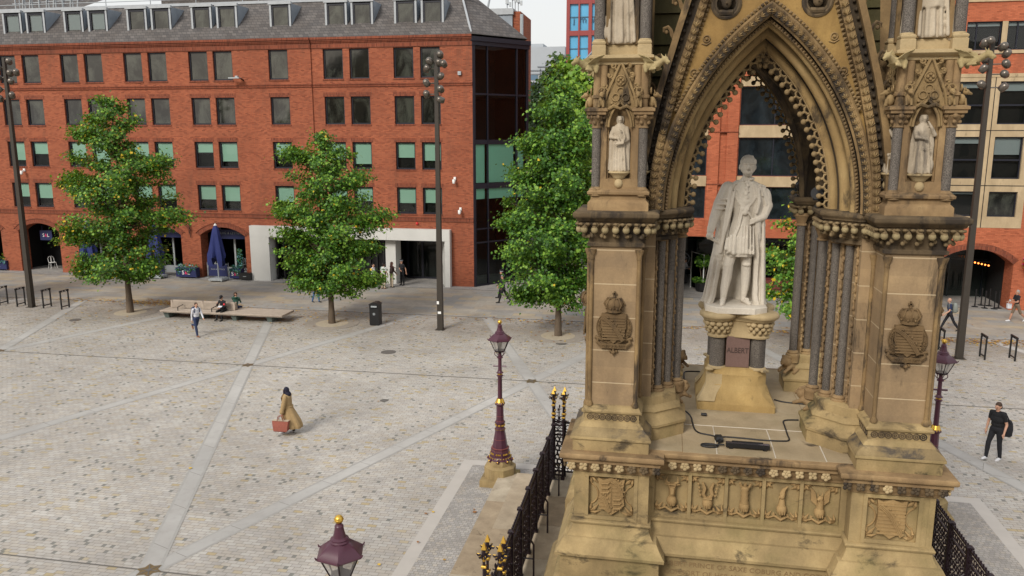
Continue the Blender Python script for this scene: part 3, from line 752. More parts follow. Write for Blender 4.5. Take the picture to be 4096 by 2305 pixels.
# ------------------------------------------------------------------ brick and stone building behind the memorial
RYF = 49.5
BR = thing('office_building', 'orange brick office building with stone window surrounds behind the memorial', 'building')
mb = MB()
mid = [(.35,2.24),(4.03,8.2),(9.9,14.0)]; mrows = [(4.91,6.8),(7.44,9.64),(10.37,12.54)]
hm = [(a,b,c,d,.5) for a,b in mid for c,d in mrows]
hm.append((.3,14.2,0.0,3.81,9.0))
t = MB(); wall_grid(t, 0, 15.2, 0, 18.5, hm, RYF, .5, 0, 2); 
keep = [(f, m) for f, m in zip(t.f, t.m) if not (m == 2 and min(t.v[i][2] for i in f) < .01)]; t.f = [k[0] for k in keep]; t.m = [k[1] for k in keep]; mb.merge(t)
def stonebay(x):
    W_ = [(x+.42,x+2.0),(x+2.48,x+3.95)]
    wall_grid(mb, x, x+4.3, 4.67, 13.09, [(a,b,c,d) for a,b in W_ for c,d in ((5.29,6.69),(7.4,9.7),(10.38,12.67))], RYF-.02, .4, 1, 2)
    t = MB(); wall_grid(t, x, x+4.3, 0, 4.67, [(x+.1,x+4.16,0,3.48,1.2)], RYF, .5, 0, 2)
    keep = [(f, m) for f, m in zip(t.f, t.m) if m != 2]; t.f = [k[0] for k in keep]; t.m = [k[1] for k in keep]; mb.merge(t)
    cx, hw, zc0, rise = x+2.13, 2.03, 2.62, .82
    r_ = (hw*hw+rise*rise)/(2*rise); zc = zc0+rise-r_; n = 16
    P = [(cx+hw*(2*i/n-1), zc+math.sqrt(r_*r_-(hw*(2*i/n-1))**2)) for i in range(n+1)]
    for i in range(n):
        (xa,za),(xb,zb) = P[i],P[i+1]
        mb.add([(xa,RYF,za),(xb,RYF,zb),(xb,RYF,3.48),(xa,RYF,3.48)], [(0,1,2,3)]); mb.add([(xa,RYF,za),(xa,RYF+1.2,za),(xb,RYF+1.2,zb),(xb,RYF,zb)], [(0,1,2,3)])
        a0, a1 = [math.asin((2*q/n-1)*hw/r_) for q in (i, i+1)]
        f = lambda a, r2: (cx+r2*math.sin(a), RYF-.012, zc+r2*math.cos(a))
        mb.add([f(a0,r_),f(a1,r_),f(a1,r_+.34),f(a0,r_+.34)], [(0,1,2,3)], 3)
    wall_grid(mb, x, x+4.3, 13.09, 18.5, [(x+.5,x+2.25,14.33,15.82),(x+2.53,x+4.3,14.33,15.82)], RYF, .4, 0, 2)
    mb.bx(x,x+4.3,RYF-.07,RYF,14.14,14.31,1); mb.bx(x,x+4.3,RYF-.05,RYF,12.9,13.09,1); mb.bx(x+2.25,x+2.53,RYF-.01,RYF+.1,14.33,15.82,1); mb.bx(x,x+4.3,RYF-.07,RYF,16.84,17.0,1)
    mb.bx(x,x+4.3,RYF-.028,RYF-.018,7.0,7.045,2); mb.bx(x,x+4.3,RYF-.028,RYF-.018,10.02,10.06,2); mb.bx(x+2.2,x+2.24,RYF-.028,RYF-.018,4.67,12.9,2)
    k = 0
    for a, b in W_:
        for c, d in ((5.29,6.69),(7.4,9.7),(10.38,12.67)):
            k += 1
            window(BR, a, b, c, d, RYF+.12, .07, (.08,.14,.12,.0,.42,.2)[k-1], trans=() if c < 6 else (.45,), bm=M_blindg)
    for a, b in ((x+.5,x+2.25),(x+2.53,x+4.3)): window(BR, a, b, 14.33, 15.82, RYF+.1, .06, .12, mull=(.3,), bm=M_blindg)
stonebay(15.2); stonebay(21.0)
wall_grid(mb, 19.5, 21.0, 0, 18.5, [], RYF, .4, 0, 2); wall_grid(mb, 25.3, 40, 0, 18.5, [(a,a+1.7,c,d) for a in (27,31,35) for c,d in mrows], RYF, .4, 0, 2)
for a, b in mid:
    for z0, z1 in ((6.82,7.42),(9.66,10.35),(12.56,13.1)): mb.bx(a-.03, b+.03, RYF-.03, RYF+.1, z0, z1, 1)
    for c, d in mrows: window(BR, a, b, c, d, RYF+.14, .06, .16 if c > 5 and a < 2 else 0, mull=(.47,) if b-a > 3 else (), bm=M_blind if c < 6 else M_blindg, glass=M_paneb)
for x in (2.3,3.34): mb.bx(x, x+.62, RYF-.16, RYF+.02, 3.81, 18.3, 0)
mb.bx(2.25,4.0,RYF-.2,RYF+.01,9.95,10.0,3); mb.bx(2.25,4.0,RYF-.2,RYF+.01,6.92,6.97,3)
mb.bx(0,.02,RYF,64,0,18.5,0); mb.bx(0,40,RYF+.2,64,18.4,18.5,0)
mb.build('wall', [M_brick2, M_ston2, M_room, M_brickdk], BR)
t = MB(); t.bx(.1,14.6,58.4,58.6,0,3.8); t.bx(.1,14.6,RYF+.3,58.4,3.78,3.9); t.bx(14.3,14.5,RYF+.5,58.4,0,3.8); t.bx(.1,.3,RYF+.5,58.4,0,3.8)
t.bx(14.9,26,RYF+4,RYF+4.1,0,4.2); t.bx(14.9,26,RYF+1.2,RYF+4,3.5,3.6); t.bx(15,15.2,RYF+1.2,RYF+4,0,3.5); t.bx(19.45,21.1,RYF+1.2,RYF+4,0,3.5)
t.build('shop_interior', M_room, BR)
sf = MB()
for q in range(9): sf.bx(.6+1.6*q,.68+1.6*q,58.2,58.3,0,3.7)
sf.bx(.3,14.3,58.2,58.3,2.5,2.58)
for q in range(5): sf.bx(15.3+q*.95,15.36+q*.95,RYF+3.7,RYF+3.78,0,3.4)
sf.bx(15.2,19.4,RYF+3.7,RYF+3.78,2.3,2.36); sf.build('shopfront_frame', M_frame, BR)
sg = MB(); sg.add([(.3,58.1,.1),(14.3,58.1,.1),(14.3,58.1,3.7),(.3,58.1,3.7)], [(0,1,2,3)]); sg.add([(15.2,RYF+3.65,.1),(19.4,RYF+3.65,.1),(19.4,RYF+3.65,3.4),(15.2,RYF+3.65,3.4)], [(0,1,2,3)])
sg.build('shopfront_glass', M_glassdk, BR)
p = at(2733, 1035, 57.9); mb = MB(); mb.ring((0,0,0), .42, .03, 28, 5); mb.merge(text_mb('++', .55, .01), T(0,-.02,.03) @ XZ)
tag(mb.build('round_sign', M_galv, loc=(p.x,57.95,p.z)), 'pale ring sign with two plus marks on the dark shop glass under the office building', 'sign')
# ------------------------------------------------------------------ far buildings
def bbox_building(name, label, x0, x1, Y, ytop, depth, m, cat='building'):
    a, b = at(x0, ytop, Y), at(x1, ytop, Y)
    o = thing(name, label, cat, (a.x, Y, 0)); return o, b.x-a.x, a.z
o, W, H = bbox_building('glass_office', 'red framed office tower with sky blue glass far beyond the side street', 2278, 2700, 150, -330, 30, None)
mb = MB(); mb.bx(0,W,.5,30,0,H)
cw = (at(2319,60,150)-at(2275,60,150)).x; rh = at(2300,5,150).z-at(2300,132,150).z; z0 = at(2300,132,150).z
nC = int(W/cw)+1
for i in range(nC+1): mb.bx(i*cw-.3 if i % 2 == 0 else i*cw-.14, i*cw+.3 if i % 2 == 0 else i*cw+.14, -.25, .5, 0, H)
for j in range(-3, 5): mb.bx(0, W, -.2, .5, z0+j*rh-.5, z0+j*rh+.35)
sidew = at(2278,60,150)-at(2228,60,190)
redm = plain('red_cladding', (.26,.045,.04), .5, var=.08)
mb.prism([(0,0),(0,30),(-2.0,33)], 0, H)
mb.build('cladding', redm, o)
g = MB()
for i in range(nC):
    for j in range(-3, 4):
        zb = z0+j*rh
        g.bx(i*cw, (i+1)*cw, .2, .3, zb+.35, zb+rh-.5)
g.build('glazing', plain('sky_blue_glazing', (.10,.36,.58), .12, var=.25, scale=.3), o)
g2 = MB()
for j in range(-3, 4): g2.bx(0, W, .05, .2, z0+j*rh+rh*.5-.08, z0+j*rh+rh*.5+.08)
g2.build('transom', plain('teal_bar', (.06,.16,.24), .5), o)
tm = text_mb('jmw', 1.7, .02, 'LEFT', 1.9); pz = at(2292,80,150)
q = MB(); q.merge(tm, T(pz.x-o.location.x, .02, pz.z) @ XZ); q.build('lettering', plain('blue_lettering', (.03,.10,.18), .5), o)
o, W, H = bbox_building('grey_office', 'pale grey panelled office block far away at the end of the side street', 2060, 2260, 230, 190, 30, None)
mb = MB(); mb.bx(0,W,0,30,0,H); mb.bx(-3,W*.5,6,30,0,H+1.5)
cw = 3.6
fr_, pn = MB(), MB()
for i in range(int(W/cw)):
    for j in range(9):
        zz = 8+j*4.0
        if zz < H-9: (link('window', GW, o, (i*cw+.7, -.1, zz+.9)) if 'GW' in globals() else globals().__setitem__('GW', MB().bx(0,2.2,0,.15,0,1.7).build('window', plain('grey_blue_glazing', (.10,.17,.24), .3), o, None, (i*cw+.7,-.1,zz+.9)).data)); fr_.bx(i*cw-.12, i*cw+.12, -.2, 0, zz, zz+4)
for j in range(6): fr_.bx(2+j*2.2, W-3+j*1.0, -.2, 0, H-7.5+j*1.0, H-7.2+j*1.0)
mb.build('wall', plain('grey_panels', (.36,.39,.42), .7, var=.1, scale=.4), o); fr_.build('panel_joint', plain('joint_grey', (.17,.19,.21), .6), o)
o, W, H = bbox_building('brick_lift_tower', 'brick and lead clad rooftop tower with aerials behind the slate mansard', 1945, 2082, 78, 45, 6, None)
f_ = at(2051,100,78).x-at(1945,100,78).x
mb = MB(); mb.bx(f_,W,0,6,0,H-.1); mb.build('brick_wall', M_brick, o); mb = MB(); mb.bx(-1.0,f_,-.25,6,0,H-.4); mb.build('lead_cladding', M_lead, o)
mb = MB(); mb.bx(-1.1,f_+.1,-.4,6.1,H-.4,H+.15); mb.build('parapet', M_leadpale, o)
mb = MB()
for x, h in ((f_*.75,1.1),(f_*.95,1.5),(W-.6,1.6),(W-.3,1.2)):
    mb = MB(); mb.tube([(x,.5,H-.1),(x,.5,H+h)], .05, 6); mb.cbx((x,.4,H+h-.2),(.25,.25,.5)); mb.cbx((x+.3,.4,H+h-.5),(.18,.2,.4)); mb.tube([(x,.45,H+h-.5),(x+.3,.45,H+h-.5)], .04, 4); mb.build('aerial', M_galv, o)
mb = MB()
mb.tube([(W+.15,-.2,H-.4),(W+.15,-.2,H-4.6)], .16, 8); mb.build('aerial', M_galv, o); mb = MB(); mb.tube([(0,.3,H),(0.3,.3,H+1.3),(-.9,.3,H+2.2)], .12, 6); mb.build('aerial', M_galv, o)
o, W, H = bbox_building('white_gabled_block', 'white ribbed block with a steep sloping edge in front of the blue glass office', 2320, 2480, 120, 165, 8, None)
mb = MB(); p0, p1 = at(2325,258,120), at(2400,175,120); ox = o.location.x
mb.yprism([(p0.x-ox,0),(W,0),(W,p1.z+6),(p1.x-ox,p1.z),(p0.x-ox,p0.z-1)], 0, 8); mb.build('wall', M_white, o)
mb = MB()
for i in range(9):
    x = p0.x-ox+.3+i*.62; zt = p0.z+(x-(p0.x-ox))*(p1.z-p0.z)/(p1.x-p0.x); mb.bx(x-.06,x+.06,-.12,0,0,zt+.3)
mb.tube([(p0.x-ox,-.1,p0.z),(p1.x-ox,-.1,p1.z),(p1.x-ox+4,-.1,p1.z+4.3)], .14, 4); mb.build('rib', plain('rib_grey', (.25,.27,.29), .5), o)
o, W, H = bbox_building('old_slate_roof', 'dark sloping roof with steel guard frames behind the left end of the mansard', -300, 215, 72, 14, 8, None)
mb = MB(); mb.bx(0,W,1,9,0,H-1.5); mb.build('wall', M_brickdk, o); mb = MB(); mb.add([(0,-.5,H-2.6),(W-3,-.5,H-2.6),(W-1.0,9,H+1.4),(0,9,H+3.5)], [(0,1,2,3)]); mb.build('roof', M_slate, o)
mb = MB()
for i in range(16): mb.tube([(W-6+i*.45,2+.2*(i%3),H-2),(W-6+i*.45+.8*(i%2),2,H+3)], .07, 5)
for z in (-1,0,1,2): mb.tube([(W-6.5,2.2,H+z),(W+1.5,2.2,H+z+.2)], .07, 5)
mb.build('scaffold', M_galv, o)
o, W, H = bbox_building('set_back_roof', 'slate roofed attic storey rising behind the long mansard', 640, 1190, 61, -60, 8, None)
mb = MB(); mb.bx(0,W,0,8,0,H); mb.build('roof', M_slate, o)
o, W, H = bbox_building('side_street_block', 'dark windowed block closing the side street behind the trees', 2090, 2420, 105, 420, 20, None)
mb = MB(); mb.bx(0,W,0,20,0,H); mb.build('wall', plain('dull_wall', (.22,.21,.20), .8), o)
dg_ = plain('dull_glazing', (.03,.045,.055), .2); dw_ = None
for i in range(int(W/2.4)):
    for j in range(5):
        if dw_ is None: dw_ = MB().bx(0,1.4,0,.1,0,2.1).build('window', dg_, o, None, (.5,-.05,1.5))
        else: link('window', dw_.data, o, (.5+i*2.4,-.05,1.5+3.2*j))

# the town hall across the square, mirrored in the office windows
o = thing('town_hall', 'gothic stone town hall across the square, seen only mirrored in the office windows', 'building', (-5,-44,0))
mb = MB(); mb.bx(-62,62,-14,0,0,19); th = stone('town_hall_stone', (.42,.35,.25), (.34,.28,.20), (.24,.19,.14), .3)
for x in (-48,-22,0,22,48): mb.bx(x-5,x+5,-14,1.2,0,21); mb.loft([[(x-5,1.2,21),(x+5,1.2,21),(x+5,-14,21),(x-5,-14,21)],[(x-.2,.8,29),(x+.2,.8,29),(x+.2,-14,29),(x-.2,-14,29)]])
for z in (5.2,10.4,15.4): mb.bx(-62,62,0,.4,z,z+.35)
mb.build('wall', th, o); mb = MB(); mb.loft([[(-62,0,19),(62,0,19),(62,-14,19),(-62,-14,19)],[(-58,-6.5,25),(58,-6.5,25),(58,-7.5,25),(-58,-7.5,25)]]); mb.build('roof', M_slate, o)
tw = None
for i in range(30):
    for z in (1.2,6.2,11.3):
        x = -59+4.07*i; y = 1.21 if any(abs(x+.7-q) < 5 for q in (-48,-22,0,22,48)) else .41
        if tw is None: tw = MB().yprism([(0,0),(1.5,0),(1.5,2.4),(.75,3.4),(0,2.4)], 0, .06).build('window', M_room, o, None, (x,y,z))
        else: link('window', tw.data, o, (x,y,z))
# ------------------------------------------------------------------ trees
def tree(name, label, loc, prof, leaves, leafsize, mats, weights, trunk_r, trunk_h, seed, group=None, lean=0.0, nb=80, boughs=(), spread=.42, nclus=3):
    rg = random.Random(seed)
    o = thing(name, label, 'tree', loc, 0, group)
    zmin, zmax = prof[0][0], prof[-1][0]
    def rad(z):
        for (z0, r0), (z1, r1) in zip(prof, prof[1:]):
            if z0 <= z <= z1: return r0+(r1-r0)*(z-z0)/(z1-z0)
        return .1
    tk = MB(); n = 9
    pts = [(lean*zmax*.9*(i/n)**2+.05*math.sin(i*1.7+seed)*(i/n), .04*math.cos(i*2.1+seed)*(i/n), zmax*.92*i/n) for i in range(n+1)]
    tk.tube(pts, [trunk_r*(1.25 if i == 0 else 1-.88*(i/n)) for i in range(n+1)], 9)
    def tp(z):
        t = min(.999, z/(zmax*.92))*n; i = int(t); a, b = pts[i], pts[min(i+1, n)]
        return Vector(a).lerp(Vector(b), t-i)
    cl = []
    tot = sum((rad(zmin+(zmax-zmin)*(q+.5)/40)**1.5+.25) for q in range(40)); zs = []
    for q in range(40):
        z = zmin+(zmax-zmin)*(q+.5)/40; k = nb*(rad(z)**1.5+.25)/tot
        k = int(k)+(1 if rg.random() < k-int(k) else 0)
        zs += [z+(rg.random()-.5)*(zmax-zmin)/40 for _ in range(k)]
    for i, z in enumerate(zs):
        az = i*2.39996+rg.uniform(-.4,.4); r = rad(z)*rg.choice((.42,.6,.74,.86,.95,1.02))*(1+.13*math.sin(3*az+seed+z*1.3))
        c0 = tp(max(trunk_h, z-.6*r)); tip = Vector((c0.x*.5+tp(z).x*.5+r*math.cos(az), r*math.sin(az), z))
        m = (c0+tip)/2+Vector((0,0,.18*r))
        tk.tube([c0, m, tip], [trunk_r*.22*(.4+.6*(1-z/zmax)), trunk_r*.13, .012], 5)
        for q in range(nclus):
            t = 1-.30*q*rg.uniform(.8,1.2); t = max(.15, t)
            c = (m.lerp(tip, (t-.5)*2) if t > .5 else c0.lerp(m, t*2)); cl.append((c, az, spread*rg.uniform(.75,1.25)*(1 if q == 0 else 1.15), q))
    for bx_, bz_ in boughs:
        for q in range(5):
            yy = rg.uniform(-.75,.75); tip = Vector((bx_*rg.uniform(.82,1.0), yy, bz_+rg.uniform(-.35,.35))); c0 = tp(max(trunk_h, bz_-.9)); m = (c0+tip)/2+Vector((0,0,.1))
            tk.tube([c0, m, tip], [trunk_r*.16, trunk_r*.1, .012], 5)
            for t in (1.0,.8,.6): cl.append((m.lerp(tip,(t-.5)*2), 0, .42*rg.uniform(.8,1.2), 0 if t == 1 else 1))
    per = max(1, leaves//len(cl)); lf = MB(); V, Fc, Mi = [], [], []
    shp = [(0,-.5),(.34,-.36),(.30,-.02),(.52,.22),(.18,.24),(0,.5),(-.18,.24),(-.52,.22),(-.30,-.02),(-.34,-.36)]
    for c, az, sr, dep in cl:
        light = rg.random()
        for _ in range(per):
            d = Vector((rg.gauss(0,1), rg.gauss(0,1), rg.gauss(0,.62)))
            d = d*(sr*.62); p = c+d
            out = Vector((p.x, p.y, 0)); out = out.normalized() if out.length > .05 else Vector((1,0,0))
            nrm = (out*rg.uniform(.1,1.0)+Vector((rg.gauss(0,.45), rg.gauss(0,.45), rg.uniform(.15,1.1)))).normalized()
            a = nrm.cross(Vector((rg.gauss(0,1),rg.gauss(0,1),rg.gauss(0,1)))).normalized(); b = nrm.cross(a)
            s_ = leafsize*rg.uniform(.65,1.3); n0 = len(V)
            for u, v in shp: V.append(tuple(p+(a*u+b*v)*s_+nrm*(-.25*s_*abs(u))))
            Fc.append(tuple(range(n0, n0+10)))
            x = rg.random(); acc = 0; mi = 0
            ww = list(weights)
            if light > .7: ww[2] *= 2.0
            if light < .3: ww[0] *= 1.6
            if dep == 0: ww[2] *= 1.4; ww[3] *= 1.4
            sm = sum(ww)
            for q, wv in enumerate(ww):
                acc += wv/sm
                if x < acc: mi = q; break
            Mi.append(mi)
    lf.v, lf.f, lf.m = V, Fc, Mi
    lf.build('crown', mats, o); tk.build('trunk', M_bark, o, 60)
    return o
GT = 'tulip trees in the row along the street'
tree('tulip_tree', 'tall tulip tree with many yellow leaves left of the long bench', (-29.35,39.5,0), [(1.9,1.4),(2.4,2.4),(3.0,2.4),(3.8,2.0),(4.5,2.7),(5.5,2.9),(6.2,2.4),(7.4,2.5),(8.4,2.3),(9.2,1.8),(9.8,1.4),(10.5,1.5),(11.4,1.0),(12.4,.35)],
     36000, .138, LV, (.34,.43,.17,.035,.05), .17, 1.9, 3, GT, nb=70, boughs=((-3.6,4.4),(-3.3,7.3),(3.6,5.6),(2.8,8.4),(1.9,2.7),(-2.8,2.5),(-2.4,10.0)))
tree('tulip_tree', 'bright green tulip tree between the long bench and the litter bin', (-17.15,39.1,0), [(1.5,1.0),(2.0,1.9),(2.8,2.2),(3.8,2.0),(4.6,2.1),(5.4,2.6),(6.1,2.5),(7.0,2.0),(7.8,1.8),(8.7,1.5),(9.4,.85),(10.1,.4)],
     31000, .138, LV, (.28,.46,.23,.014,.02), .16, 1.6, 11, GT, nb=62, boughs=((-2.9,6.0),(-2.5,4.7),(-1.9,2.2),(3.5,5.6),(2.5,4.1),(2.7,2.6),(1.9,7.6),(-2.1,8.7),(-2.4,3.5)))
tree('tulip_tree', 'tall dense green tulip tree beside the left pier of the memorial', (-5.05,38.65,0), [(1.4,1.0),(1.9,1.9),(2.8,2.4),(3.8,2.3),(4.6,2.7),(5.7,2.9),(6.8,2.5),(7.9,2.35),(9.1,2.1),(10.2,1.75),(11.2,1.15),(12.3,.35)],
     42000, .14, LV, (.32,.47,.20,.004,.004), .16, 1.6, 23, GT, nb=95, boughs=((-2.8,5.7),(-2.1,2.2),(-2.3,7.9),(1.7,10.2),(2.2,3.0),(-2.4,4.0),(-1.7,9.4)))
tree('tulip_tree', 'yellowing tulip tree seen through the memorial arch right of the statue', (7.15,38.8,0), [(1.5,1.3),(2.2,2.7),(3.2,2.8),(4.4,2.5),(5.4,2.2),(6.4,1.5),(7.3,.9),(8.0,.3)],
     17000, .16, LV, (.2,.42,.3,.06,.02), .15, 1.6, 31, GT, nb=65)
tree('tulip_tree', 'tulip tree cut off by the left edge of the picture', (-41.6,39.6,0), [(1.6,1.3),(2.2,2.6),(3.2,3.2),(4.2,3.0),(5.4,2.7),(6.6,2.2),(8,1.2),(9,.3)],
     13000, .15, LV, (.3,.42,.2,.05,.05), .15, 1.6, 41, GT, nb=55)
tree('catalpa_tree', 'broad pale green large leaved tree just behind the tree beside the memorial', (-6.5,60,0), [(3.5,1.6),(6,2.3),(8.5,2.6),(10.5,2.6),(12,2.5),(13.6,2.0),(15.0,.8)],
     11000, .42, LB, (.2,.42,.33,0,.05), .25, 3.5, 51, nb=75, spread=.7)
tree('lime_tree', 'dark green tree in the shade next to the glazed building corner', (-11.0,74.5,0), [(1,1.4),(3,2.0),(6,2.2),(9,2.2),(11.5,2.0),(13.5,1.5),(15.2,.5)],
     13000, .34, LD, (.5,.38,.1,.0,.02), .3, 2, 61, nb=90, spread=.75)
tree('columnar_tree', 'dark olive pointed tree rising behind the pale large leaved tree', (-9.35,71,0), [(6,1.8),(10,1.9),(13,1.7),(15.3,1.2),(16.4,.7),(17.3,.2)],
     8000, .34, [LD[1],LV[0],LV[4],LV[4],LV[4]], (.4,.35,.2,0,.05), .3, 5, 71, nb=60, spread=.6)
for x, y, lab in ((-29.35,39.5,'round pale tree pit under the left tulip tree'),(-17.15,39.1,'round pale tree pit with ring setts under the middle tulip tree'),(-5.05,38.65,'round pale tree pit with ring setts beside the memorial'),(7.15,38.8,'round tree pit under the tree behind the memorial')):
    mb = MB(); mb.lathe([(.85,.014),(.85,.024),(.001,.028)], 30, mi=0); mb.lathe([(1.42,.004),(1.42,.015),(.80,.016)], 40, mi=1)
    for q in range(4): mb.lathe([(.90+.14*q,.014),(.90+.14*q,.021),(.985+.14*q,.021),(.985+.14*q,.014)], 40, mi=1)
    o = mb.build('tree_pit', [plain('pit_gravel', (.42,.36,.27), .95, var=.3, scale=15) if 'pit_gravel' not in bpy.data.materials else bpy.data.materials['pit_gravel'],
                              plain('pit_ring_setts', (.31,.275,.235), .9, var=.3, scale=8) if 'pit_ring_setts' not in bpy.data.materials else bpy.data.materials['pit_ring_setts']], loc=(x,y,0)); tag(o, lab, 'tree pit', 'tree pits')
# fallen leaves: uncountable drift along the kerb
V, Fc, Mi = [], [], []; rg = random.Random(5)
def drop(n, cx, cy, sx, sy):
    for _ in range(n):
        x, y = rg.gauss(cx, sx), rg.gauss(cy, sy); s_ = rg.uniform(.06,.13); a = rg.random()*6.28; n0 = len(V); z = .016+rg.random()*.02
        for u, v in ((-.5,-.3),(.1,-.5),(.5,0),(.1,.5),(-.5,.3)):
            V.append((x+s_*(u*math.cos(a)-v*math.sin(a)), y+s_*(u*math.sin(a)+v*math.cos(a)), z+.02*rg.random())); 
        Fc.append(tuple(range(n0,n0+5))); Mi.append(rg.choice((0,0,1,1,2)))
drop(700,-28.2,42.2,1.9,.45); drop(160,-33,42.0,3,.3); drop(260,-18,40.5,4,1.3); drop(130,-6,41.7,2.5,.4); drop(90,-5,39.5,2.5,2); drop(500,4,41.6,4.5,.22); drop(600,15,41.3,3.5,.35); drop(26,-14,27,9,8); drop(10,-5.6,17,.4,3); drop(60,12,43.5,5,1.2); drop(40,-29,38.5,3,2)
lv = MB(); lv.v, lv.f, lv.m = V, Fc, Mi
tag(lv.build('fallen_leaves', [plain('fallen_ochre', (.42,.24,.05), .8), plain('fallen_brown', (.28,.13,.045), .8), plain('fallen_gold', (.58,.38,.06), .8)]), kind='stuff')
# ------------------------------------------------------------------ the memorial
ME = thing('stone_memorial', 'gothic sandstone memorial canopy with pointed arches over the marble statue', 'monument', (CX, CY, 0))
def quad4(o):                                    # the other three sides of a four sided part
    for k in (1,2,3): copy_tree(o, ME, rz=o.rotation_euler.z+k*PI/2)
mb = MB()
rg = random.Random(2)
for h, h2, z0, z1 in ((5.85,5.2,-.05,.3),(5.25,4.6,.3,.6),(4.65,4.0,.6,.9),(4.3,3.2,.9,1.15)):
    mb.bx(-h+.03,h-.03,-h+.03,h-.03,z0,z1-.02,0)
    for k in range(4):                                 # separate slabs with open joints, each worn to its own tone
        M = RZ(k*PI/2); n = int(2*h/1.7); e = [-h+(2*h-(h-h2))*i/n for i in range(n+1)]
        for a, b in zip(e, e[1:]): mb.bx(a+.006,b-.006,-h,-h2-.008,z1-.13,z1,1+rg.randrange(3),M)
mb.bx(-3.2,3.2,-3.2,3.2,1.0,1.148,1)
mb.build('steps', [M_dark, M_step, stone('step_stone_pale', (.54,.47,.36), (.47,.40,.30), (.38,.31,.22), .1), stone('step_stone_brown', (.45,.36,.25), (.38,.30,.205), (.29,.22,.15), .25)], ME)
def pring(d, z, ho=2.8, xi=1.57, hw=2.5):
    ho, xi, hw = ho+d, xi-d, hw+d; q = [(-ho,-ho),(-xi,-ho),(-xi,-hw),(xi,-hw),(xi,-ho)]; r = []
    for k in range(4):
        c, s_ = (1,0,-1,0)[k], (0,1,0,-1)[k]
        r += [(x*c-y*s_, x*s_+y*c, z) for x, y in q]
    return r
mb = MB()
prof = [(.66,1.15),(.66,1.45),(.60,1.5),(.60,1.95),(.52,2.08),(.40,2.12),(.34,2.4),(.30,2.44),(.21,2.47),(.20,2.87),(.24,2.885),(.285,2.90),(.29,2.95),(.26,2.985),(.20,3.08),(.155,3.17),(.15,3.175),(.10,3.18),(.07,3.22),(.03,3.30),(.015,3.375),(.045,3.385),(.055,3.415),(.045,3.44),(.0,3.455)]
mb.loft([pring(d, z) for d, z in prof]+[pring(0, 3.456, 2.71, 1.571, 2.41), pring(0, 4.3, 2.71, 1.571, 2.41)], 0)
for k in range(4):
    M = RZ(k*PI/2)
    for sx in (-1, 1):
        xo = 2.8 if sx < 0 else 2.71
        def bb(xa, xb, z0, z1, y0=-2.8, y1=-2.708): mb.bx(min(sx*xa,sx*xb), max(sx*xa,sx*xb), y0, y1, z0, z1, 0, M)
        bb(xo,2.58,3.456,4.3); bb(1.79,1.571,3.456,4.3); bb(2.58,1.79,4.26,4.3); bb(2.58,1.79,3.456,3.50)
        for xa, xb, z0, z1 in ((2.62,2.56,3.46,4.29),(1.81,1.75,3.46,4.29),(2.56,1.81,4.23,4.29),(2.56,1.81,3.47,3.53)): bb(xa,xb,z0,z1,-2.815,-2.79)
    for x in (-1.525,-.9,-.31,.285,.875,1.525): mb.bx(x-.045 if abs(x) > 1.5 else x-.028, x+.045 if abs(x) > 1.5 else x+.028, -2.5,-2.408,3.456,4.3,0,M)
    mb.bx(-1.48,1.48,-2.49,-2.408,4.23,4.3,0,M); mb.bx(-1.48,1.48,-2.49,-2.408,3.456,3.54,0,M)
mb.m = [2 if m_ == 0 and min(mb.v[i][2] for i in f_) > 3.455 and max(mb.v[i][2] for i in f_) < 4.301 and max(mb.v[i][2] for i in f_)-min(mb.v[i][2] for i in f_) > .8 and q_ < 500 else m_ for q_, (f_, m_) in enumerate(zip(mb.f, mb.m))]; plinth_mb = mb
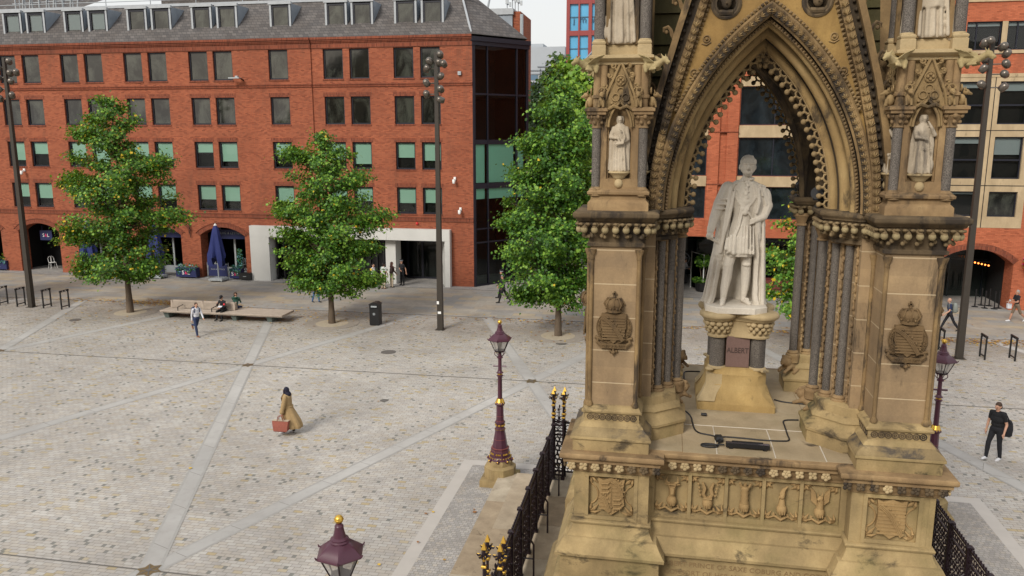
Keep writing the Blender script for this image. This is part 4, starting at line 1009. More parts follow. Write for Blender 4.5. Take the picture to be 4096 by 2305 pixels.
# carved panels
def leafcorner(mb, x, z, y, s_, sx, sz):
    for a, L in ((.2,1.0),(.8,1.15),(1.4,1.0)):
        dx, dz = math.cos(a)*L*s_*sx, math.sin(a)*L*s_*sz
        mb.tube([(x,y+.03,z),(x+dx*.5,y-.015,z+dz*.5),(x+dx,y+.02,z+dz)], [.012,.028,.004], 5)
    mb.sph((x+.35*s_*sx,y-.01,z+.35*s_*sz), .02, 6, 5)
def shield(mb, x, z, w_, h_, y, style, curl=True):
    out = [(-.5,.5),(-.3,.44),(0,.52),(.3,.44),(.5,.5),(.44,.1),(.5,-.25),(.25,-.42),(0,-.55),(-.25,-.42),(-.5,-.25),(-.44,.1)] if curl else [(-.5,.5),(.5,.5),(.5,0),(.36,-.28),(0,-.56),(-.36,-.28),(-.5,0)]
    mb.yprism([(x+a*w_, z+b*h_) for a, b in out], y-.05, y+.02)
    def bars(x0, x1, z0, z1, n):
        for i in range(n): zz = z0+(z1-z0)*(i+.5)/n; mb.bx(x+x0*w_,x+x1*w_,y-.062,y-.048,z+zz*h_-.012*h_/.45,z+zz*h_+.012*h_/.45)
    def bend(x0, z0, x1, z1):
        for o_ in (-.05,0,.05):
            pts = [(x+(x0+(x1-x0)*t)*w_+o_*w_*.8, y-.07, z+(z0+(z1-z0)*t+.13*math.sin(PI*t))*h_+o_*h_*.5) for t in [i/6 for i in range(7)]]
            mb.tube(pts, .011, 5)
        for t in (.15,.35,.55,.75,.92): mb.sph((x+(x0+(x1-x0)*t)*w_+.1*w_, y-.065, z+(z0+(z1-z0)*t+.13*math.sin(PI*t))*h_+.08*h_), .018, 6, 5)
    def lions(x0, z0):
        for q in range(3):
            zz = z0-.13*q
            mb.tube([(x+x0*w_-.06,y-.06,z+zz*h_),(x+x0*w_+.06,y-.065,z+(zz+.02)*h_)], [.016,.02], 6); mb.sph((x+x0*w_+.07,y-.062,z+(zz+.05)*h_), .02, 6, 5)
            for e in (-.05,-.01,.04): mb.tube([(x+x0*w_+e,y-.058,z+zz*h_),(x+x0*w_+e+.012,y-.056,z+(zz-.07)*h_)], .007, 4)
    if style == 0: bars(-.46,.46,-.45,.42,9); bend(-.45,.35,.38,-.45)
    else:
        lions(-.24,.34); lions(.22,-.1); bars(.03,.46,0,.42,4); bars(-.44,-.03,-.42,-.02,4); bend(.02,.42,.42,.0); bend(-.45,-.02,-.05,-.46)
        mb.bx(x-.006,x+.006,y-.066,y-.05,z-.45*h_,z+.45*h_)
mb = MB()
for k in range(4):
    M = RZ(k*PI/2); t = MB()
    for sx in (-1,1):
        xc = sx*2.185; shield(t, xc, 3.885, .44, .62, -2.73, 1 if (sx < 0) == (k % 2 == 0) else 0)
        for a in (-1,1):
            for b in (-1,1): leafcorner(t, xc+a*.36, 3.88+b*.34, -2.73, .2, -a, -b)
            t.ring((xc+a*.42,-2.72,3.88), .20, .016, 12, 5, 'y', 0, PI*.65 if a > 0 else -PI*.35, PI*1.35 if a > 0 else PI*.35)
    for i in range(5):
        xc = (-1.19,-.605,-.012,.58,1.17)[i]; y = -2.43
        for a in (-1,1):
            for b in (-1,1): leafcorner(t, xc+a*.26, 3.885+b*.32, y, .15, -a, -b)
        t.tube([(xc-.2,y,3.56),(xc-.1,y-.02,3.62),(xc,y-.05,3.57),(xc+.1,y-.02,3.62),(xc+.2,y,3.56)], [.006,.022,.03,.022,.006], 6)
        for e in (-.1,0,.1): t.tube([(xc+e,y,3.66),(xc+e*1.3,y-.03,3.6)], [.025,.008], 6)
        t.sph((xc,y-.06,3.76), (.085,.08,.10), 12, 8)                      # barred helm
        for e in (-.04,-.013,.013,.04): t.bx(xc+e-.007,xc+e+.007,y-.145,y-.125,3.70,3.75)
        if i == 0:                                                           # bull
            t.tube([(xc,y-.06,3.84),(xc,y-.07,3.95),(xc,y-.09,4.03)], [.05,.055,.06], 8); t.tube([(xc,y-.1,4.0),(xc,y-.13,3.9)], [.05,.035], 8)
            for e in (-1,1): t.tube([(xc+e*.04,y-.07,4.07),(xc+e*.10,y-.07,4.1),(xc+e*.085,y-.07,4.19)], [.022,.02,.006], 6); t.tube([(xc+e*.05,y-.06,4.04),(xc+e*.13,y-.05,4.05)], [.02,.006], 5)
            t.bx(xc-.06,xc+.06,y-.13,y-.05,4.06,4.08)
        elif i == 1:                                                         # horns with balls
            for e in (-1,1):
                P = [(xc+e*.03,y-.05,3.85),(xc+e*.075,y-.06,3.93),(xc+e*.05,y-.06,4.03),(xc+e*.09,y-.06,4.13)]
                t.tube(P, [.03,.036,.032,.02], 7)
                for q in range(4): t.sph((xc+e*(.12+.012*q),y-.06,3.9+.065*q), .022, 6, 5)
            t.bx(xc-.07,xc+.07,y-.12,y-.03,3.85,3.875)
        elif i == 2:                                                         # crowned column
            t.lathe([(.06,3.8),(.075,3.84),(.055,3.88),(.07,3.92),(.055,3.96),(.068,4.0),(.055,4.04),(.075,4.09),(.06,4.12)], 10, (xc,y-.06,0))
            for e in (-.06,0,.06): t.tube([(xc+e,y-.08,4.11),(xc+e*1.5,y-.09,4.18)], [.02,.026], 6)
        elif i == 3:                                                         # bust with a pointed cap
            t.tube([(xc,y-.06,3.83),(xc,y-.06,3.96)], [.06,.04], 8); t.sph((xc-.005,y-.08,4.0), (.045,.05,.058), 9, 7); t.tube([(xc,y-.075,4.03),(xc+.02,y-.07,4.11),(xc+.08,y-.06,4.17)], [.05,.035,.008], 7)
            t.tube([(xc-.04,y-.1,4.0),(xc-.06,y-.11,3.97)], [.015,.008], 5)
        else:                                                                # winged beast
            t.tube([(xc,y-.06,3.83),(xc+.01,y-.07,3.97),(xc-.01,y-.1,4.03)], [.06,.05,.045], 8); t.tube([(xc-.01,y-.1,4.03),(xc-.05,y-.13,4.0)], [.04,.02], 7)
            for e in (-1,1): t.yprism([(xc+e*.04,3.86),(xc+e*.14,3.95),(xc+e*.15,4.17),(xc+e*.08,4.1),(xc+e*.05,3.98)] if e > 0 else [(xc-.05,3.98),(xc-.08,4.1),(xc-.15,4.17),(xc-.14,3.95),(xc-.04,3.86)], y-.05, y-.01)
            for e in (-.03,.03): t.tube([(xc+e-.01,y-.09,4.06),(xc+e*1.3-.01,y-.08,4.12)], [.014,.004], 5)
    mb.merge(t, M)
mb.build('relief_carving', stone('relief_sandstone', (.50,.34,.16), (.40,.265,.12), (.26,.17,.08), .25), ME, 50)
q = MB()
q.merge(text_mb('ALBERT PRINCE OF SAXE COBURG AND GOTHA', .118, .006, spacing=1.06), T(.03,-2.705,2.735) @ XZ)
q.merge(text_mb('CONSORT OF HER MAJESTY QUEEN VICTORIA', .118, .006, spacing=1.06), T(.03,-2.705,2.585) @ XZ)
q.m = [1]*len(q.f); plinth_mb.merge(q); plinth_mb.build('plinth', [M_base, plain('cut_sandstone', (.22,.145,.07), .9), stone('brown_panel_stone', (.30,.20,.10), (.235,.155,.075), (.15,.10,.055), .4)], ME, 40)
# cornice with flower bosses
mb = MB()
mb.loft([pring(d, z) for d, z in ((.0,4.298),(.03,4.31),(.035,4.34),(.05,4.36),(.09,4.42),(.11,4.50),(.17,4.515),(.175,4.57),(.21,4.585),(.23,4.61),(.23,4.665),(.215,4.68))], 0)
cornice_mb = mb
def flower(mb, x, y, z, r, M, rg):
    t = MB(); t.sph((0,-.04,0), r*.32, 6, 5)
    n = rg.choice((4,5)); a0 = rg.uniform(-.2,.2)
    for q in range(n):
        a = a0+2*PI*q/n+PI/4; t.sph((r*.62*math.cos(a), -.03, r*.62*math.sin(a)), (r*.5,r*.38,r*.5), 7, 5)
    mb.merge(t, M @ T(x, y, z))
fl, fd = MB(), MB(); rg = random.Random(3)
for k in range(4):
    M = RZ(k*PI/2)
    for i in range(8):
        for sx in (-1,1):
            x = sx*(1.46+.197*i); flower(fd if (sx > 0 and i not in (3,)) or i < 3 else fl, x, -2.92, 4.45, .072, M, rg)
    for i in range(13): x = -1.2+.2*i; flower(fd if 4 <= i <= 7 else fl, x, -2.62, 4.45, .072, M, rg)
fl.m = [1]*len(fl.f); fd.m = [2]*len(fd.f); cornice_mb.merge(fl); cornice_mb.merge(fd); cornice_mb.build('cornice', [M_stone, M_pale, M_dark], ME, 45)
mb = MB()
for x0, x1, y0, y1 in ((-2.6,-1.05,-2.6,2.6),(-1.04,-.5,-2.62,-1.3),(-.49,.42,-2.62,-1.3),(.43,1.2,-2.62,-1.3),(1.21,2.6,-2.6,2.6),(-1.04,1.2,-1.29,-.4),(-1.04,-.2,-.39,2.6),(-.19,1.2,-.39,2.6)):
    mb.bx(x0,x1,y0,y1,4.66,4.687)
for x in (-.495,.425,1.205): mb.tube([(x,-2.6,4.684),(x+.01,-1.9,4.684),(x,-1.3,4.684)], .012, 4, 1)
mb.tube([(-1.0,-1.295,4.684),(1.2,-1.295,4.684)], .010, 4, 1)
mb.build('floor_slabs', [M_flag, plain('pale_mortar', (.55,.5,.42), .9)], ME)

# ---- piers (built for the (+,+) corner and turned to the others)
SQ = [(1.81,1.81),(2.62,1.81),(2.62,2.62),(1.81,2.62)]
BQ = [(2.2,2.2),(1.5,2.2),(1.02,1.76),(1.02,1.02),(1.76,1.02),(2.2,1.5)]
QS = [(2.1,2.03),(1.6,2.03),(1.6,1.76),(1.41,1.53),(1.27,1.27),(1.53,1.41),(1.76,1.6),(2.03,1.6),(2.03,2.1)]
mb = MB()
molded(mb, SQ, [(0,5.40),(0,8.07)], 0, False, False); molded(mb, QS, [(0,5.3),(0,8.2)], 0, False, False)
pier = mb.build('pier', M_pier, ME, 40)
mb = MB()
molded(mb, SQ, [(.215,4.66),(.215,4.87),(.25,4.885),(.25,4.93),(.22,4.98),(.13,5.04),(.125,5.05),(.12,5.06),(.10,5.10),(.06,5.13),(.045,5.14),(.045,5.29),(.085,5.30),(.09,5.33),(.06,5.35),(.055,5.37),(.0,5.42)])
molded(mb, BQ, [(0,4.66),(0,4.90),(.025,4.915),(.03,4.96),(-.09,5.10),(-.09,5.15),(-.07,5.16),(-.08,5.2),(-.15,5.26),(-.16,5.40),(-.2,5.43)])
for f in (0, 1):
    M = Matrix() if f == 0 else Matrix(((0,1,0,0),(1,0,0,0),(0,0,1,0),(0,0,0,1)))
    for sgn, yy in ((1,2.665),):
        for i in range(8):
            x = 1.86+.1015*i; mb.ring((x,yy,5.215), .047, .011, 10, 4, 'y', 1, M=M); mb.ring((x,yy,5.215), .02, .012, 6, 4, 'y', 1, M=M)
    for yy in (1.765,):
        for i in range(8): x = 1.86+.1015*i; mb.ring((x,yy,5.215), .047, .011, 10, 4, 'y', 1, M=M)
mb.m = [2 if m_ == 0 and min(mb.v[i][2] for i in f_) > 4.92 and max(mb.v[i][2] for i in f_) < 5.07 else m_ for f_, m_ in zip(mb.f, mb.m)]; mb.build('pier_base', [M_base, M_dark, stone('stained_slope_stone', (.42,.32,.17), (.30,.22,.11), (.15,.11,.065), .85, hor=.6, sootcol=(.055,.05,.05))], pier, 45)
SW = Matrix(((0,1,0,0),(1,0,0,0),(0,0,1,0),(0,0,0,1)))
def both(fn, *a):
    for M in (Matrix(), SW): fn(M, *a)
def nook(M, x, y, z0=5.46, z1=7.86):
    t = MB(); t.tube([(x,y,z0),(x,y,z1)], .034, 8); t.lathe([(.055,z0-.06),(.06,z0-.03),(.04,z0+.02),(.036,z0+.03)], 8, (x,y,0)); t.lathe([(.036,z1-.02),(.045,z1),(.038,z1+.03),(.07,z1+.12),(.072,z1+.15)], 8, (x,y,0)); MB().merge(t, M).build('nook_shaft', M_arch, pier, 50)
both(nook, 1.84, 2.625); both(nook, 2.59, 2.635); both(nook, 1.79, 2.05, 5.46, 7.8)
def cbase(x, y, r):
    a = MB(); a.lathe([(r+.055,5.28),(r+.055,5.40),(r+.065,5.415),(r+.06,5.45),(r+.03,5.465),(r+.04,5.49),(r+.02,5.515),(r,5.53)], 12, (x,y,0))
    b = MB(); b.lathe([(r,8.05),(r+.03,8.06),(r+.03,8.09),(r+.005,8.1),(r+.05,8.22),(r+.07,8.25),(r+.05,8.3)], 10, (x,y,0)); return a, b
def gcol(M, x, y, r):
    t = MB(); t.tube([(x,y,5.52),(x,y,7.0),(x,y,8.08)], r, 14); c = MB().merge(t, M).build('granite_column', M_gran, pier, 50)
    a, b = cbase(x, y, r); MB().merge(a, M).build('column_base', M_stone, pier, 50); MB().merge(b, M).build('column_capital', M_stone, pier, 50)
both(gcol, 1.5, 1.69, .066); both(gcol, 1.335, 1.455, .066); gcol(Matrix(), 1.17, 1.17, .075)
mb = MB(); rg = random.Random(9)
def leafstrip(M, x, y):
    t = MB(); n = 27
    for i in range(n):
        z = 5.5+2.55*i/n; a = i*2.1; t.sph((x+.012*math.cos(a),y+.012*math.sin(a),z+.04), (.028,.028,.042), 6, 5)
        t.sph((x+.03*math.cos(a+1.5),y+.03*math.sin(a+1.5),z), .018, 5, 4)
    t.tube([(x,y,5.45),(x,y,8.1)], .018, 5); MB().merge(t, M).build('leaf_moulding', M_stone, pier, 60)
both(leafstrip, 1.585, 1.87); both(leafstrip, 1.425, 1.585); both(leafstrip, 1.26, 1.335)
mb = MB()
molded(mb, SQ, [(0,8.05),(.045,8.06),(.05,8.11),(.02,8.13),(.03,8.2),(.08,8.36),(.16,8.43),(.165,8.46),(.20,8.475),(.215,8.51),(.25,8.53),(.262,8.56),(.262,8.60),(.23,8.63)])
molded(mb, BQ, [(-.24,8.08),(-.22,8.09),(-.22,8.14),(-.24,8.16),(-.2,8.28),(-.1,8.40),(-.06,8.43),(-.055,8.46),(-.02,8.475),(-.01,8.51),(.02,8.53),(.03,8.55),(.03,8.585),(.0,8.61)])
capmb = mb
mb, m2 = MB(), MB(); rg = random.Random(4)
def along(P, d, sp):
    P = offset_poly(ccw(P), d); out = []
    for i in range(len(P)):
        a, b = Vector(P[i]), Vector(P[(i+1)%len(P)]); n = max(1, int((b-a).length/sp))
        for q in range(n): out.append(a.lerp(b, (q+.5)/n))
    return out
for P, d0 in ((SQ, .0), (BQ, -.19)):
    for i, p in enumerate(along(P, d0+.17, .155)):
        mb.sph((p.x,p.y,8.335), .058, 8, 6); m2.sph((p.x,p.y,8.345), (.05,.05,.072), 7, 5)
        m2.tube([(p.x,p.y,8.36),(p.x*.985,p.y*.985,8.42)], [.03,.05], 6)
    for p in along(P, d0+.09, .165):
        for q in range(3): a = 2.1*q+p.x*9; m2.sph((p.x+.028*math.cos(a),p.y+.028*math.sin(a),8.235+.022*math.sin(a*1.7)), .034, 6, 5)
    for p in along(P, d0+.19, .10): m2.sph((p.x,p.y,8.425), (.042,.042,.026), 6, 4)
mb.m = [1]*len(mb.f); m2.m = [2]*len(m2.f); capmb.merge(mb); capmb.merge(m2); capmb.build('pier_capital', [M_dark, stone('lichened_boss', (.45,.37,.21), (.33,.26,.14), (.16,.125,.075), .3), stone('carved_leaf', (.33,.245,.135), (.21,.15,.08), (.10,.075,.045), .55)], pier, 45)
# royal arms on both outer faces
def arms():
    t = MB(); shield(t, 0, 6.745, .40, .46, -.035, 0, False)
    t.ring((0,-.02,6.745), .245, .035, 36, 6, 'y'); t.ring((0,-.045,6.745), .275, .010, 36, 4, 'y'); t.ring((0,-.045,6.745), .213, .010, 36, 4, 'y')
    word = 'HONI SOIT QUI MAL Y PENSE'
    for i, ch in enumerate(word):
        if ch == ' ': continue
        a = R(232)-R(284)*i/(len(word)-1)
        t.merge(text_mb(ch, .058, .006), T(.243*math.cos(a),-.058,6.745+.243*math.sin(a)) @ RY(-(a-PI/2)) @ XZ)
    t.bx(-.21,.21,-.07,0,6.40,6.475); t.merge(text_mb('TREU UND FEST', .052, .006), T(0,-.077,6.437) @ XZ)
    for e in (-1,1): t.tube([(e*.2,-.04,6.44),(e*.27,-.05,6.5),(e*.25,-.04,6.545)], [.035,.03,.02], 6); t.tube([(e*.17,-.02,6.53),(e*.3,-.03,6.57)], .028, 6)
    t.sph((0,-.04,6.33), (.04,.04,.035), 7, 5); t.tube([(0,-.04,6.40),(0,-.04,6.27)], [.02,.01], 6); t.sph((-.05,-.03,6.345), .025, 6, 5); t.sph((.05,-.03,6.345), .025, 6, 5)
    t.lathe([(.12,7.0),(.125,7.045),(.115,7.05),(.145,7.10),(.15,7.15),(.12,7.20),(.03,7.225),(.0,7.23)], 16, (0,-.03,0))
    for q in range(8):
        a = 2*PI*q/8; t.tube([(.115*math.cos(a),-.03+.115*math.sin(a),7.05),(.165*math.cos(a),-.03+.165*math.sin(a),7.13),(.11*math.cos(a),-.03+.11*math.sin(a),7.225),(0,-.03,7.22)], .014, 5)
        t.sph((.135*math.cos(a+.39),-.03+.135*math.sin(a+.39),7.07), .02, 5, 4)
    t.sph((0,-.03,7.245), .025, 7, 5); t.bx(-.012,.012,-.045,-.015,7.25,7.34); t.bx(-.035,.035,-.045,-.015,7.285,7.31)
    return t
am = arms(); mb = MB()
M_armst = stone('dark_arms_stone', (.25,.17,.085), (.185,.12,.06), (.10,.068,.038), .45)
for AM in (T(2.215,2.62,0) @ RZ(PI), T(2.62,2.215,0) @ RZ(PI/2)): MB().merge(am, AM).build('coat_of_arms', M_armst, pier, 50)
f = Fig()                                        # lion at the foot of the inner shaft, facing the middle
f.cap((.12,0,.06),(-.05,0,.10),.085,.08).ell((-.12,0,.19),(.085,.095,.095)).ell((-.195,0,.185),(.055,.05,.05)).ell((-.235,0,.165),(.025,.03,.025)).cap((-.12,-.06,.27),(-.12,.06,.27),.03)
for e in (-1,1): f.cap((-.07,e*.06,.09),(-.22,e*.06,.02),.034,.028).cap((.1,e*.08,.04),(.0,e*.09,-.02),.05,.03)
f.cap((.06,0,.1),(.12,.05,.04),.018,.012)
mb = Fig.mesh(f, 'lion', [M_stone], .012, 2)
ln_ = link('lion', mb, pier, (1.13,1.13,5.10), PI/4); ln_.scale = (1.15,1.15,1.15)
quad4(pier)

# ---- arches
AC, ZS = 2.2, 8.60
def arcpt(a, s_, side):
    r = a+AC; ph = s_*math.acos(AC/r); return side*(r*math.cos(ph)-AC), ZS+r*math.sin(ph)
def arcframe(a, s_, side):
    r = a+AC; ph = s_*math.acos(AC/r)
    return Vector((-side*math.sin(ph),0,math.cos(ph))), Vector((side*math.cos(ph),0,math.sin(ph)))   # tangent (up), outward
def sweep(mb, prof, n=22, mi=0, mis=None):
    sec = [(-1, i/n) for i in range(n+1)]+[(1, 1-i/n) for i in range(1, n+1)]
    rows = []
    for side, s_ in sec:
        rows.append([(lambda q: (q[0], y, q[1]))(arcpt(a, s_, side)) for a, y in prof])
    m = len(prof); v = [p for r in rows for p in r]; f = []
    for i in range(len(rows)-1):
        for j in range(m-1): f.append((i*m+j, (i+1)*m+j, (i+1)*m+j+1, i*m+j+1))
    mb.add(v, f, mi)
    if mis:
        k = len(f); mb.m[-k:] = [mis[i % (m-1)] for i in range(k)]
def roll(a0, y0, r, t0=50, t1=215, n=8): return [(a0+r*math.cos(R(t0+(t1-t0)*i/n)), y0-r*math.sin(R(t0+(t1-t0)*i/n))) for i in range(n+1)]
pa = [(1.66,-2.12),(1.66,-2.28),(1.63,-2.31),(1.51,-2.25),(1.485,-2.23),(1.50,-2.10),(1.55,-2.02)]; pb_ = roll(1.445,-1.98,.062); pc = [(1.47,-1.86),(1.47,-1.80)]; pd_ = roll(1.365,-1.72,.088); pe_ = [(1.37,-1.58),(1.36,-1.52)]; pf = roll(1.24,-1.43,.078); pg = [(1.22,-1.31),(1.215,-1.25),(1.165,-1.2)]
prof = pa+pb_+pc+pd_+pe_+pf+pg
mis = [1,0,0,0,1,1,1]+[2]*(len(pb_)-1)+[1]*3+[2]*(len(pd_)-1)+[1]*3+[2]*(len(pf)-1)+[1]*3  # hollow faces take the near-black stone that deepens their shade by colour
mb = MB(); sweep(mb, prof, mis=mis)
ar = mb.build('arch', [M_arch, M_hollow, stone('highlit_roll_stone', (.52,.375,.18), (.40,.27,.12), (.20,.135,.065), .45)], ME, 35)  # roll stone is lightened as a painted highlight
# vault web from each arch to the crossing
mb = MB(); n = 22; v = []; sec = [(-1,i/n) for i in range(n+1)]+[(1,1-i/n) for i in range(1,n+1)]
for side, s_ in sec:
    x, z = arcpt(1.165, s_, side); v += [(x,-1.2,z),(x,-max(0.0,abs(x)),z)]
for i in range(len(sec)-1): mb.add([v[2*i],v[2*i+2],v[2*i+3],v[2*i+1]], [(0,1,2,3)])
for sgn in (-1,1): mb.tube([(sgn*arcpt(1.13,i/14,1)[0], -arcpt(1.13,i/14,1)[0]-.0, arcpt(1.13,i/14,1)[1]) for i in range(15)], .05, 6)
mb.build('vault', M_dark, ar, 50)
def petals(t, s_):
    for a, L in ((-1.05,.9),(-.5,1.0),(0,1.08),(.5,1.0),(1.05,.9)):
        ca, sa = math.sin(a), math.cos(a); b = .17*s_
        P = [(0,0,-.38*s_),(ca*L*s_*.5-sa*b,0,-.38*s_+sa*L*s_*.5+ca*b*0),(ca*L*s_*.85,0,-.38*s_+sa*L*s_*.85),(ca*L*s_*.5+sa*b,0,-.38*s_+sa*L*s_*.5)]
        P.append((ca*L*s_*.55,-.035,-.38*s_+sa*L*s_*.55)); t.add(P, [(0,1,4),(1,2,4),(2,3,4),(3,0,4)])
def frameM(p, tg, outv): return Matrix(((outv.x, 0, tg.x, p[0]),(0,1,0,p[1]),(outv.z,0,tg.z,p[2]),(0,0,0,1)))
lb, dt, fr_ = MB(), MB(), MB()
pe = MB(); petals(pe, .105)
pyr = lambda t, s_, M: t.add([(-s_,0,-s_),(s_,0,-s_),(s_,0,s_),(-s_,0,s_),(0,-s_*1.3,0)], [(0,1,4),(1,2,4),(2,3,4),(3,0,4)], 0, M)
for side in (-1, 1):
    L = 3.95
    n = int(L/.115)
    for i in range(n):
        s_ = (i+.5)/n; x, z = arcpt(1.57, s_, side); tg, ou = arcframe(1.57, s_, side); lb.merge(pe, frameM((x,-2.285,z), tg, ou))
    n = int(L/.066)
    for i in range(n):
        s_ = (i+.5)/n
        x, z = arcpt(1.455, s_, side); tg, ou = arcframe(1.455, s_, side); pyr(dt, .028, frameM((x,-2.13,z), tg, ou))
        if s_ > .42: x, z = arcpt(1.69, s_, side); tg, ou = arcframe(1.69, s_, side); pyr(dt, .026, frameM((x,-2.26,z), tg, ou))
    n = int(3.5/.09)
    for i in range(n):
        s_ = (i+.5)/n; x, z = arcpt(1.335, s_, side); lb.sph((x,-1.62,z), (.026,.03,.034), 6, 4)
    n = int(3.3/.158)
    for i in range(n):
        s_ = (i+.55)/n; y = -1.42; tg, ou = arcframe(1.18, s_, side); x, z = arcpt(1.17, s_, side); c = Vector((x,y,z))
        b = c-ou*.155; fr_.sph(b, .046, 9, 7); fr_.tube([b+ou*.03, c-ou*.07], [.022,.022], 6)
        for e in (-1,1): fr_.tube([c-ou*.075, c-ou*.055+tg*.05*e, c+tg*.075*e+ou*.02], [.02,.022,.02], 6)
    bk = -1.42
t = MB(); sweep(t, [(1.20,-1.46),(1.155,-1.46),(1.155,-1.38),(1.20,-1.38)], 22); fr_.merge(t)
lbs = MB(); sweep(lbs, [(1.625,-2.26),(1.625,-2.288),(1.515,-2.288),(1.515,-2.26)]); lbs.m = [1]*len(lbs.f); lb.merge(lbs); dts = MB(); sweep(dts, [(1.48,-2.10),(1.48,-2.132),(1.43,-2.132),(1.43,-2.10)]); dts.m = [1]*len(dts.f); dt.merge(dts)
lb.build('leaf_band', [stone('carved_leaf_band', (.52,.39,.20), (.39,.275,.135), (.19,.13,.07), .4), M_hollow], ar); dt.build('dogtooth', [stone('dogtooth_stone', (.36,.25,.12), (.24,.16,.08), (.11,.078,.044), .6), M_hollow], ar); fr_.build('cusp_fringe', stone('fringe_stone', (.46,.34,.18), (.33,.235,.12), (.19,.13,.07), .4), ar, 60)
# gable over the arch
GL = [(8.62,1.72),(9.3,1.66),(9.88,1.55),(10.5,1.40),(11.65,1.05),(13.4,.53),(15.2,0.0)]
def gx(z):
    for (z0,x0),(z1,x1) in zip(GL, GL[1:]):
        if z0 <= z <= z1: return x0+(x1-x0)*(z-z0)/(z1-z0)
    return 0
mb = MB()
r0 = 1.64+AC; zt = ZS+math.sqrt(r0*r0-AC*AC)
for side in (-1,1):
    zz = [8.62+(zt-8.62)*i/26 for i in range(27)]
    L = [(side*max(0,math.sqrt(max(0,r0*r0-(z-ZS)**2))-AC), side*max(gx(z)+.02, math.sqrt(max(0,r0*r0-(z-ZS)**2))-AC), z) for z in zz]
    for a, b in zip(L, L[1:]):
        P = [(a[0],-2.2,a[2]),(a[1],-2.2,a[2]),(b[1],-2.2,b[2]),(b[0],-2.2,b[2])]; mb.add(P if side > 0 else P[::-1], [(0,1,2,3)])
        mb.add([(a[1],-2.2,a[2]),(a[1],-1.75,a[2]),(b[1],-1.75,b[2]),(b[1],-2.2,b[2])], [(0,1,2,3)])
    P = [(0,-2.2,zt),(side*gx(zt),-2.2,zt),(0,-2.2,15.2)]; mb.add(P if side > 0 else P[::-1], [(0,1,2)])
ga_ = mb.build('gable', stone('gable_ochre', (.44,.285,.10), (.34,.21,.075), (.20,.125,.05), .2), ar)
mb, crk, lb, dt = MB(), MB(), MB(), MB()
for side in (-1,1):
    N = 46; pts = [8.62+(15.2-8.62)*i/N for i in range(N+1)]
    def off(z): return .13+.07*min(1, max(0, (z-8.9)/2.5))
    for z0, z1 in zip(pts, pts[1:]):
        A = [(-.075,-2.2),(-.075,-2.30),(.045,-2.32)]
        for (d0,y0),(d1,y1) in zip(A, A[1:]):
            P = [(side*(gx(z0)+d0),y0,z0),(side*(gx(z0)+d1),y1,z0),(side*(gx(z1)+d1),y1,z1),(side*(gx(z1)+d0),y0,z1)]; mb.add(P if side > 0 else P[::-1], [(0,1,2,3)])
        o0, o1 = off(z0), off(z1)
        for (d0,y0,e0),(d1,y1,e1) in (((.045,-2.32,0),(.045,-2.2,0)),) and ((( .045,-2.32,0),(.05,-2.2,0)),((.05,-2.2,0),(-.02,-2.2,1)),((-.02,-2.2,1),(-.02,-2.33,1)),((-.02,-2.33,1),(.08,-2.33,1)),((.08,-2.33,1),(.08,-1.75,1))):
            P = [(side*(gx(z0)+d0+e0*o0),y0,z0),(side*(gx(z0)+d1+e1*o0),y1,z0),(side*(gx(z1)+d1+e1*o1),y1,z1),(side*(gx(z1)+d0+e0*o1),y0,z1)]; mb.add(P if side > 0 else P[::-1], [(0,1,2,3)])
    z = 8.7
    while z < 14.8:
        tv = Vector((side*(gx(z+.05)-gx(z-.05)),0,.1)).normalized(); ov = Vector((side*tv.z,0,-side*tv.x))
        if side < 0: ov = Vector((-tv.z,0,tv.x))
        lb.merge(pe, frameM((side*(gx(z)-.015),-2.325,z), tv, ov)); z += .115
    z = 8.7
    while z < 14.8:
        if z > 10.2: pyr(dt, .026, frameM((side*(gx(z)-.10),-2.225,z), Vector((0,0,1)), Vector((1,0,0))))
        z += .066
    z = 8.75
    while z < 14.6: mb.sph((side*(gx(z)+off(z)-.055+.0),-2.235,z), .028, 6, 5); z += .125
    z = 9.25
    while z < 14.6:                                  # crockets: little curled leaves on the coping
        x = side*(gx(z)+off(z)+.08); y = -2.15
        crk.tube([(x-side*.02,y,z-.10),(x+side*.035,y,z-.02),(x+side*.055,y,z+.05),(x+side*.10,y,z+.10),(x+side*.16,y,z+.075),(x+side*.165,y,z+.02)], [.04,.036,.03,.03,.03,.018], 6)
        crk.sph((x+side*.12,y,z+.02), .034, 6, 5); z += .42
lb.m = [1]*len(lb.f); dt.m = [2]*len(dt.f); mb.m = [3 if all(v_[1] > -2.29 for v_ in [mb.v[i] for i in f_]) else 0 for f_ in mb.f]; mb.merge(crk); mb.merge(lb); mb.merge(dt); mb.build('gable_coping', [M_arch, bpy.data.materials['carved_leaf_band'], bpy.data.materials['dogtooth_stone'], M_hollow], ga_, 40)
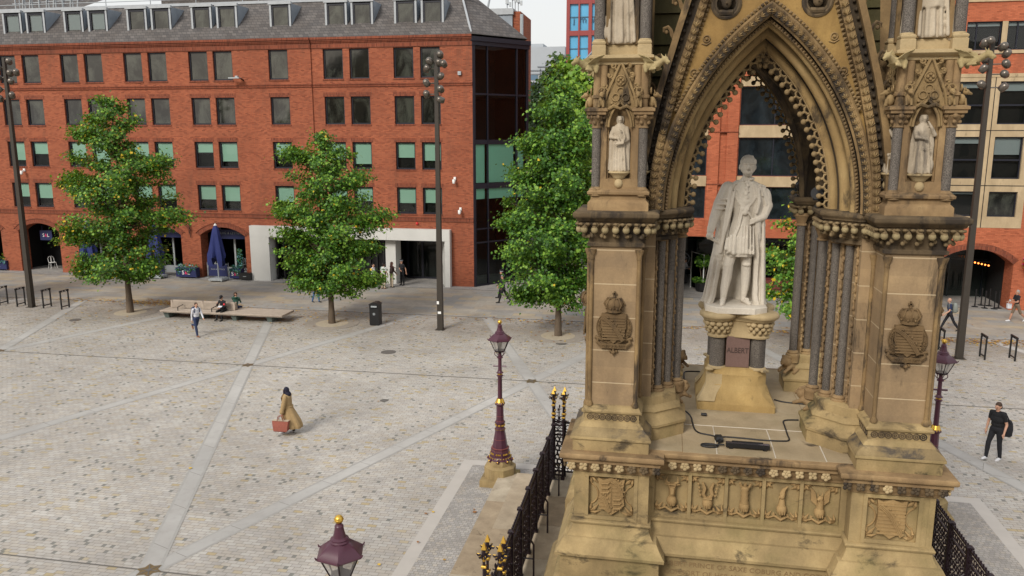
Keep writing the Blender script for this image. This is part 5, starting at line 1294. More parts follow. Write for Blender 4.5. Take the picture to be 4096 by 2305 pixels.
for side in (-1,1):
    mb = MB(); x, z = side*.66, 11.76
    mb.ring((x,-2.2,z), .20, .035, 24, 6); mb.ring((x,-2.21,z), .155, .02, 24, 5); mb.yprism([(x+.15*math.cos(2*PI*i/20), z+.15*math.sin(2*PI*i/20)) for i in range(20)], -2.2, -2.19)
    mb.sph((x,-2.25,z+.01), (.075,.07,.095), 10, 8); mb.tube([(x,-2.33,z+.02),(x,-2.335,z-.015)], [.01,.018], 5); mb.sph((x,-2.23,z+.05), (.09,.06,.075), 9, 6); mb.tube([(x-.1,-2.22,z-.13),(x+.1,-2.22,z-.13)], .045, 6)
    mb.build('portrait_medallion', M_dark, ga_, 50); mb = MB()
    for zz, xs in ((11.25,.93),(10.75,1.1)):
        mb.ring((side*xs,-2.21,zz), .05, .012, 10, 4); mb.sph((side*xs,-2.22,zz), .025, 6, 5); mb.tube([(side*xs-.07,-2.205,zz-.07),(side*xs,-2.215,zz-.09),(side*xs+.07,-2.205,zz-.05)], .012, 4)
    mb.build('spandrel_scroll', M_arch, ga_, 50)
zc = [8.7+.52*i for i in range(14)]                  # lapped stone slabs of the steep roof behind the gable, cut at the valleys
for side in (-1,1):
    mb = MB()
    for z0, z1 in zip(zc, zc[1:]):
        z1 = min(z1, 15.19); x0, x1 = gx(z0)+.19, gx(z1)+.13
        if x1 > 2.0: continue
        ya = -2.12; y0, y1 = max(ya, -x0) , max(ya, -x1)
        P = [(side*x0,ya,z0-.03),(side*x0,min(-.02,-x0+.1) if x0 < 2.1 else ya,z0-.03),(side*x1,min(-.02,-x1+.1),z1),(side*x1,ya,z1)]; mb.add(P if side < 0 else P[::-1], [(0,1,2,3)])
        if x0 < 2.1: P = [(side*(x0-.07),ya,z0-.03),(side*(x0-.07),-x0+.1,z0-.03),(side*x0,-x0+.1,z0-.03),(side*x0,ya,z0-.03)]; mb.add(P, [(0,1,2,3)])
    mb.build('roof_slope', M_roofst, ar)
quad4(ar)

# ---- corner tabernacles
mb = MB(); H0 = 8.62
P = [(-.43,-.43),(.43,-.43),(.43,.43),(-.43,.43)]
molded(mb, P, [(.045,H0-.01),(.045,8.75),(.03,8.77),(.0,8.80),(.0,8.86),(.05,8.885),(.055,8.92),(.02,8.95),(-.05,8.97),(-.06,9.12),(-.15,9.14),(-.15,10.25)])
for k in range(4):
    M = RZ(k*PI/2)
    for sx in (-1,1): mb.bx(sx*.245-.045,sx*.245+.045,-.37,-.26,9.12,10.2,0,M); mb.bx(sx*.19-.02,sx*.19+.02,-.33,-.26,9.12,9.95,0,M)
tb = mb.build('tabernacle', M_stone, ME, 40, loc=(2.2,2.2,0))
for sx in (-1,1):
    for sy in (-1,1):
        c = (sx*.36,sy*.36,0); mb = MB(); mb.tube([(sx*.36,sy*.36,8.99),(sx*.36,sy*.36,9.5),(sx*.36,sy*.36,9.92)], .068, 12); mb.build('granite_colonnette', M_gran, tb, 50); mb = MB()
        mb.lathe([(.12,8.86),(.12,8.90),(.10,8.93),(.105,8.96),(.075,8.98),(.07,9.0)], 10, c); mb.build('colonnette_base', M_stone, tb, 50); mb = MB(); mb.lathe([(.068,9.90),(.085,9.91),(.07,9.94),(.09,10.0),(.135,10.07),(.12,10.1)], 10, c)
        for q in range(7): a = 2*PI*q/7; mb.sph((c[0]+.125*math.cos(a),c[1]+.125*math.sin(a),10.075), .038, 6, 5)
        for q in range(5): a = 2*PI*q/5; mb.sph((c[0]+.095*math.cos(a),c[1]+.095*math.sin(a),9.99), .032, 6, 5)
        molded(mb, [(c[0]-.13,c[1]-.13),(c[0]+.13,c[1]-.13),(c[0]+.13,c[1]+.13),(c[0]-.13,c[1]+.13)], [(.0,10.1),(.02,10.11),(.02,10.15),(.045,10.16),(.045,10.2),(.0,10.22)])
        for ex, ey in ((0,0),(-sx*.1,0),(0,-sy*.1)): mb.tube([(c[0]+ex,c[1]+ey,10.2),(c[0]+ex,c[1]+ey,10.85)], .062, 8); mb.lathe([(.085,10.36),(.085,10.40),(.06,10.41)], 8, (c[0]+ex,c[1]+ey,0))
        mb.build('capital', M_stone, tb, 50)
# gablets with trefoil tracery on the four faces
mb = MB()
mb.bx(-.33,.33,-.33,.33,10.2,10.9)
def lancet(w_, h_, z0, n=8):
    c = (h_*h_-w_*w_)/(2*w_); r = w_+c; P = []
    for i in range(n+1): ph = i/n*math.acos(c/r); P.append((r*math.cos(ph)-c, z0+r*math.sin(ph)))
    return P
for k in range(4):
    M = RZ(k*PI/2); y = -.40; t = MB()
    A = lancet(.175,.38,9.92)
    for side in (-1,1):
        for (xa,za),(xb,zb) in zip(A, A[1:]):
            ga0, gb0 = max(xa,.215*min(1,(10.86-za)/.45)), max(xb,.215*min(1,(10.86-zb)/.45))
            Q = [(side*xa,y,za),(side*ga0,y,za),(side*gb0,y,zb),(side*xb,y,zb)]; t.add(Q if side > 0 else Q[::-1], [(0,1,2,3)])
        Q = [(0,y,A[-1][1]),(side*.215*min(1,(10.86-A[-1][1])/.45),y,A[-1][1]),(0,y,10.86)]; t.add(Q if side > 0 else Q[::-1], [(0,1,2)])
        t.tube([(side*x,y-.01,z) for x, z in A], .022, 5); t.tube([(side*(x+.035),y-.005,z+.01) for x, z in A], .012, 5)
        t.tube([(side*.25,y-.02,10.22),(side*.21,y-.02,10.42),(side*.02,y-.02,10.86)], .024, 5)
        for zz, xx in ((10.36,.24),(10.52,.185),(10.68,.11),(10.82,.06)):
            t.ring((side*(xx+.055),y-.02,zz+.02), .032, .015, 9, 5, 'y', 0, -PI*.7 if side > 0 else -PI*.3-PI, PI*.8 if side > 0 else PI*.2)
            t.sph((side*(xx+.07),y-.02,zz+.02), .022, 6, 5); t.tube([(side*(xx-.01),y-.015,zz-.05),(side*(xx+.035),y-.02,zz-.02)], .017, 5)
        t.ring((side*.075,y-.012,10.37), .055, .014, 12, 5); t.sph((side*.13,y-.02,10.28), .025, 6, 5)
        t.tube([(side*.33,y+.04,10.45),(side*.33,y+.02,10.62),(side*.33,y+.02,10.72)], [.014,.012,.004], 5); t.ring((side*.33,y+.03,10.60), .045, .010, 8, 4, 'y', 0, 0, PI)
        for zz in (10.45,10.52): t.tube([(side*.28,y+.04,zz),(side*.33,y+.02,zz+.04),(side*.38,y+.04,zz)], .012, 4)
    t.ring((0,y-.012,10.46), .058, .014, 12, 5); t.yprism([(.2*math.cos(2*PI*i/12)*.38,10.62+.2*math.sin(2*PI*i/12)*.38) for i in range(12)], y-.02, y); t.ring((0,y-.02,10.62), .07, .014, 12, 4)
    for q in range(4): t.sph((.035*math.cos(q*PI/2),y-.03,10.62+.035*math.sin(q*PI/2)), .024, 6, 5)
    # seated beasts at the springing
    for side in (-1,1):
        x = side*.285
        t.sph((x,y-.08,10.30), (.05,.06,.085), 8, 6); t.sph((x-side*.012,y-.14,10.41), (.042,.05,.042), 8, 6); t.tube([(x,y-.16,10.40),(x-side*.02,y-.22,10.38)], [.03,.016], 6)
        for e in (-1,1): t.tube([(x+e*.03,y-.12,10.32),(x+e*.032,y-.14,10.22)], [.02,.016], 5); t.tube([(x+e*.03,y-.12,10.44),(x+e*.04,y-.11,10.485)], [.014,.004], 5)
        t.ring((x,y-.06,10.47), .045, .014, 10, 5)
    t.tube([(-.2,y-.03,10.18),(-.1,y-.05,10.24),(0,y-.03,10.2),(.1,y-.05,10.24),(.2,y-.03,10.18)], [.02,.03,.02,.03,.02], 6)
    mb.merge(t, M)
mb.build('gablet', stone('gablet_stone', (.43,.31,.155), (.32,.22,.105), (.19,.125,.065), .4), tb, 50)
mb = MB()
molded(mb, P, [(-.08,10.84),(-.03,10.86),(-.03,10.9),(.04,10.93),(.06,10.95),(.06,10.985),(.03,11.0)])
for sx in (-1,1):
    for sy in (-1,1):
        c = (sx*.345,sy*.345)
        molded(mb, [(c[0]-.105,c[1]-.105),(c[0]+.105,c[1]-.105),(c[0]+.105,c[1]+.105),(c[0]-.105,c[1]+.105)], [(0,10.99),(0,11.14),(-.015,11.15),(.0,11.17),(-.0,11.19),(-.02,11.21)])
        mb.lathe([(.098,11.2),(.1,11.22),(.09,11.235)], 10, (c[0],c[1],0))
mb.bx(-.25,.25,-.33,.33,10.99,11.16); mb.bx(-.33,-.25,-.25,.25,10.99,11.155); mb.bx(.25,.33,-.25,.25,10.99,11.155)
mb.build('tabernacle_cornice', M_pale, tb, 40)
for sx in (-1,1):
    for sy in (-1,1): mb = MB(); mb.tube([(sx*.345,sy*.345,11.22),(sx*.345,sy*.345,12.3),(sx*.345,sy*.345,13.3)], .083, 12); mb.build('granite_column', M_gran, tb, 50)
mb = MB()
for sx in (-1,1):
    for sy in (-1,1): mb.bx(sx*.215-.03,sx*.215+.03,sy*.345-.03,sy*.345+.03,11.16,13.3); mb.bx(sx*.345-.03,sx*.345+.03,sy*.215-.03,sy*.215+.03,11.16,13.3)
molded(mb, P, [(0,13.25),(.06,13.3),(.06,13.5),(0,13.55),(-.1,13.9),(-.40,15.6)])
mb.build('canopy', M_arch, tb, 40)
f = Fig()                                           # winged gargoyle leaning out over the corner (+x+y)
f.cap((0,0,-.02),(.24,0,.0),.065,.055).cap((.24,0,0),(.34,0,.05),.05,.045).ell((.38,0,.06),(.055,.05,.05)).cap((.40,0,.045),(.46,0,.02),.034,.024).cap((.4,0,.02),(.44,0,-.01),.02,.014)
for e in (-1,1):
    f.cap((.36,e*.03,.1),(.34,e*.05,.15),.016,.006).cap((.2,e*.05,-.03),(.14,e*.075,-.07),.03,.02).cap((.14,e*.075,-.07),(.25,e*.06,-.065),.02,.014).cap((.04,e*.06,-.02),(.06,e*.08,-.09),.05,.03)
    f.loft([[(.02,e*.05,.04),(.22,e*.05,.03),(.22,e*.08,.03),(.02,e*.08,.04)],[(-.02,e*.1,.13),(.16,e*.12,.10),(.16,e*.14,.10),(-.02,e*.13,.13)],[(-.08,e*.14,.15),(.0,e*.16,.16),(.0,e*.17,.16),(-.08,e*.165,.15)]])
gm = f.mesh('gargoyle', [stone('mossy_gargoyle', (.50,.40,.22), (.42,.33,.17), (.24,.20,.09), .15, green=.35)], .012, 2)
for i, (x, y, a) in enumerate(((.36,.36,PI/4),(-.36,.36,PI*.75),(.36,-.36,-PI/4))): link('gargoyle', gm, tb, (x*1.08,y*1.08,10.84), a)
for k in (1,2,3):
    x, y = (2.2*(1 if k == 3 else -1), 2.2*(1 if k == 1 else -1)); copy_tree(tb, ME, loc=(x,y,0), rz=k*PI/2)

# ---- pedestal of the statue
PX, PYc = -.03, .30
mb = MB(); hs = .715
sq = lambda h: [(PX-h,PYc-h),(PX+h,PYc-h),(PX+h,PYc+h),(PX-h,PYc+h)]
oc = lambda h, c: [(PX-h+c,PYc-h),(PX+h-c,PYc-h),(PX+h,PYc-h+c),(PX+h,PYc+h-c),(PX+h-c,PYc+h),(PX-h+c,PYc+h),(PX-h,PYc+h-c),(PX-h,PYc-h+c)]
r = lambda P, z: [(x,y,z) for x, y in P]
mb.loft([r(oc(.715,.02),4.66), r(oc(.715,.02),4.80), r(oc(.70,.05),4.83), r(oc(.62,.13),4.98), r(oc(.56,.16),5.14), r(oc(.55,.16),5.16), r(oc(.55,.16),5.34), r(oc(.53,.15),5.36), r(oc(.52,.15),5.46), r(oc(.50,.15),5.47)])
mb.loft([r(oc(.30,.02),5.40), r(oc(.30,.02),6.06)])
pd = mb.build('pedestal', stone('patched_ochre_stone', (.52,.37,.16), (.44,.30,.12), (.30,.20,.085), .3), ME, 40)
for k in range(4):                                    # renewed corner blocks in paler stone
    mb = MB(); M = T(PX,PYc,0) @ RZ(k*PI/2); mb.loft([[(-.72,-.72,4.86),(-.40,-.72,4.86),(-.40,-.5,4.86),(-.72,-.5,4.86)],[(-.64,-.63,4.99),(-.36,-.63,4.99),(-.36,-.45,4.99),(-.64,-.45,4.99)],[(-.565,-.555,5.15),(-.27,-.555,5.15),(-.27,-.4,5.15),(-.565,-.4,5.15)],[(-.56,-.55,5.35),(-.27,-.555,5.35),(-.27,-.4,5.35),(-.56,-.4,5.35)]], 0, M=M) if k in (3,0) else None
    mb.sph((-.5,-.5,5.44), (.09,.09,.035), 8, 5, 0, M); mb.lathe([(.17,5.44),(.17,5.47),(.145,5.49)], 16, (-.37,-.37,0), M=M)
    mb.build('renewed_corner', M_pale, pd, 40)
for sx in (-1,1):
    for sy in (-1,1): mb = MB(); mb.tube([(PX+sx*.37,PYc+sy*.37,5.48),(PX+sx*.37,PYc+sy*.37,5.8),(PX+sx*.37,PYc+sy*.37,6.08)], .142, 22); mb.build('granite_column', M_gran, pd, 50)
mb = MB(); mb.bx(PX-.212,PX+.212,PYc-.46,PYc-.30,5.48,6.07); pn = mb.build('name_panel', M_rgran, pd)
q = MB(); q.merge(text_mb('ALBERT', .128, .004, spacing=.98), T(PX,PYc-.463,5.80) @ S(.93,1,1.15) @ XZ); q.build('name_lettering', M_letter, pn)
mb = MB()
def quatre(h, rr, z, n=10):
    P = []
    for k in range(4):
        cx, cy = (h,h,-h,-h)[k], (-h,h,h,-h)[k]; a0 = (-PI*.68, -PI*.18, PI*.32, PI*.82)[k]
        for i in range(n+1): a = a0+1.36*PI/2*2*.79*i/n-.0; P.append((PX+cx+rr*math.cos(a), PYc+cy+rr*math.sin(a), z))
    return P
mb.loft([quatre(.37,.165,6.05), quatre(.37,.20,6.06), quatre(.37,.205,6.09), quatre(.37,.17,6.115), quatre(.365,.165,6.2), quatre(.365,.19,6.33), quatre(.37,.23,6.365), quatre(.375,.235,6.38), quatre(.38,.27,6.39), quatre(.38,.275,6.41), quatre(.38,.30,6.42), quatre(.38,.305,6.44), quatre(.38,.335,6.45), quatre(.38,.35,6.48), quatre(.38,.345,6.515), quatre(.38,.31,6.545)])
tl = mb.build('pedestal_capital', M_pale, pd, 45)
mb = MB(); rg = random.Random(8)
for k in range(4):
    cx, cy = PX+.37*(1,1,-1,-1)[k], PYc+.37*(-1,1,1,-1)[k]
    for i in range(12):
        a = 2*PI*i/12
        if math.cos(a-math.atan2(cy-PYc, cx-PX)) < -.3: continue
        mb.sph((cx+.225*math.cos(a),cy+.225*math.sin(a),6.325), (.062,.062,.05), 8, 6); mb.sph((cx+.215*math.cos(a+.26),cy+.215*math.sin(a+.26),6.25), (.05,.05,.045), 7, 5); mb.sph((cx+.2*math.cos(a),cy+.2*math.sin(a),6.185), (.04,.04,.05), 7, 5)
    mb.build('capital_leaf', M_dark if k == 1 else M_pale, tl, 60); mb = MB()
# ------------------------------------------------------------------ marble statue on the pedestal (memorial-local numbers)
ST = thing('marble_statue', 'large white marble statue of a robed man with hand on hip on the central pedestal', 'statue', (CX-.08, CY+.15, 6.545))
mb = MB()
P = [(-.36,-.5),(.30,-.5),(.54,-.28),(.54,.3),(.3,.52),(-.36,.52),(-.58,.3),(-.58,-.28)]
mb.loft([[(x*1.0,y,0) for x,y in P],[(x,y,.10) for x,y in P],[(x*.97,y*.97,.115) for x,y in P]]); mb.build('statue_plinth', M_marble, ST)
f = Fig(); Z0 = .10
def rg_(cx, cy, z, rx, ry, amp=0, n=9, ph=0): return ripple(cx, cy, z, rx, ry, amp, n, ph, 56)
f.loft([rg_(-.01,-.01,1.02,.26,.20,.055,11,.3), rg_(-.01,-.01,1.10,.27,.21,.05,11,.4), rg_(.0,0,1.4,.24,.20,.035,11,.7), rg_(.04,.0,1.72,.20,.165,.012,9,1), rg_(.05,0,1.82,.205,.17,.0), rg_(.06,-.01,2.05,.275,.205,.0), rg_(.06,.01,2.25,.285,.165,.0), rg_(.06,.02,2.36,.24,.14,.0), rg_(.07,.01,2.43,.12,.105,.0), rg_(.08,.01,2.5,.085,.085)])
# cloak: a folded shell from shoulders to floor behind the figure
def cresc(cx, cy, z, rx, ry, th, amp, n, ph, a0=-32, a1=212, N=54):
    o_, i_ = [], []
    for k in range(N+1):
        a = R(a0+(a1-a0)*k/N); q = 1+amp*(math.sin(n*a+ph)+.6*math.sin(1.7*n*a+1.9*ph))
        o_.append((cx+rx*q*math.cos(a), cy+ry*q*math.sin(a), z)); i_.append((cx+(rx*q-th)*math.cos(a), cy+(ry*q-th)*math.sin(a), z))
    return o_+i_[::-1]
f.loft([cresc(.05,.05,2.43,.15,.135,.07,0,7,0,-58,238), cresc(.06,.04,2.35,.30,.20,.09,.01,7,.2,-60,228), cresc(.05,.04,2.18,.36,.25,.10,.03,9,.5,-60,214), cresc(.03,.05,1.85,.39,.28,.10,.06,9,.8,-56,208), cresc(.0,.05,1.45,.41,.31,.09,.075,9,1.1,-44,207), cresc(-.01,.06,1.05,.43,.33,.09,.07,8,1.4,-32,216), cresc(-.02,.07,.65,.46,.36,.08,.075,8,1.7,-28,212), cresc(-.04,.08,.25,.51,.39,.09,.08,8,2.0,-32,214), cresc(-.05,.08,.10,.57,.41,.11,.08,8,2.2,-36,220)])
# arm holding the sword hilt (left in the picture)
f.chain([(-.25,.0,2.27),(-.39,-.06,1.98),(-.48,-.13,1.72),(-.545,-.19,1.50)], [.14,.125,.10,.07])
for k in range(8): a_ = 2*PI*k/8; t_ = k/7; f.ell((-.29-.24*t_, -.03-.145*t_-.07*math.sin(a_), 2.18-.62*t_), (.13-.05*t_,.10-.03*t_,.035))
for k in range(11):                                  # hanging folds of the cloak
    a_ = R(200-22*k); x0, y0, x1, y1 = .03+.40*math.cos(a_), .05+.29*math.sin(a_), -.04+.55*math.cos(a_), .08+.41*math.sin(a_)
    f.chain([(x0*.95,y0*.95,2.05),(x0*1.02,y0*1.02,1.5),((x0+x1)/2,(y0+y1)/2,.9),(x1,y1,.12)], [.018,.03,.036,.045])
f.chain([(-.20,-.15,2.3),(-.25,-.20,1.95),(-.30,-.19,1.5),(-.34,-.16,1.1)], [.03,.04,.045,.03]); f.chain([(-.14,-.18,2.25),(-.2,-.22,1.9),(-.27,-.2,1.5)], [.02,.03,.02])
f.chain([(.28,-.15,2.28),(.30,-.2,2.05),(.27,-.19,1.85)], [.03,.035,.025]); f.ell((-.56,-.205,1.42),(.06,.065,.07))
for k in range(4): f.cap((-.585+.028*k,-.235,1.42-.008*k),(-.59+.028*k,-.20,1.355),.019,.016)
f.cap((-.50,-.2,1.43),(-.52,-.25,1.38),.02,.016)
f.cap((-.60,-.22,1.40),(-.33,-.12,1.24),.028,.03); f.chain([(-.36,-.08,1.26),(-.36,-.06,1.05),(-.34,-.04,.86),(-.32,-.03,.78)], [.085,.10,.06,.03])
f.cap((-.40,-.10,1.2),(-.38,-.11,.95),.035,.025); f.cap((-.33,-.12,1.2),(-.33,-.12,.95),.03,.02)
# arm on the hip, under the gathered cape
f.chain([(.33,.02,2.25),(.46,.04,1.97),(.40,-.06,1.78),(.26,-.14,1.71)], [.115,.115,.085,.06]); f.ell((.44,.07,2.03),(.115,.14,.26)); f.ell((.41,.1,1.85),(.10,.12,.14)); f.ell((.23,-.165,1.70),(.055,.035,.05))
for k in range(4): f.cap((.235,-.185,1.735-.022*k),(.155,-.185,1.715-.026*k),.016,.012)
for k in range(5): f.chain([(.36+.03*k,-.08+.03*k,2.2),(.44+.025*k,-.07+.035*k,2.0),(.40+.02*k,-.04+.03*k,1.8)], [.02,.024,.018])
f.chain([(.36,.0,1.82),(.42,.02,1.6),(.36,.04,1.42)], [.06,.045,.02]); f.chain([(.30,-.12,1.66),(.33,-.12,1.5),(.36,-.10,1.36)], [.04,.035,.02])
# legs and feet
f.chain([(-.13,-.02,1.15),(-.185,-.08,.86),(-.20,-.07,.62),(-.235,-.06,.40),(-.25,-.09,.17)], [.13,.098,.095,.082,.054]); f.chain([(-.25,-.1,.165),(-.27,-.24,.145),(-.28,-.31,.13)], [.05,.052,.038]); f.ell((-.265,-.19,.20),(.055,.05,.03))
f.chain([(.13,.02,1.15),(.15,.02,.86),(.155,.05,.62),(.15,.06,.40),(.13,.05,.17)], [.13,.098,.095,.082,.054]); f.chain([(.13,.03,.165),(.20,-.09,.145),(.23,-.15,.13)], [.05,.05,.038]); f.ell((.19,-.05,.20),(.05,.05,.03))
f.ell((-.19,-.11,.85),(.088,.07,.045)); f.ell((.15,-.03,.86),(.085,.07,.045))
# head, hair and face
f.cap((.08,.0,2.40),(.085,-.005,2.62),.082,.085); f.ell((.085,-.02,2.70),(.138,.168,.185)); f.ell((.08,-.085,2.60),(.10,.085,.085)); f.ell((.08,-.12,2.545),(.05,.04,.035))
f.chain([(.075,-.18,2.74),(.072,-.225,2.665),(.073,-.205,2.65)], [.017,.026,.022]); f.ell((.04,-.135,2.655),(.035,.03,.03)); f.ell((.12,-.135,2.655),(.035,.03,.03)); f.cap((.035,-.195,2.59),(.115,-.195,2.59),.013,.013); f.cap((.05,-.185,2.565),(.10,-.185,2.565),.014,.014)
for e in (-1,1):
    f.cap((.08+e*.022,-.188,2.75),(.08+e*.10,-.15,2.745),.02,.016); f.ell((.08+e*.062,-.158,2.705),(.022,.014,.012)); f.ell((.08+e*.108,-.07,2.645),(.022,.035,.055)); f.ell((.08+e*.14,.01,2.67),(.018,.035,.05))
    for k in range(5): f.ell((.085+e*(.118-.004*k), -.045+.045*k, 2.765-.018*k), (.03,.04,.062))
f.ell((.085,.03,2.775),(.135,.15,.125)); f.cap((.0,-.09,2.835),(.15,-.02,2.86),.022,.03)
# collar, cravat, chain of the order, sash, tassels, shoulder bows
mesh_ring = [(.08+.115*math.cos(R(a)), .0+.115*math.sin(R(a)), 2.445+.02*math.sin(R(a+90))) for a in range(-60,241,20)]
f.chain(mesh_ring, [.026]*len(mesh_ring))
for k in range(6): f.ell((.075+.02*(k%2)-.01,-.155-.008*k,2.40-.055*k),(.04-.002*k,.02,.032))
for k in range(17):
    t = k/16*2-1; f.ell((.06+.25*t, -.195+.07*t*t, 1.93+.33*abs(t)**1.5), (.03,.022,.03))
f.ell((.06,-.205,1.86),(.05,.025,.06)); f.ell((.02,-.20,1.92),(.04,.025,.04)); f.ell((.10,-.20,1.92),(.04,.025,.04))
f.chain([(-.13,-.14,2.25),(.0,-.195,2.0),(.14,-.185,1.82),(.24,-.13,1.68)], [.02]*4); f.chain([(.0,-.17,2.2),(-.02,-.19,1.9),(-.07,-.19,1.6),(-.14,-.2,1.36)], [.022,.02,.02,.025])
f.chain([(.045,-.17,2.2),(.02,-.19,1.9),(-.03,-.2,1.6),(-.1,-.21,1.4)], [.018]*4)
for x, z0, z1 in ((-.17,1.42,1.14),(-.10,1.4,1.10),(-.235,1.36,1.18)): f.cap((x,-.215,z0),(x-.01,-.225,z1),.028,.045)
for k in range(7): f.cap((-.21+.055*k,-.20,1.38),(-.22+.058*k,-.205,1.10),.016,.026)
for k in range(5): f.cap((.02+.05*k,-.185,1.6),(.03+.055*k,-.20,1.09),.012,.022)
for e in (-1,1):
    for q in range(3): f.ell((.06+e*(.25+.035*q),-.06+.03*q,2.34-.015*q),(.05,.055,.035))
    f.chain([(.06+e*.26,-.11,2.3),(.06+e*.31,-.13,2.15)], [.022,.012])
for k in range(6): f.chain([(-.14-.02*k,-.13+.01*k,2.1),(-.2-.03*k,-.13,1.75),(-.24-.022*k,-.12+.005*k,1.3)], [.016,.02,.014])
f.build('figure', M_marble, ST, .0095, 2)

# ------------------------------------------------------------------ niche statues
def robed(H, seed, kind):
    rr = random.Random(seed); f = Fig(); h = H
    ph = seed*.7
    f.loft([rg_(0,0,.0,.17*h,.14*h,.09,9,ph), rg_(0,0,.05*h,.165*h,.135*h,.10,9,ph+.1), rg_(0,.0,.3*h,.135*h,.115*h,.09,9,ph+.5), rg_(.01*h,0,.5*h,.125*h,.10*h,.06,8,ph+.8), rg_(.01*h,0,.62*h,.105*h,.085*h,.02,8,ph), rg_(0,0,.72*h,.12*h,.085*h), rg_(0,.005*h,.80*h,.125*h,.07*h), rg_(0,.005*h,.845*h,.06*h,.05*h), rg_(0,0,.87*h,.038*h,.038*h)])
    f.loft([cresc(0,.01*h,.84*h,.08*h,.06*h,.03*h,0,7,ph,-25,205,40), cresc(0,.01*h,.74*h,.16*h,.10*h,.035*h,.03,7,ph,-35,215,40), cresc(0,.01*h,.5*h,.185*h,.13*h,.03*h,.06,7,ph+.4,-35,215,40), cresc(0,.01*h,.25*h,.18*h,.14*h,.03*h,.08,7,ph+.8,-30,210,40), cresc(0,.01*h,.02*h,.19*h,.15*h,.03*h,.08,7,ph+1.2,-25,205,40)])
    f.cap((0,0,.85*h),(0,-.005*h,.89*h),.034*h); f.ell((0,-.012*h,.93*h),(.045*h,.055*h,.062*h)); f.ell((0,-.03*h,.895*h),(.03*h,.03*h,.028*h))
    f.cap((0,-.062*h,.94*h),(0,-.072*h,.922*h),.006*h,.009*h)
    for e in (-1,1): f.cap((e*.012*h,-.058*h,.947*h),(e*.032*h,-.048*h,.945*h),.006*h); f.chain([(e*.045*h,.01*h,.975*h),(e*.055*h,.02*h,.92*h),(e*.052*h,.03*h,.87*h)], [.02*h,.022*h,.014*h])
    for q in range(6): f.ell((.03*h*math.cos(q), .0+.03*h*math.sin(q), .98*h), (.025*h,.025*h,.016*h))
    for q in range(5): x = (-.08+.04*q)*h; f.chain([(x,-.09*h,.55*h),(x*1.25,-.115*h,.3*h),(x*1.35+.01*h,-.14*h,.02*h)], [.008*h,.013*h,.016*h])
    A = lambda p: tuple(v*h for v in p)
    if kind == 'lyre':
        f.chain([A((-.12,0,.77)),A((-.16,-.05,.62)),A((-.05,-.12,.60))], [.045*h,.04*h,.025*h]); f.chain([A((.12,0,.77)),A((.15,-.05,.58)),A((.06,-.14,.52))], [.045*h,.04*h,.025*h])
        f.ell(A((-.03,-.13,.60)),(.022*h,.02*h,.022*h)); f.ell(A((.05,-.15,.52)),(.022*h,.02*h,.022*h))
        f.chain([A((-.06,-.16,.49)),A((.07,-.16,.51))], [.022*h,.022*h]); f.chain([A((.07,-.16,.51)),A((.10,-.16,.62)),A((.06,-.15,.74)),A((.0,-.15,.76))], [.016*h]*4)
        for q in range(6): f.cap(A((-.045+.018*q,-.16,.5)),A((.0+.014*q,-.155,.75-.02*q)),.005*h)
    elif kind == 'think':
        f.chain([A((.12,0,.77)),A((.17,-.06,.66)),A((.10,-.10,.78)),A((.05,-.07,.88))], [.042*h,.038*h,.028*h,.016*h]); f.chain([A((-.12,0,.77)),A((-.12,-.09,.62)),A((.02,-.14,.6))], [.045*h,.04*h,.024*h]); f.ell(A((.04,-.145,.6)),(.025*h,.02*h,.02*h))
        f.cap(A((.0,-.16,.58)),A((.10,-.16,.56)),.008*h); 
        for x in (0,.10): f.cap(A((x,-.16,.57)),A((x,-.16,.44)),.004*h); f.ell(A((x,-.16,.43)),(.03*h,.03*h,.012*h))
        f.ell(A((.13,-.05,.15)),(.07*h,.07*h,.13*h))
    elif kind == 'book':
        f.chain([A((.12,0,.77)),A((.15,-.05,.62)),A((.08,-.13,.60))], [.045*h,.04*h,.025*h]); f.ell(A((.07,-.14,.6)),(.028*h,.02*h,.025*h)); f.loft([[A(p) for p in ((.02,-.16,.48),(.09,-.15,.46),(.09,-.13,.46),(.02,-.14,.48))],[A(p) for p in ((.05,-.16,.64),(.12,-.15,.62),(.12,-.13,.62),(.05,-.14,.64))]])
        f.chain([A((-.12,0,.77)),A((-.17,-.03,.60)),A((-.19,-.06,.46))], [.045*h,.038*h,.022*h]); f.ell(A((-.19,-.06,.44)),(.022*h,.022*h,.026*h))
        f.cap(A((-.19,-.04,0)),A((-.19,-.04,.28)),.04*h,.03*h); f.cap(A((-.19,-.04,.30)),A((-.19,-.04,.40)),.025*h,.03*h); f.ell(A((-.13,-.10,.10)),(.045*h,.045*h,.07*h)); f.cap(A((-.13,-.10,.16)),A((-.13,-.10,.22)),.02*h,.026*h)
    else:
        f.chain([A((-.12,0,.77)),A((-.16,-.06,.64)),A((-.08,-.13,.56))], [.045*h,.04*h,.024*h]); f.chain([A((.12,0,.77)),A((.16,-.05,.64)),A((.14,-.11,.74))], [.045*h,.04*h,.024*h]); f.ell(A((-.06,-.14,.55)),(.024*h,.02*h,.024*h))
        f.chain([A((.15,-.10,.0)),A((.16,-.10,.16)),A((.15,-.10,.30))], [.03*h,.012*h,.012*h]); f.ell(A((.15,-.10,.32)),(.03*h,.03*h,.03*h)); f.loft([rg_(0,-.015*h,.24*h,.15*h,.13*h,.05,7,ph), rg_(0,-.015*h,.5*h,.13*h,.115*h,.03,7,ph)])
    return f
SM = {}
def statue(kind, H, label, loc, rz, cat='statue', group=None, base=.0):
    if (kind, H) not in SM: SM[(kind, H)] = robed(H, len(SM)+3, kind).mesh('draped_statue', [M_niche], .0115 if H < 1.2 else .016, 1)
    o = link('draped_statue', SM[(kind, H)], None, loc, rz); return tag(o, label, cat, group)
TL, TR = (CX-2.2, CY-2.2), (CX+2.2, CY-2.2)
GS = 'statues in the corner turrets'
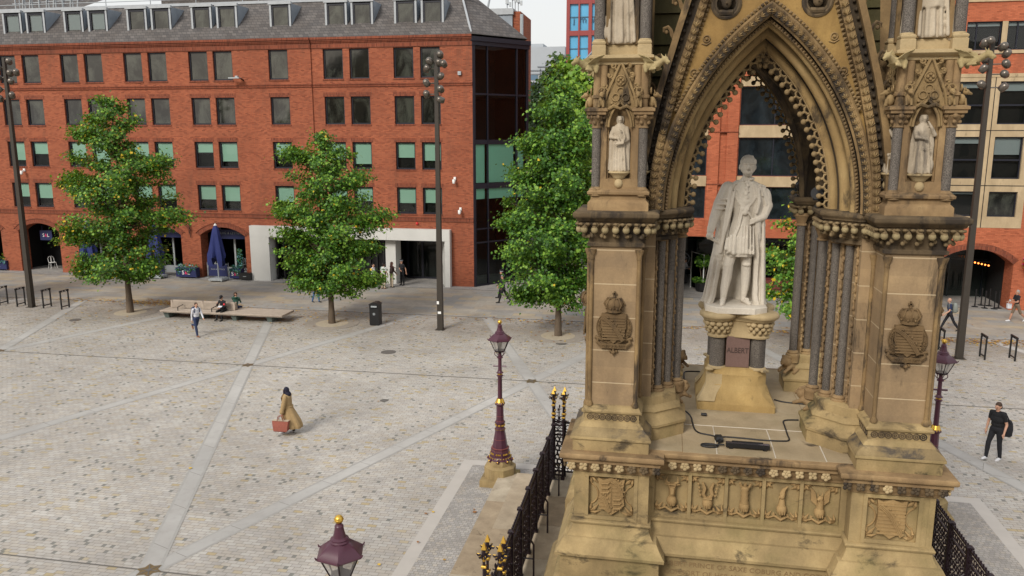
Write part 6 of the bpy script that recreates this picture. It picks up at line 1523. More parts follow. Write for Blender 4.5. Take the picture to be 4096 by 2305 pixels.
statue('lyre', .86, 'small pale statue playing a lyre in the niche of the left turret', (TL[0],TL[1]-.315,9.235), 0, group=GS)
statue('think', .86, 'small pale statue holding scales with a hand to the cheek in the right turret', (TR[0],TR[1]-.315,9.235), 0, group=GS)
statue('plain', .86, 'pale draped statue half hidden beside the right turret, facing the arch', (TR[0]-.315,TR[1],9.235), -PI/2, group=GS)
statue('plain', .86, 'pale statue sliver on the outer left side of the left turret', (TL[0]-.315,TL[1],9.235), -PI/2, group=GS)
statue('think', .86, 'pale statue sliver on the arch side of the left turret', (TL[0]+.315,TL[1],9.235), PI/2, group=GS)
statue('book', 1.75, 'tall pale statue holding a book in the open top of the left turret', (TL[0]-.02,TL[1]-.14,11.165), 0, group=GS)
statue('tabard', 1.75, 'tall pale statue in a tabard robe in the open top of the right turret', (TR[0]-.02,TR[1]-.14,11.165), 0, group=GS)
cb = MB(); cb.lathe([(.03,-.27),(.065,-.22),(.075,-.15),(.07,-.12),(.10,-.10),(.105,-.08),(.15,-.035),(.175,-.02),(.175,0),(.17,.005)], 14); cb.sph((0,-.055,-.185),(.07,.06,.08),8,6); cb.tube([(0,-.095,-.15),(0,-.1,-.18)],.012,5)
first = None
for t_ in [o for o in C.objects if o.name.startswith('tabernacle') and o.parent == ME and 'cornice' not in o.name]:
    for a in (0, PI/2, PI, -PI/2):
        p = Matrix.Rotation(a, 3, 'Z') @ Vector((0,-.315,9.235))
        if first is None: first = cb.build('corbel', M_pale, t_, 50, p, a)
        else: link('corbel', first.data, t_, p, a)
# ------------------------------------------------------------------ gas style lamp posts at the corners of the steps
def lamp():
    o = thing('lamp_post', '', 'street lamp', (0,0,0)); n8 = lambda r, z, a=PI/8, n=8: [(r*math.cos(a+2*PI*i/n), r*math.sin(a+2*PI*i/n), z) for i in range(n)]
    mb = MB(); mb.bx(-.50,.50,-.50,.50,0,.19); mb.loft([n8(.46,.19),n8(.46,.50),n8(.40,.54),n8(.36,.56),n8(.36,.68),n8(.33,.72)]); mb.build('stone_base', M_base, o, 35)
    mb = MB(); mb.loft([n8(.33,.70),n8(.345,.73),n8(.30,.78),n8(.29,.82)]); 
    for i in range(8): a = 2*PI*i/8; mb.sph((.335*math.cos(a),.335*math.sin(a),.715), .055, 7, 5)
    mb.loft([n8(.285,.82),n8(.29,.84),n8(.27,.95),n8(.26,.98)]); mb.loft([n8(.25,.98),n8(.265,1.0),n8(.265,1.03),n8(.22,1.05),n8(.20,1.2),n8(.165,1.42),n8(.14,1.56),n8(.15,1.58),n8(.15,1.62),n8(.125,1.64)])
    mb.loft([n8(.125,1.64),n8(.125,1.76),n8(.15,1.78),n8(.15,1.82),n8(.11,1.84),n8(.10,2.28),n8(.14,2.32),n8(.15,2.36),n8(.12,2.40),n8(.07,2.46)])
    mb.lathe([(.075,2.44),(.066,2.5),(.062,3.12),(.075,3.14),(.10,3.17),(.06,3.2),(.06,3.23),(.105,3.25),(.07,3.28),(.055,3.32),(.05,3.66),(.085,3.68),(.085,3.71),(.05,3.73),(.045,3.86)], 12)
    mb.tube([(-.19,0,3.44),(.19,0,3.44)], .026, 7)
    for i in range(4): a = PI/4+PI/2*i; c, s_ = math.cos(a), math.sin(a); mb.tube([(.04*c,.04*s_,3.72),(.10*c,.10*s_,3.74),(.17*c,.17*s_,3.80),(.17*c,.17*s_,3.87),(.12*c,.12*s_,3.89)], .011, 5)
    col_mb = mb
    mb = MB(); mb.lathe([(.13,2.40),(.105,2.46),(.085,2.5)], 12); mb.lathe([(.068,3.2),(.072,3.215),(.068,3.235)], 12)
    for i in range(12): a = 2*PI*i/12; mb.tube([(.11*math.cos(a),.11*math.sin(a),2.41),(.135*math.cos(a),.135*math.sin(a),2.36)], .012, 4)
    for z, r in ((.90,.285),(1.72,.135),):
        for i in range(8):
            for e in (-.3,0,.3) if z < 1 else (-.2,.2): a = 2*PI*(i+e*.8)/8+0; k = math.cos(((a+PI/8) % (PI/4))-PI/8); mb.sph((r*math.cos(PI/8)/max(.92,k)*math.cos(a)*1.01,r*math.cos(PI/8)/max(.92,k)*math.sin(a)*1.01,z), (.024,.024,.03), 6, 4)
    for i in range(24): a = 2*PI*i/24; mb.sph((.305*math.cos(a),.305*math.sin(a),.785), .02, 5, 4); mb.sph((.152*math.cos(a),.152*math.sin(a),1.60), .010, 4, 3)
    for i in range(8): a = 2*PI*i/8; mb.sph((.375*math.cos(a),.375*math.sin(a),.72), .024, 6, 5)
    mb.m = [1]*len(mb.f); col_mb.merge(mb)
    mb = MB()
    for z, r in ((1.045,.268),(1.30,.187),(.985,.263),(1.84,.125),(1.98,.112)): mb.loft([n8(r,z),n8(r,z+.012)])
    mb.m = [2]*len(mb.f); col_mb.merge(mb); col_mb.build('column', [M_plum, M_gold, M_red], o, 35)
    h6 = lambda r, z: n8(r, z, PI/6, 6)
    mb = MB(); mb.loft([h6(.14,3.86),h6(.155,3.88),h6(.155,3.91)]); lo, hi = h6(.15,3.90), h6(.295,4.22)
    for a, b in zip(lo, hi): mb.tube([a,b], .012, 5)
    for q in range(6): mb.tube([hi[q],hi[(q+1)%6]], .016, 5); mb.tube([lo[q],lo[(q+1)%6]], .012, 5)
    mb.tube([(0,0,3.9),(0,0,4.1)], .02, 6); fr = mb.build('lantern_frame', M_iron, o)
    for q in range(6):
        g = MB(); a, b, c, d = [Vector(v)*.985+Vector((0,0,v[2]*.015)) for v in (lo[q],lo[(q+1)%6],hi[(q+1)%6],hi[q])]; g.add([a,b,c,d], [(0,1,2,3)]); g.build('glass_pane', M_lglass, fr)
    mb = MB(); mb.loft([h6(.335,4.20),h6(.345,4.215),h6(.335,4.245),h6(.13,4.40),h6(.10,4.405)]); mb.lathe([(.135,4.385),(.14,4.40),(.12,4.42),(.125,4.435),(.09,4.46),(.068,4.54),(.06,4.60),(.062,4.615),(.045,4.64),(.02,4.65),(.018,4.67)], 16)
    for v in h6(.345,4.23): mb.tube([v,(v[0]*1.06,v[1]*1.06,v[2]+.035)], [.016,.006], 5)
    mb.build('lantern_roof', M_plum, o, 35)
    mb = MB(); mb.sph((0,0,4.71), .062, 14, 9); mb.lathe([(.058,4.706),(.067,4.709),(.067,4.713),(.058,4.716)], 16); mb.build('finial_ball', M_gold, o, 80)
    return o
L0 = lamp(); GLp = 'plum lamp posts at the corners of the memorial steps'
L0.location = (-4.42, 21.36, 0); L0['label'] = 'plum and gold lamp post on a stone base at the far left of the memorial'; L0['group'] = GLp
copy_tree(L0, loc=(-4.19, 9.5, 0), rz=.30, label='plum lamp post in the foreground with only its lantern top in view')
copy_tree(L0, loc=(6.98, 21.36, 0), label='plum lamp post mostly hidden behind the right pier of the memorial')

# ------------------------------------------------------------------ iron railing round the memorial
RL = thing('iron_railing', 'dark plum wrought iron railing with gilded corner finials around the memorial', 'railing', (CX, CY, 1.15))
hr = 4.05
def panel(L):
    mb = MB(); z0, z1 = .10, 1.45
    mb.bx(0,L,-.022,.022,z1-.03,z1+.012); mb.bx(0,L,-.016,.016,z1-.27,z1-.24); mb.bx(0,L,-.018,.018,z0,z0+.035)
    n = 4; w_ = L/n; rr = w_*.5
    for i in range(n):
        cx = (i+.5)*w_
        for j in range(4):
            cz = z0+.15+j*.265
            for dx, dz in ((-1,0),(1,0),(0,1),(0,-1)): mb.ring((cx+dx*rr*.48,0,cz+dz*.068), rr*.50, .012, 9, 4)
            mb.sph((cx,0,cz), .022, 5, 4); mb.sph((cx-rr,0,cz+.13), .028, 5, 4)
        mb.ring((cx-rr*.5,0,z1-.14), .06, .013, 9, 4); mb.ring((cx+rr*.5,0,z1-.14), .06, .013, 9, 4); mb.sph((cx,0,z1-.14), .026, 5, 4)
        mb.tube([(cx-rr*.5,0,z1),(cx-rr*.5,0,z1+.05)], [.012,.016], 5); mb.tube([(cx+rr*.5,0,z1),(cx+rr*.5,0,z1+.05)], [.012,.016], 5)
        for dz in (.2,.5,.8,1.1): mb.tube([(cx,-.05,z0+dz),(cx,.05,z0+dz)], [.014,.010], 4)
    return mb
npn = 8; Lp = (2*hr-.5)/npn
pp = panel(Lp-.06)
pm_ = None; po_ = None
for k in range(4):
    M = Matrix.Rotation(k*PI/2, 3, 'Z')
    for i in range(npn):
        p = M @ Vector((-hr+.25+i*Lp+.03, -hr, 0))
        if pm_ is None: pm_ = pp.build('railing_panel', M_iron, RL, None, p, k*PI/2)
        else: link('railing_panel', pm_.data, RL, p, k*PI/2)
    for i in range(npn+1):
        p = M @ Vector((-hr+.25+i*Lp, -hr, 0))
        if po_ is None:
            mb = MB(); mb.bx(-.035,.035,-.045,.045,0,1.46); mb.bx(-.055,.055,-.06,.06,1.44,1.475); mb.loft([[(-.055,-.06,1.475),(.055,-.06,1.475),(.055,.06,1.475),(-.055,.06,1.475)],[(-.01,-.01,1.51),(.01,-.01,1.51),(.01,.01,1.51),(-.01,.01,1.51)]]); mb.bx(-.05,.05,-.06,.06,0,.05)
            po_ = mb.build('railing_post', M_iron, RL, None, p, k*PI/2)
        else: link('railing_post', po_.data, RL, p, k*PI/2)
    for i in (1,3,5,7):
        p = M @ Vector((-hr+.25+i*Lp, -hr, 0)); mb = MB()
        mb.tube([(0,.03,.95),(0,.22,.80),(0,.27,.72),(0,.27,.0)], .02, 6); mb.tube([(0,.03,.42),(0,.27,.42)], .016, 6); mb.build('railing_stay', M_iron, RL, None, p, k*PI/2)
    c = M @ Vector((-hr+.11, -hr+.11, 0)); mb = MB()
    for dx, dy in ((-1,-1),(1,-1),(1,1),(-1,1)):
        mb.tube([(dx*.13,dy*.13,0),(dx*.13,dy*.13,1.5)], .026, 7); mb.bx(dx*.13-.05,dx*.13+.05,dy*.13-.05,dy*.13+.05,0,.08)
    for a in range(4):
        Q = RZ(a*PI/2)
        for z in (.12,1.2,1.45): mb.bx(-.13,.13,-.145,-.115,z-.02,z+.02,0,Q)
        for j in range(4):
            for dx in (-1,1): mb.ring((dx*.055,-.13,.25+j*.24), .058, .012, 9, 4, M=Q)
            mb.ring((0,-.13,.37+j*.24), .058, .012, 9, 4, M=Q)
        for dx in (-1,1): mb.ring((dx*.065,-.13,1.55), .055, .012, 10, 4, M=Q); mb.ring((dx*.065,-.13,1.33), .055, .012, 10, 4, M=Q)
        mb.tube([(0,-.13,1.45),(0,-.13,1.85)], [.014,.008], 5, M=Q); mb.sph((0,-.13,1.86), (.02,.012,.05), 6, 5, M=Q); mb.tube([(-.05,-.13,1.80),(0,-.13,1.78),(.05,-.13,1.80)], .010, 4, M=Q)
    cf = mb.build('corner_pier', M_iron, RL, None, c, k*PI/2)
    for dx, dy in ((-1,-1),(1,-1),(1,1),(-1,1)):
        mb, m2 = MB(), MB(); x, y = dx*.13, dy*.13; m2.tube([(x,y,1.45),(x,y,2.2)], .024, 7)
        sq4 = lambda r, z: [(x-r,y-r,z),(x+r,y-r,z),(x+r,y+r,z),(x-r,y+r,z)]
        mb.loft([sq4(.04,2.28),sq4(.005,2.385)]); mb.loft([sq4(.035,2.27),sq4(.04,2.28)]); mb.lathe([(.025,2.07),(.045,2.14),(.035,2.15)], 8, (x,y,0))
        for z in (1.98,1.76,1.66): mb.loft([sq4(.028,z-.028),sq4(.042,z-.015),sq4(.042,z+.008),sq4(.028,z+.022)])
        for q in range(6):
            a = 2*PI*q/6; c_, s_ = math.cos(a), math.sin(a); m2.tube([(x+.02*c_,y+.02*s_,2.11),(x+.06*c_,y+.06*s_,2.17),(x+.095*c_,y+.095*s_,2.16),(x+.12*c_,y+.12*s_,2.19)], [.016,.022,.015,.006], 5); mb.tube([(x+.07*c_,y+.07*s_,2.192),(x+.11*c_,y+.11*s_,2.192)], .006, 4)
        m2.tube([(x,y,2.14),(x,y,2.28)], .03, 7)
        m2.m = [1]*len(m2.f); mb.merge(m2); mb.build('gilt_finial', [M_gold, M_iron], cf)

# ------------------------------------------------------------------ lighting columns with clustered spotlights
SPT = {}
def spot_mesh():
    a = MB(); a.lathe([(.02,.20),(.10,.19),(.15,.12),(.165,.02),(.14,-.16),(.125,-.17)], 14); 
    b = MB(); b.lathe([(.118,-.172),(.118,-.165),(.001,-.165)], 14); return a, b
def light_column(label, base, H, heads, tx=0.0):
    o = thing('lighting_column', label, 'lamp post', (base[0],base[1],0), 0, 'tall brown lighting columns along the street')
    mb = MB(); mb.loft([[(-.14,-.14,0),(.14,-.14,0),(.14,.14,0),(-.14,.14,0)],[(-.14,-.14,.02),(.14,-.14,.02),(.14,.14,.02),(-.14,.14,.02)],[(-.08,-.08,H),(.08,-.08,H),(.08,.08,H),(-.08,.08,H)]]); mb.bx(-.24,.24,-.24,.24,0,.012); mb.build('post', M_pole, o)
    for i, (dx, z) in enumerate(heads):
        rr = random.Random(i*7+int(base[0])); side = 1 if dx > .05 else -1
        x = dx if abs(dx) > .2 else side*.2; y = (-.22 if abs(dx) < .2 else -.1)
        h = link('spotlight', SPT['a'] if 'a' in SPT else SPT.setdefault('a', MB().merge(spot_mesh()[0]).build('x', M_lampgrey, None, 50).data), o, (x, y-.05, z))
        h.rotation_euler = (R(rr.uniform(35,75)), 0, R(rr.uniform(-60,60)))
        if 'l' not in SPT:
            t = spot_mesh()[1].build('lens', M_lens, None, 50); SPT['l'] = t.data; bpy.data.objects.remove(t)
        link('lens', SPT['l'], h)
        t = MB(); t.tube([(0 if abs(dx) > .2 else side*.05,0,z),(x*.6,y*.6,z),(x,y-.05,z)], .03, 6); t.build('bracket', M_lampgrey, o)
    for q in [q for q in C.objects if q.name.startswith('x') and q.parent is None and q.data == SPT.get('a')]: bpy.data.objects.remove(q)
    return o
lc = light_column('brown lighting column standing in front of the left end of the brick building', (-35.95,39.8), 13.95, [(.44,13.75),(-.3,13.44),(.43,13.13),(.82,13.16),(-.36,12.91),(.43,12.69),(-.38,12.29),(.40,11.94),(-.38,11.77)])
lc2 = light_column('brown lighting column in the middle, between the litter bin and the tree by the memorial', (-11.15,38.9), 13.72, [(.25,13.58),(-.27,13.28),(.2,13.21),(.42,13.16),(-.42,12.95),(.26,12.58),(-.45,12.27),(.25,11.98),(-.46,11.74),(.24,11.47)])
mb = MB(); mb.bx(-.13,-.02,-.16,-.13,1.35,1.5); mb.bx(-.09,.08,-.16,-.13,.85,.97); mb.build('sticker', M_white, lc2)
light_column('brown lighting column on the right in front of the stone framed windows', (13.08,38.0), 13.75, [(-.34,13.54),(-.1,13.62),(.37,13.39),(.54,13.11),(-.27,12.91),(.56,12.7),(-.29,12.52),(.54,12.29),(-.29,11.87),(.54,11.75)])

# ------------------------------------------------------------------ bench, bin, cycle stands
o = thing('long_bench', 'very long timber slatted bench with half backrest on green grey bases', 'bench', (-23.45,39.25,0))
mb = MB()
for i in range(9): mb.bx(-3.3,3.8,-.85+.165*i,-.705+.165*i,.42,.47)
mb.bx(-3.3,3.8,-.80,.6,.36,.42); mb.build('seat', M_bench, o)
mb = MB()
for e in (-1,1):
    for i in range(6): mb.bx(-3.1,.75,e*(.13-.012*i)-.02,e*(.13-.012*i)+.02,.50+.062*i,.545+.062*i)
for x in (-3.05,-1.2,.68): mb.bx(x-.04,x+.04,-.12,.12,.45,.90)
mb.bx(-3.12,.77,-.07,.07,.86,.90); mb.build('backrest', M_bench, o)
for x in (-3.1,-1.1,.9,2.95):
    mb = MB(); mb.loft([[(x-.11,-.5,0),(x+.11,-.5,0),(x+.11,.6,0),(x-.11,.6,0)],[(x-.16,-.66,.36),(x+.16,-.66,.36),(x+.16,.66,.36),(x-.16,.66,.36)]]); mb.build('bench_base', M_benchleg, o)
for x in (-2.3,-.3,.3):
    mb = MB(); mb.tube([(x,-.7,.47),(x,-.7,.66),(x,-.2,.70)], .025, 6); mb.build('armrest', M_black, o)
o = thing('litter_bin', 'black litter bin with a peaked top on the setts right of the middle tree', 'bin', (-14.78,39.3,0))
mb = MB(); mb.bx(-.25,.25,-.25,.25,.04,.92); mb.bx(-.23,.23,-.23,.23,0,.04); mb.bx(-.25,.25,.1,.25,.92,1.12); mb.bx(-.25,-.2,-.25,.1,.92,1.12); mb.bx(.2,.25,-.25,.1,.92,1.12); mb.build('body', M_black, o)
mb = MB(); mb.yprism([(-.28,1.10),(.28,1.10),(.28,1.13),(.1,1.22),(-.1,1.22),(-.28,1.13)], -.28,.28); mb.build('lid', M_black, o)
mb = MB(); mb.bx(-.16,.16,-.258,-.25,.97,1.06); mb.build('ashtray', M_galv, o); mb = MB()
for q in range(8): a = q*PI/4; mb.bx(-.012,.012,-.256,-.25,.02,.075,0,T(0,0,.62) @ RY(a))
mb.ring((0,-.252,.62), .03, .012, 10, 4); mb.build('badge', M_galv, o)
def cstand():
    o = thing('cycle_stand', '', 'cycle stand', (0,0,0), 0, 'black cycle stands'); mb = MB()
    mb.bx(-.03,.03,-.33,-.27,0,1.0); mb.bx(-.03,.03,.27,.33,0,1.0); mb.bx(-.025,.025,-.27,.27,.12,.17); mb.build('frame', M_black, o)
    mb = MB(); mb.bx(-.035,.035,-.35,-.2,.98,1.08); mb.bx(-.035,.035,.2,.35,.98,1.08); mb.bx(-.035,.035,-.2,.2,.98,1.0); mb.bx(-.035,.035,-.2,.2,1.06,1.08); mb.bx(-.035,.035,-.02,.02,1.0,1.06); mb.build('top_rail', M_black, o)
    return o
cs = cstand()
SPOTS = [(-38.1,40.1,'leftmost black cycle stand, cut by the left edge of the picture'),(-36.8,39.97,'black cycle stand just left of the left lighting column'),(-35.0,39.9,'black cycle stand just right of the left lighting column'),(-33.73,39.8,'black cycle stand farthest right of the left group, nearest the tree'),
         (12.65,39.1,'black cycle stand half hidden behind the right pier and lamp post'),(14.1,38.2,'black cycle stand right of the right lighting column'),(15.32,38.2,'black cycle stand at the far right edge of the picture')]
for i, (x, y, lab) in enumerate(SPOTS):
    if i == 0: cs.location = (x,y,0); cs['label'] = lab
    else: copy_tree(cs, loc=(x,y,0), label=lab)

# ------------------------------------------------------------------ cafe things under the arches
def sandl(parent, x, y, z, s_=.30):
    for ch, dx, m in (('S',-.27,M_white),('&',0,M_pink),('L',.25,M_white)):
        q = MB(); q.merge(text_mb(ch, s_*(1.12 if ch == '&' else 1.3), .008), T(x+dx*s_/.3*.82, y, z) @ XZ); q.build('letter', m, parent)
def foliage(mb, x0, x1, y0, y1, z0, z1, n, s_, rg, mats=4, droop=0.0):
    for _ in range(n):
        x, y, z = rg.uniform(x0,x1), rg.uniform(y0,y1), rg.uniform(z0,z1)
        if droop and rg.random() < .4: y = y0-.03; z = z0-droop*rg.random()*(.5+.5*math.sin(x*9))
        a = Vector((rg.gauss(0,1),rg.gauss(0,1),rg.gauss(0,1))).normalized(); b = a.cross(Vector((rg.gauss(0,1),rg.gauss(0,1),rg.gauss(0,1)))).normalized()
        q = s_*rg.uniform(.6,1.3); p = Vector((x,y,z)); mb.add([p-a*q, p+b*q*.5, p+a*q, p-b*q*.5], [(0,1,2,3)], rg.randrange(mats))
LT = [leafmat('teal_leaf', (.03,.16,.15), (.08,.30,.27)), LV[0], LV[1], leafmat('blue_flower', (.10,.35,.42), (.25,.5,.55))]
def planter(x, y, w_, lab, seed, bush=0):
    o = thing('planter', lab, 'planter', (x,y,0), 0, 'navy planters in front of the cafe arches'); rg = random.Random(seed)
    mb = MB(); mb.bx(-w_/2,w_/2,-.22,.22,.10,.72); mb.bx(-w_/2-.02,w_/2+.02,-.24,.24,.68,.74); mb.build('trough', M_navyp, o)
    for ex in (-1,1): mb = MB(); mb.lathe([(.05,0),(.06,.03),(.05,.1)], 8, (ex*(w_/2-.15),0,0)); mb.build('caster', M_galv, o)
    sandl(o, 0, -.232, .40, .30)
    mb = MB(); foliage(mb, -w_/2,w_/2,-.24,.22,.70,.98,260,.07,rg,4,.42)
    if bush: foliage(mb, .1,w_/2,-.1,.2,.9,2.1,160,.09,rg,4); mb.tube([(.3,0,.7),(.35,.05,1.9)], .015, 5, 1)
    mb.build('foliage', LT, o)
planter(-32.6,50.3,1.55,'navy planter with teal leaves standing between the two rightmost arches',1)
planter(-28.95,50.45,.85,'small navy planter with a tall leafy plant left of the concrete entrance',2,1)
planter(-37.7,50.4,1.7,'navy planter partly hidden behind the trunk of the left tree',3)
planter(-48.25,50.75,1.7,'navy planter with bushy leaves at the left edge of the picture',4)
o = thing('equipment_case', 'black wheeled case against the concrete entrance jamb', 'case', (-28.15,50.2,0)); mb = MB(); mb.bx(-.42,.42,-.2,.2,.07,.52); mb.bx(-.44,.44,-.22,.22,.46,.5); mb.build('case', M_black, o); mb = MB()
for e in (-.3,.3): mb.lathe([(.04,0),(.05,.04),(.04,.07)], 7, (e,0,0))
mb.bx(-.12,.12,-.215,-.2,.28,.31); mb.build('fittings', M_galv, o)
def umbrella(x, y, lab):
    o = thing('closed_parasol', lab, 'parasol', (x,y,0), 0, 'closed navy parasols outside the cafe')
    mb = MB(); mb.bx(-.5,.5,-.45,.45,.08,.20); mb.bx(-.42,.42,-.37,.37,.2,.24)
    for a in (-1,1):
        for b in (-1,1): mb.lathe([(.05,0),(.055,.04),(.05,.09)], 7, (a*.4,b*.36,0))
    mb.build('wheeled_base', M_galv, o); mb = MB(); mb.tube([(0,0,.2),(0,0,3.86)], .045, 8); mb.tube([(0,0,1.0),(.08,-.06,1.25)], .05, 6); mb.build('mast', M_galv, o)
    mb = MB(); rings = []
    for z, r, am in ((3.80,.09,0),(3.6,.20,.04),(3.1,.30,.10),(2.6,.38,.14),(2.1,.46,.18),(1.75,.52,.22),(1.4,.50,.30)):
        rings.append([(r*(1+am*math.sin(6*a)+.5*am*math.sin(11*a+z))*math.cos(a), r*.8*(1+am*math.sin(6*a)+.5*am*math.sin(11*a+z))*math.sin(a), z+(.35*math.sin(3*a+.6)+.12*math.sin(8*a) if z < 1.5 else .08*math.sin(4*a) if z < 1.9 else 0)) for a in [2*PI*i/48 for i in range(48)]])
    mb.loft(rings[::-1]); mb.build('canopy', M_navy, o, 50); mb = MB(); mb.lathe([(.11,3.80),(.12,3.83),(.06,3.86),(.03,3.93),(.001,3.95)], 12); mb.build('cap', M_white, o)
umbrella(-29.85,49.6,'closed navy parasol in front of the rightmost arch by the entrance'); umbrella(-34.6,49.8,'closed navy parasol in front of the arch right of the left tree'); umbrella(-39.9,49.9,'closed navy parasol mostly hidden behind the left tree')
def barrier(x, y, lab):
    o = thing('cafe_barrier', lab, 'barrier', (x,y,0), 0, 'navy cafe barriers'); mb = MB(); mb.bx(-.72,.72,-.015,.015,.12,.95); mb.build('banner', M_navyp, o)
    for e in (-1,1): mb = MB(); mb.tube([(e*.8,0,0),(e*.8,0,1.08)], .022, 7); mb.lathe([(.16,0),(.16,.02),(.03,.03)], 12, (e*.8,0,0)); mb.build('post', M_galv, o)
    mb = MB(); mb.tube([(-.8,0,.98),(.8,0,.98)], .015, 5); mb.build('rail', M_galv, o)
    q = MB(); q.merge(text_mb('SLUG & LETTUCE', .125, .004, spacing=1.1), T(0,-.02,.6) @ XZ); q.build('lettering', M_galv, o)
barrier(-30.55,50.75,'navy cafe barrier lettered in grey behind the right parasol'); barrier(-35.4,50.75,'navy cafe barrier behind the parasol right of the left tree')
for x, lab in ((AR[0],'navy fascia sign hanging in the rightmost arch'),(AR[1],'navy fascia sign hanging in the arch right of the left tree'),(AR[2],'navy fascia sign in the arch behind the left tree')):
    o = thing('shop_sign', lab, 'sign', (x+.1,FY+.97,2.95), 0, 'navy shop signs in the arches'); mb = MB(); mb.bx(-1.1,1.1,0,.06,-.32,.32); mb.bx(-.9,-.87,.0,.03,.3,.55); mb.bx(.87,.9,.0,.03,.3,.55); mb.build('board', M_navyp, o)
    q = MB(); q.merge(text_mb('SLUG & LETTUCE', .21, .005, spacing=1.15), T(0,-.01,.08) @ XZ); q.build('lettering', M_blindg, o)
o = thing('hanging_sign', 'square navy sign with white and pink letters hanging in the left arch', 'sign', (-44.75,FY+.92,2.55)); mb = MB(); mb.bx(-.5,.5,0,.05,-.36,.36); mb.bx(-.3,-.27,0,.03,.36,.7); mb.bx(.27,.3,0,.03,.36,.7); mb.build('board', M_navyp, o); sandl(o, 0, -.012, .0, .27)
o = thing('wall_notice', 'small yellow framed notice inside the left arch', 'notice', (-45.0,FY+2.6,1.75)); mb = MB(); mb.bx(-.25,.25,0,.03,-.19,.19); mb.build('frame', M_gold, o); mb = MB(); mb.bx(-.21,.21,-.006,0,-.15,.15); mb.build('sheet', plain('yellow_sheet', (.6,.42,.12), .7), o)
mb = MB(); mb.bx(-46.9,-42,FY+2.64,FY+2.7,0,3.5); tag(mb.build('arcade_partition', M_black), 'black partition wall standing inside the left arch', 'partition')
def chair(x, y, rz, m, lab, group='metal cafe chairs', z=0):
    o = thing('cafe_chair', lab, 'chair', (x,y,z), rz, group); mb = MB(); mb.bx(-.2,.2,-.2,.2,.44,.46); mb.build('seat', m, o)
    for a in (-1,1):
        for b in (-1,1): mb = MB(); mb.tube([(a*.17,b*.17,.45),(a*.23,b*.25,0)], .016, 5); mb.build('leg', m, o)
    mb = MB(); mb.tube([(-.2,.19,.45),(-.2,.27,.75),(-.1,.29,.88),(.1,.29,.88),(.2,.27,.75),(.2,.19,.45)], .016, 5); mb.bx(-.04,.04,.235,.245,.46,.87); mb.build('backrest', m, o); return o
chair(-44.9,FY+1.45,R(60),M_white,'white metal chair standing inside the left arch')
chair(-36.35,50.65,R(20),M_teal,'teal metal chair beside the left tree trunk planter'); chair(-33.4,50.95,R(200),M_galv,'grey metal chair right of the parasol by the left tree')
for i in range(4): chair(-31.25,51.15,R(10),M_white,('bottom','second','third','topmost')[i]+' white chair of the stack in the rightmost arch','stacked white chairs',.17*i)
for i in range(3): chair(-29.0,51.4,R(-15),M_galv,('bottom','middle','topmost')[i]+' grey chair of the stack behind the right parasol','stacked grey chairs',.2*i)
o = thing('cafe_table', 'small grey cafe table right of the parasol by the left tree', 'table', (-33.2,50.7,0)); mb = MB(); mb.bx(-.4,.4,-.35,.35,.72,.75); mb.build('table_top', M_galv, o); mb = MB(); mb.tube([(0,0,0.03),(0,0,.72)], .03, 6); mb.lathe([(.22,0),(.22,.02),(.03,.04)], 12); mb.build('leg', M_galv, o)
M_peach = plain('peach_metal', (.62,.30,.20), .5)
o = thing('cafe_table', 'round peach cafe table seen beside the statue through the arch', 'table', (4.75,51.4,0)); mb = MB(); mb.lathe([(.36,.72),(.36,.745),(.02,.745)], 18); mb.build('table_top', M_peach, o); mb = MB()
for a in range(3): mb.tube([(0,0,.7),(.28*math.cos(a*2.1),.28*math.sin(a*2.1),0)], .016, 5)
mb.build('leg', M_peach, o)
chair(4.2,51.2,R(-80),M_peach,'peach chair left of the round table beside the statue','peach cafe chairs'); chair(5.35,51.1,R(85),M_peach,'peach chair right of the round table beside the statue','peach cafe chairs')
mb = MB(); mb.bx(3.6,8.5,53.0,53.25,0,.75); mb.bx(3.55,8.55,52.95,53.3,.75,.8); tag(mb.build('low_wall', plain('dark_red_panel', (.16,.035,.03), .7)), 'dark red low screen behind the peach chairs', 'screen')
# planted tub, glass screen, stanchions, basket
o = thing('bush_planter', 'leafy round bush in a dark tub seen left of the statue through the arch', 'planter', (2.45,52.0,0)); mb = MB(); mb.lathe([(.36,0),(.45,.1),(.48,.55),(.44,.58),(.02,.56)], 16); mb.build('tub', M_black, o)
rg = random.Random(12); mb = MB(); mb.tube([(0,0,.5),(.03,0,1.4)], .03, 6, 4); mb.tube([(.05,.05,.5),(.2,0,1.5)], .02, 5, 4); mb.tube([(-.05,0,.5),(-.2,.05,1.5)], .02, 5, 4)
for c, r, n in (((0,0,1.95),(.62,.6,.5),900),((-.25,0,.72),(.5,.45,.22),420),((.3,-.1,.7),(.3,.35,.18),200)):
    for _ in range(n):
        d = Vector((rg.gauss(0,1),rg.gauss(0,1),rg.gauss(0,1))).normalized()*rg.uniform(.55,1.0); p = Vector((c[0]+d.x*r[0],c[1]+d.y*r[1],c[2]+d.z*r[2])); a = Vector((rg.gauss(0,1),rg.gauss(0,1),rg.gauss(0,.5))).normalized(); b = a.cross(d+Vector((0,.1,.3))).normalized(); mb.add([p-a*.07,p+b*.035,p+a*.07,p-b*.035], [(0,1,2,3)], rg.choice((0,0,1,1,2)))
mb.build('foliage', [LV[0],LV[1],LV[2],LV[3],M_bark], o)
o = thing('glass_screen', 'tall glass panel with a pale edge beside the planted bush', 'screen', (1.75,53.2,0), R(-62)); mb = MB(); mb.bx(-.05,0,-.02,.02,0,2.35); mb.bx(1.5,1.55,-.02,.02,0,2.35); mb.bx(-.05,1.55,-.02,.02,2.33,2.38); mb.build('frame', M_white, o); mb = MB(); mb.bx(0,1.5,-.008,.008,.1,2.33); mb.build('pane', M_glassdk, o)
STN = None
